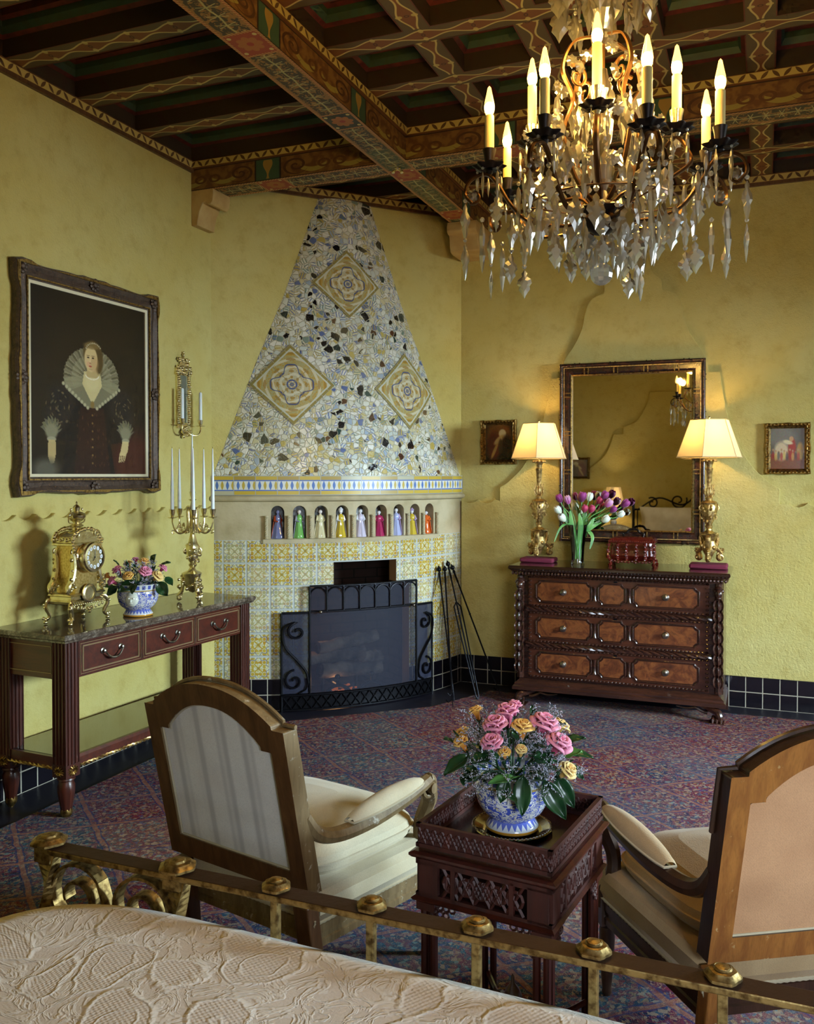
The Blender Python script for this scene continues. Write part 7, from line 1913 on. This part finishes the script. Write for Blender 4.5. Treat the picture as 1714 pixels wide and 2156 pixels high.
LV2 = [((245, 1235), (219, 1236), .05, -.03, LEAFL, 'pale leaf at the far left of the marble table bouquet'), ((255, 1235), (234, 1254), .06, -.04, LEAF, 'dark leaf below the left pink roses by the clock'), ((300, 1225), (262, 1246), .07, -.09, LEAF, 'broad dark leaf over the front left rim of the bowl'), ((300, 1225), (296, 1250), .05, -.11, LEAF, 'dark leaf over the middle of the bowl rim'), ((340, 1225), (362, 1254), .07, -.04, LEAF, 'large leaf drooping at the right of the bowl'),
       ((320, 1185), (330, 1166), .05, .02, LEAF, 'upright leaf at the top of the marble table bouquet'), ((338, 1190), (362, 1183), .04, .01, LEAF, 'leaf pointing right at the top of the bouquet'), ((350, 1215), (367, 1232), .045, .0, LEAF, 'small leaf at the far right of the marble table bouquet'), ((250, 1190), (241, 1178), .03, .02, LEAF, 'small leaf at the upper left of the bouquet')]
for (a, c, w_, aw, m, lb) in LV2: leaf(lb, at2(*a, aw), at2(*c, aw - .02), w_, m, .2, 'leaves in the marble table bouquet', up=(0, -1, .6) if abs(c[1] - a[1]) > 18 else (0, -.4, 1))
sprigs('statice_sprigs', 'statice sprigs filling the marble table bouquet', B2 + Vector((0, 0, .16)), .150, (-.1, 1.2), 64, 9, .0018)
# tulips
VS = Vector((-1.245, 6.37, 1.0065))
b = MB(); pr = [(.045, 0), (.047, .004), (.043, .02), (.042, .06), (.046, .13), (.056, .2), (.069, .262), (.073, .285), (.070, .286), (.066, .262), (.053, .2), (.043, .13), (.039, .06), (.038, .03), (.0, .026)]
b.lathe(pr, seg=8 * 6, mod=lambda a, z: 1 + .05 * cos(a * 4), cap=False); b.lathe([(.0, 0), (.045, 0)], seg=48, cap=False); vo = b.build('glass_vase', GLASS, None, ang=60); vo.location = VS; tag(vo, 'clear flared glass vase holding the tulips on the dresser', 'vase')
def tulip(label, px, py, aw, kd, opn=.4, sz=.062, lean=(0, 0)):
    k = .00342; p = Vector((VS.x, VS.y, 0)) + CR * ((px - 1218) * k) + AW * aw + Vector((0, 0, 1.65 - (py - 1000) * k))
    b = MB()
    for q in range(6):
        a0 = q * pi / 3 + .2
        rr = .40 if q % 2 else .37
        def f(u, v, a0=a0, rr=rr):
            wd = 1.3 * sin(pi * (.14 + .78 * v)) ** .7; a = a0 + (u - .5) * wd * 1.5; r_ = rr * (sin(pi * (.08 + v * (.80 - .16 * opn)))) ** .85 * (1 + opn * .15 * v)
            return (r_ * cos(a), r_ * sin(a), 1.05 * v - .05 * (2 * u - 1) ** 2 * v)
        b.grid(f, 6, 8, lambda u, v: (u, v))
    M_ = {'purple': PURP, 'white': WHITT, 'raspberry': RASP, 'lilac': LILA}[kd]
    o = b.build('tulip', M_, None, ang=180, solid=.03)
    base = VS + Vector((random.uniform(-.02, .02), random.uniform(-.02, .02), .04)); mid = VS + Vector((0, 0, .28)) + (p - VS - Vector((0, 0, .28))) * .15
    mid.x = VS.x + (p.x - VS.x) * .28; mid.y = VS.y + (p.y - VS.y) * .28
    d = (p - mid); d.z = max(d.z, -.01) ; d = (d + Vector((0, 0, .05))).normalized(); 
    o.rotation_euler = d.to_track_quat('Z', 'Y').to_euler(); o.scale = (sz,) * 3; o.location = p - d * sz * .5
    q = o.rotation_euler.to_matrix().inverted(); e = [q @ (w_ - o.location) / sz for w_ in (o.location - d * .03, mid, base)]
    b = MB(); b.tube(catmull([(0, 0, .02)] + [tuple(x) for x in e], 6), .055, 6); b.build('stem', STEMG, o); return tag(o, label, 'tulip', 'tulips in the glass vase')
random.seed(31)
for a in [('purple tulip at the far left of the vase', 1179, 1050, .0, 'purple'), ('white and red tulip leaning left behind the white ones', 1198, 1053, .03, 'lilac'), ('big purple tulip at the top centre left', 1226, 1047, -.02, 'purple', .7, .07), ('white tulip standing at the top centre', 1245, 1047, .04, 'white'), ('left white tulip, upper of the pair', 1175, 1074, -.03, 'white'), ('left white tulip, lower of the pair', 1183, 1090, -.05, 'white', .5),
          ('raspberry tulip in the middle of the bunch', 1230, 1071, -.04, 'raspberry', .3, .055), ('raspberry tulip right of the other raspberry one', 1245, 1072, -.03, 'raspberry', .3, .058), ('purple tulip at the top right of the bunch', 1275, 1044, .02, 'purple', .6, .066), ('raspberry and purple tulip behind the lilac one', 1266, 1055, .03, 'raspberry'), ('lilac and white tulip right of the centre', 1281, 1060, -.02, 'lilac', .7, .064), ('purple tulip under the lilac tulip', 1290, 1073, -.03, 'purple', .5, .055),
          ('purple tulip at the far right of the bunch', 1317, 1061, .0, 'purple', .7, .066), ('white tulip at the right, near the mirror edge', 1308, 1083, .0, 'white', .4, .058), ('white tulip low on the right, above the casket', 1274, 1093, -.03, 'white', .5, .062)]:
    tulip(*a)
def tleaf(label, P, w_):
    k = .00342; Q = catmull([Vector((VS.x, VS.y, 0)) + CR * ((px - 1218) * k) + AW * aw + Vector((0, 0, 1.65 - (py - 1000) * k)) for px, py, aw in P], 6); n = len(Q); o0 = Q[0].copy()
    b = MB(); b.tube([q - o0 for q in Q], [w_ * (sin(pi * (.12 + .86 * i / (n - 1))) ** .8) + .001 for i in range(n)], 8, flat=(1.0, .10), up=tuple(CR)); o = b.build('tulip_leaf', STEMG); o.location = o0; return tag(o, label, 'leaf', 'tulip leaves in the glass vase')
for lb, P, w_ in [('tall tulip leaf left of the centre', [(1216, 1150, 0), (1205, 1110, -.02), (1200, 1075, -.03)], .018), ('tall tulip leaf in the centre', [(1220, 1150, 0), (1222, 1110, -.04), (1218, 1080, -.05)], .018), ('tulip leaf right of the centre', [(1224, 1140, 0), (1240, 1110, -.03), (1250, 1090, -.03)], .016), ('tulip leaf arching over the right rim', [(1222, 1150, 0), (1236, 1120, -.03), (1246, 1130, -.05), (1240, 1155, -.06)], .013),
                  ('long thin tulip leaf drooping left of the vase', [(1214, 1140, 0), (1200, 1105, -.02), (1180, 1110, -.04), (1166, 1140, -.05)], .008), ('broad tulip leaf behind the stems', [(1218, 1140, .02), (1232, 1100, .04), (1236, 1070, .05)], .020), ('tulip leaf toward the far right tulip', [(1222, 1130, 0), (1262, 1100, .0), (1290, 1090, .0)], .014), ('tulip leaf behind the left tulips', [(1214, 1130, .02), (1198, 1100, .02), (1190, 1072, .03)], .016)]: tleaf(lb, P, w_)

# ------------------------------------------------------------------ chandelier
ch = thing('chandelier', 'large crystal chandelier with dark iron arms and lit electric candles', 'chandelier', (-.442, 2.600, 2.20), radians(22))
Z0 = 2.20
b = MB(); b.lathe([(.0, .145), (.02, .148), (.045, .165), (.070, .195), (.078, .215), (.066, .222), (.03, .225), (.022, .25), (.014, .27)], seg=24, mod=lambda a, z: 1 + .05 * cos(a * 10)); b.build('hub_bowl', BRONZED, ch)
b = MB(); b.tube([(0, 0, .25), (0, 0, 1.30)], .008, 8); b.tube([(0, 0, 1.30), (0, 0, ZC - Z0)], .006, 8); b.build('centre_rod', BRONZE, ch)
for i, z in enumerate([1.32 + .05 * k for k in range(int((ZC - Z0 - 1.32) / .05))]):
    b = MB(); M_ = RZ(i * pi / 2); b.M = TR(0, 0, z) @ M_; b.tube([(.012 * cos(a), 0, .03 * sin(a)) for a in [k * pi / 6 for k in range(12)]], .0035, 6, closed=True); b.build('chain_link', BRONZE, ch)
# lyre cage
for k in range(4):
    b = MB(); b.M = RZ(k * pi / 2 + .4); b.tube([Vector((q, 0, z)) for q, z, _ in [tuple(p) for p in catmull([(.03, .24, 0), (.09, .30, 0), (.13, .42, 0), (.10, .52, 0), (.135, .60, 0), (.10, .68, 0), (.03, .71, 0)], 7)]], 1.0, 4, flat=(.006, .003), up=(0, 1, 0)); vol(b, (.085, .585), .035, 1.0, 1.2, .006); b.build('cage_bar', BRONZE, ch)
arms = [(-.324, .02, .400), (-.243, .276, .400), (-.188, .10, .500), (-.20, -.22, .400), (-.05, -.165, .500), (.053, -.286, .400), (.19, -.085, .470), (.289, -.15, .400), (.33, .085, .420), (-.02, .25, .500), (.17, .29, .400)]
cups = []
for (x, y, zb) in arms:
    R = hypot(x, y); a = atan2(y, x); b = MB(); b.M = RZ(a)
    zt = zb - .095
    if R > .22:
        P = [(.04, .215), (.09, .175), (R * .62, .185), (R * .80, zt - .07), (R * .93, zt - .005), (R + .01, zt + .022), (R + .055, zt + .004), (R + .07, zt - .035), (R + .05, zt - .062)]
    else:
        P = [(.04, .24), (.07, .26), (R * .75, .27), (R + .035, zt - .06), (R + .03, zt - .02), (R, zt + .02), (R - .03, zt - .005)]
    Q = [Vector((p[0], 0, p[1])) for p in catmull([(q, z, 0) for q, z in P], 7)]; b.tube(Q, 1.0, 6, flat=(.0085, .0055), up=(0, 1, 0))
    if R > .22: vol(b, (R + .045, zt - .042), .022, -1.0, -1.0, .005)
    ar = b.build('arm', BRONZE, ch)
    b = MB(); b.lathe([(.004, zt + .015), (.007, zt + .02), (.012, zt + .03), (.006, zt + .04), (.010, zt + .045), (.014, zt + .06), (.016, zt + .075), (.019, zt + .088), (.020, zt + .094), (.010, zt + .094)], c=(x, y, 0), seg=16); cu = b.build('candle_cup', BRONZED if zb < .45 else BRASS, ch)
    b = MB(); b.lathe([(.008, zt + .038), (.028, zt + .034), (.044, zt + .044), (.046, zt + .047), (.028, zt + .038), (.008, zt + .042)], c=(x, y, 0), seg=40, mod=lambda a_, z: 1 + .13 * cos(a_ * 8)); b.build('drip_pan', BRONZED, cu)
    big = 1.12 if (x, y) == (.053, -.286) else 1.0
    h_ = {True: .115, False: .095}[zb >= .5]
    b = MB(); b.lathe([(.0135, zb - .01), (.0135, zb + h_), (.010, zb + h_ + .002)], c=(x, y, 0), seg=18); cd = b.build('candle_sleeve', SLEEVE, ch)
    zf = zb + h_; b = MB(); b.lathe([(.008, zf), (.0135, zf + .012), (.0155, zf + .026), (.0135, zf + .042), (.009, zf + .062), (.005, zf + .082), (.0, zf + .088)], c=(x, y, 0), seg=16, cap=False); b.build('flame_bulb', BULBG, cd)
    b = MB(); b.ball((x, y, zf + .024), .0105, (1, 1, 1.5), 10, 7); b.build('filament', BULB, cd)
    l_ = bpy.data.lights.new('chandelier_bulb', 'POINT'); l_.energy = CH_W; l_.color = (1, .60, .14); l_.shadow_soft_size = .03
    lo = bpy.data.objects.new('chandelier_bulb', l_); COL.objects.link(lo); v = Vector((-.442, 2.6, 0)) + CR * (x - .035 * cos(a)) + AW * (y - .035 * sin(a)); lo.location = (v.x, v.y, Z0 + zf + .03)
    cups.append((x, y, zt, R, a))
# crystals ------------------------------------------------------------
def facet(b, outline, th, c=(0, 0, 0), table=.5):
    n = len(outline); cx_ = sum(p[0] for p in outline) / n; cz_ = sum(p[1] for p in outline) / n
    V = [(c[0] + p[0], c[1], c[2] + p[1]) for p in outline]
    for s_ in (-1, 1): V += [(c[0] + cx_ + (p[0] - cx_) * table, c[1] + s_ * th, c[2] + cz_ + (p[1] - cz_) * table) for p in outline]
    F = []
    for i in range(n):
        j = (i + 1) % n; F += [(i, j, n + j, n + i), (j, i, 2 * n + i, 2 * n + j)]
    F += [tuple(range(n, 2 * n)), tuple(range(2 * n, 3 * n))[::-1]]
    b.add(V, F)
def bead(b, z, r, fac=8):
    b.lathe([(0, z - r), (r * .6, z - r * .75), (r, z), (r * .6, z + r * .75), (0, z + r)], seg=fac, cap=False)
def c_kite(s_=1.0):
    b = MB(); bead(b, -.010 * s_, .0085 * s_); z = -.020 * s_
    O = [(.0, z), (.010, z - .012), (.008, z - .022), (.022, z - .032), (.026, z - .046), (.018, z - .055), (.020, z - .066), (.010, z - .078), (.004, z - .088), (.0, z - .096)]
    O = [(x * s_, z + (zz - z) * s_) for x, zz in O]; facet(b, O + [(-x, zz) for x, zz in O[-2:0:-1]], .006 * s_, table=.55); return b
def c_leaf(s_=1.0):
    b = MB(); bead(b, -.008 * s_, .006 * s_); z = -.015 * s_
    O = [(.0, z), (.006, z - .012), (.005, z - .02), (.012, z - .034), (.014, z - .048), (.008, z - .062), (.009, z - .07), (.003, z - .095), (.0, z - .105)]
    O = [(x * s_, z + (zz - z) * s_) for x, zz in O]; facet(b, O + [(-x, zz) for x, zz in O[-2:0:-1]], .005 * s_, table=.4); return b
def c_spindle(s_=1.0):
    b = MB(); bead(b, -.008 * s_, .0065 * s_); b.lathe([(0, -.016 * s_), (.006 * s_, -.028 * s_), (.0085 * s_, -.05 * s_), (.0055 * s_, -.075 * s_), (.0085 * s_, -.10 * s_), (.003 * s_, -.135 * s_), (0, -.145 * s_)], seg=6, cap=False); return b
def c_rosette(s_=1.0):
    b = MB(); O = [((.019 + .0028 * cos(8 * a)) * s_ * cos(a), (.019 + .0028 * cos(8 * a)) * s_ * sin(a) - .02 * s_) for a in [k * pi / 12 for k in range(24)]]; facet(b, O, .007 * s_, table=.45); return b
protos = {}
for nm, fn in (('k', c_kite), ('l', c_leaf), ('s', c_spindle), ('r', c_rosette)): protos[nm] = fn
spots = []; rc = random.Random(12)
def hang(kind, q, a, z, s_=1.0): spots.append((kind, (q * cos(a), q * sin(a), z), rc.uniform(-.9, .9), s_ * 1.0 * rc.uniform(.88, 1.12)))
for (x, y, zt, R, a) in cups:           # below every drip pan and arm end
    for k in range(5): aa = k * 1.257 + .3; px, py = x + .036 * cos(aa), y + .036 * sin(aa); spots.append(('l' if k % 2 else 's', (px, py, zt + .036), rc.uniform(0, 6), rc.uniform(.55, .8)))
    if R > .22:
        for (q, dz, kd, s_) in ((R + .07, -.045, 'l', 1.1), (R + .045, -.02, 'r', .9), (R + .02, -.10, 's', 1.15), (R * .93, -.02, 'k', .9), (R * .8, -.09, 'l', 1.0), (R * .8, -.19, 'k', .95)): spots.append((kd, (q * cos(a), q * sin(a), zt + dz), rc.uniform(-.6, .6), s_ * 1.0))
        spots.append(('l', ((R + .07) * cos(a), (R + .07) * sin(a), zt - .16), rc.uniform(0, 6), 1.05))
for (z, q, n, kd, s_) in ((.215, .085, 10, 'k', 1.0), (.175, .15, 13, 'l', 1.05), (.215, .21, 14, 'k', 1.0), (.30, .25, 12, 's', .95), (.125, .10, 10, 'k', .9), (.33, .17, 12, 'k', 1.0), (.42, .12, 11, 'k', 1.0), (.50, .14, 10, 'k', .95), (.56, .08, 9, 'l', 1.0), (.60, .125, 8, 'r', 1.0), (.26, .19, 9, 'r', 1.0), (.36, .11, 9, 'r', 1.1), (.12, .045, 6, 'l', .8), (.17, .07, 7, 'r', .9), (.44, .20, 8, 'r', .9),
                          (.93, .11, 12, 'l', 1.25), (.88, .13, 10, 'k', 1.15), (.98, .14, 10, 's', 1.1), (.80, .075, 8, 'l', .95), (.66, .09, 8, 'r', .9)):
    for k in range(n): hang(kd, q * rc.uniform(.9, 1.1), 2 * pi * k / n + rc.uniform(-.15, .15), z + rc.uniform(-.015, .015), s_)
spots.sort(key=lambda s_: -(s_[3] * {'k': 1.6, 'l': 1.1, 's': .9, 'r': .8}[s_[0]]) + (s_[1][1] * 2.0))
base_o = {}
rest = MB()
for i, (kd, p, rz, s_) in enumerate(spots):
    if i < 98:
        if kd not in base_o: o = protos[kd](1.0).build('crystal_pendant', CRYSTAL, ch, smooth=False); base_o[kd] = o
        else: o = base_o[kd].copy(); COL.objects.link(o)
        o.location = p; o.rotation_euler = (rc.uniform(-.06, .06), rc.uniform(-.06, .06), rz); o.scale = (s_,) * 3
    else:
        q = protos[kd](s_); rest.M = TR(*p) @ RZ(rz); rest.add([tuple(v) for v in q.v], q.f, None)
rest.M = Matrix(); o = rest.build('crystal_drops', CRYSTAL, ch, smooth=False); o['kind'] = 'stuff'
b = MB(); b.ball((0, 0, .033), .033, (1, 1, 1), 12, 8); bead(b, .075, .009); b.tube([(0, 0, .08), (0, 0, .15)], .0015, 5); b.build('crystal_ball', CRYSTAL, ch, smooth=False)
b = MB(); b.lathe([(.012, .69), (.03, .70), (.034, .715), (.02, .73), (.028, .745), (.052, .775), (.058, .80), (.05, .815), (.062, .83), (.066, .84), (.05, .835), (.02, .80), (.012, .73)], seg=20, mod=lambda a, z: 1 + .06 * cos(a * 10), cap=False); b.build('crystal_urn', CRYSTAL, ch, smooth=False)
b = MB(); b.lathe([(.02, .86), (.03, .90), (.02, .93), (.035, .96), (.05, 1.0), (.02, 1.03), (.012, 1.10)], seg=14, cap=False); b.build('crystal_baluster', CRYSTAL, ch, smooth=False)
b = MB(); b.lathe([(.012, .27), (.025, .30), (.03, .34), (.016, .38), (.028, .42), (.034, .47), (.018, .52), (.026, .56), (.014, .62)], seg=14, cap=False); b.build('crystal_stem', CRYSTAL, ch, smooth=False)
for (x, y, z) in ((.115, -.02, .50), (-.12, .06, .44)):
    b = MB(); b.lathe([(.008, -.04), (.016, -.02), (.026, 0), (.030, .02), (.018, .04), (.012, .05), (.018, .06), (.020, .07), (.010, .08), (.012, .09), (.007, .125), (.0, .13)], c=(x, y, z), seg=10, cap=False); b.build('crystal_spire', CRYSTAL, ch, smooth=False)
for q, z in ((.125, .985), (.10, .87)):
    b = MB(); b.tube([(q * cos(k * pi / 12), q * sin(k * pi / 12), z) for k in range(24)], .0035, 6, closed=True)
    for k in range(4): b.tube([(0, 0, z + .03), (q * cos(k * pi / 2), q * sin(k * pi / 2), z)], .003, 5)
    b.build('crown_ring', BRONZE, ch)
b = MB(); b.tube([(.215 * cos(k * pi / 18), .215 * sin(k * pi / 18), .225) for k in range(36)], .003, 5, closed=True)
for k in range(6): b.tube([(.05 * cos(k * pi / 3), .05 * sin(k * pi / 3), .20), (.215 * cos(k * pi / 3), .215 * sin(k * pi / 3), .225)], .0025, 5)
b.build('basket_ring', BRONZE, ch)

# small brass fitting on the soffit where the beams cross
t = thing('ceiling_fitting', 'tiny brass twin fitting on the red square where the two painted beams cross', 'light fitting', (-2.115, 5.08, BZ - .001), radians(22))
b = MB(); b.lathe([(.016, 0), (.018, -.004), (.010, -.010), (.006, -.014)], seg=14); b.build('base', BRASS, t)
for sx in (-1, 1):
    b = MB(); b.tube([(0, 0, -.010), (sx * .02, 0, -.022)], .004, 6); b.ball((sx * .026, 0, -.026), .012); b.build('knob', BRASS, t)
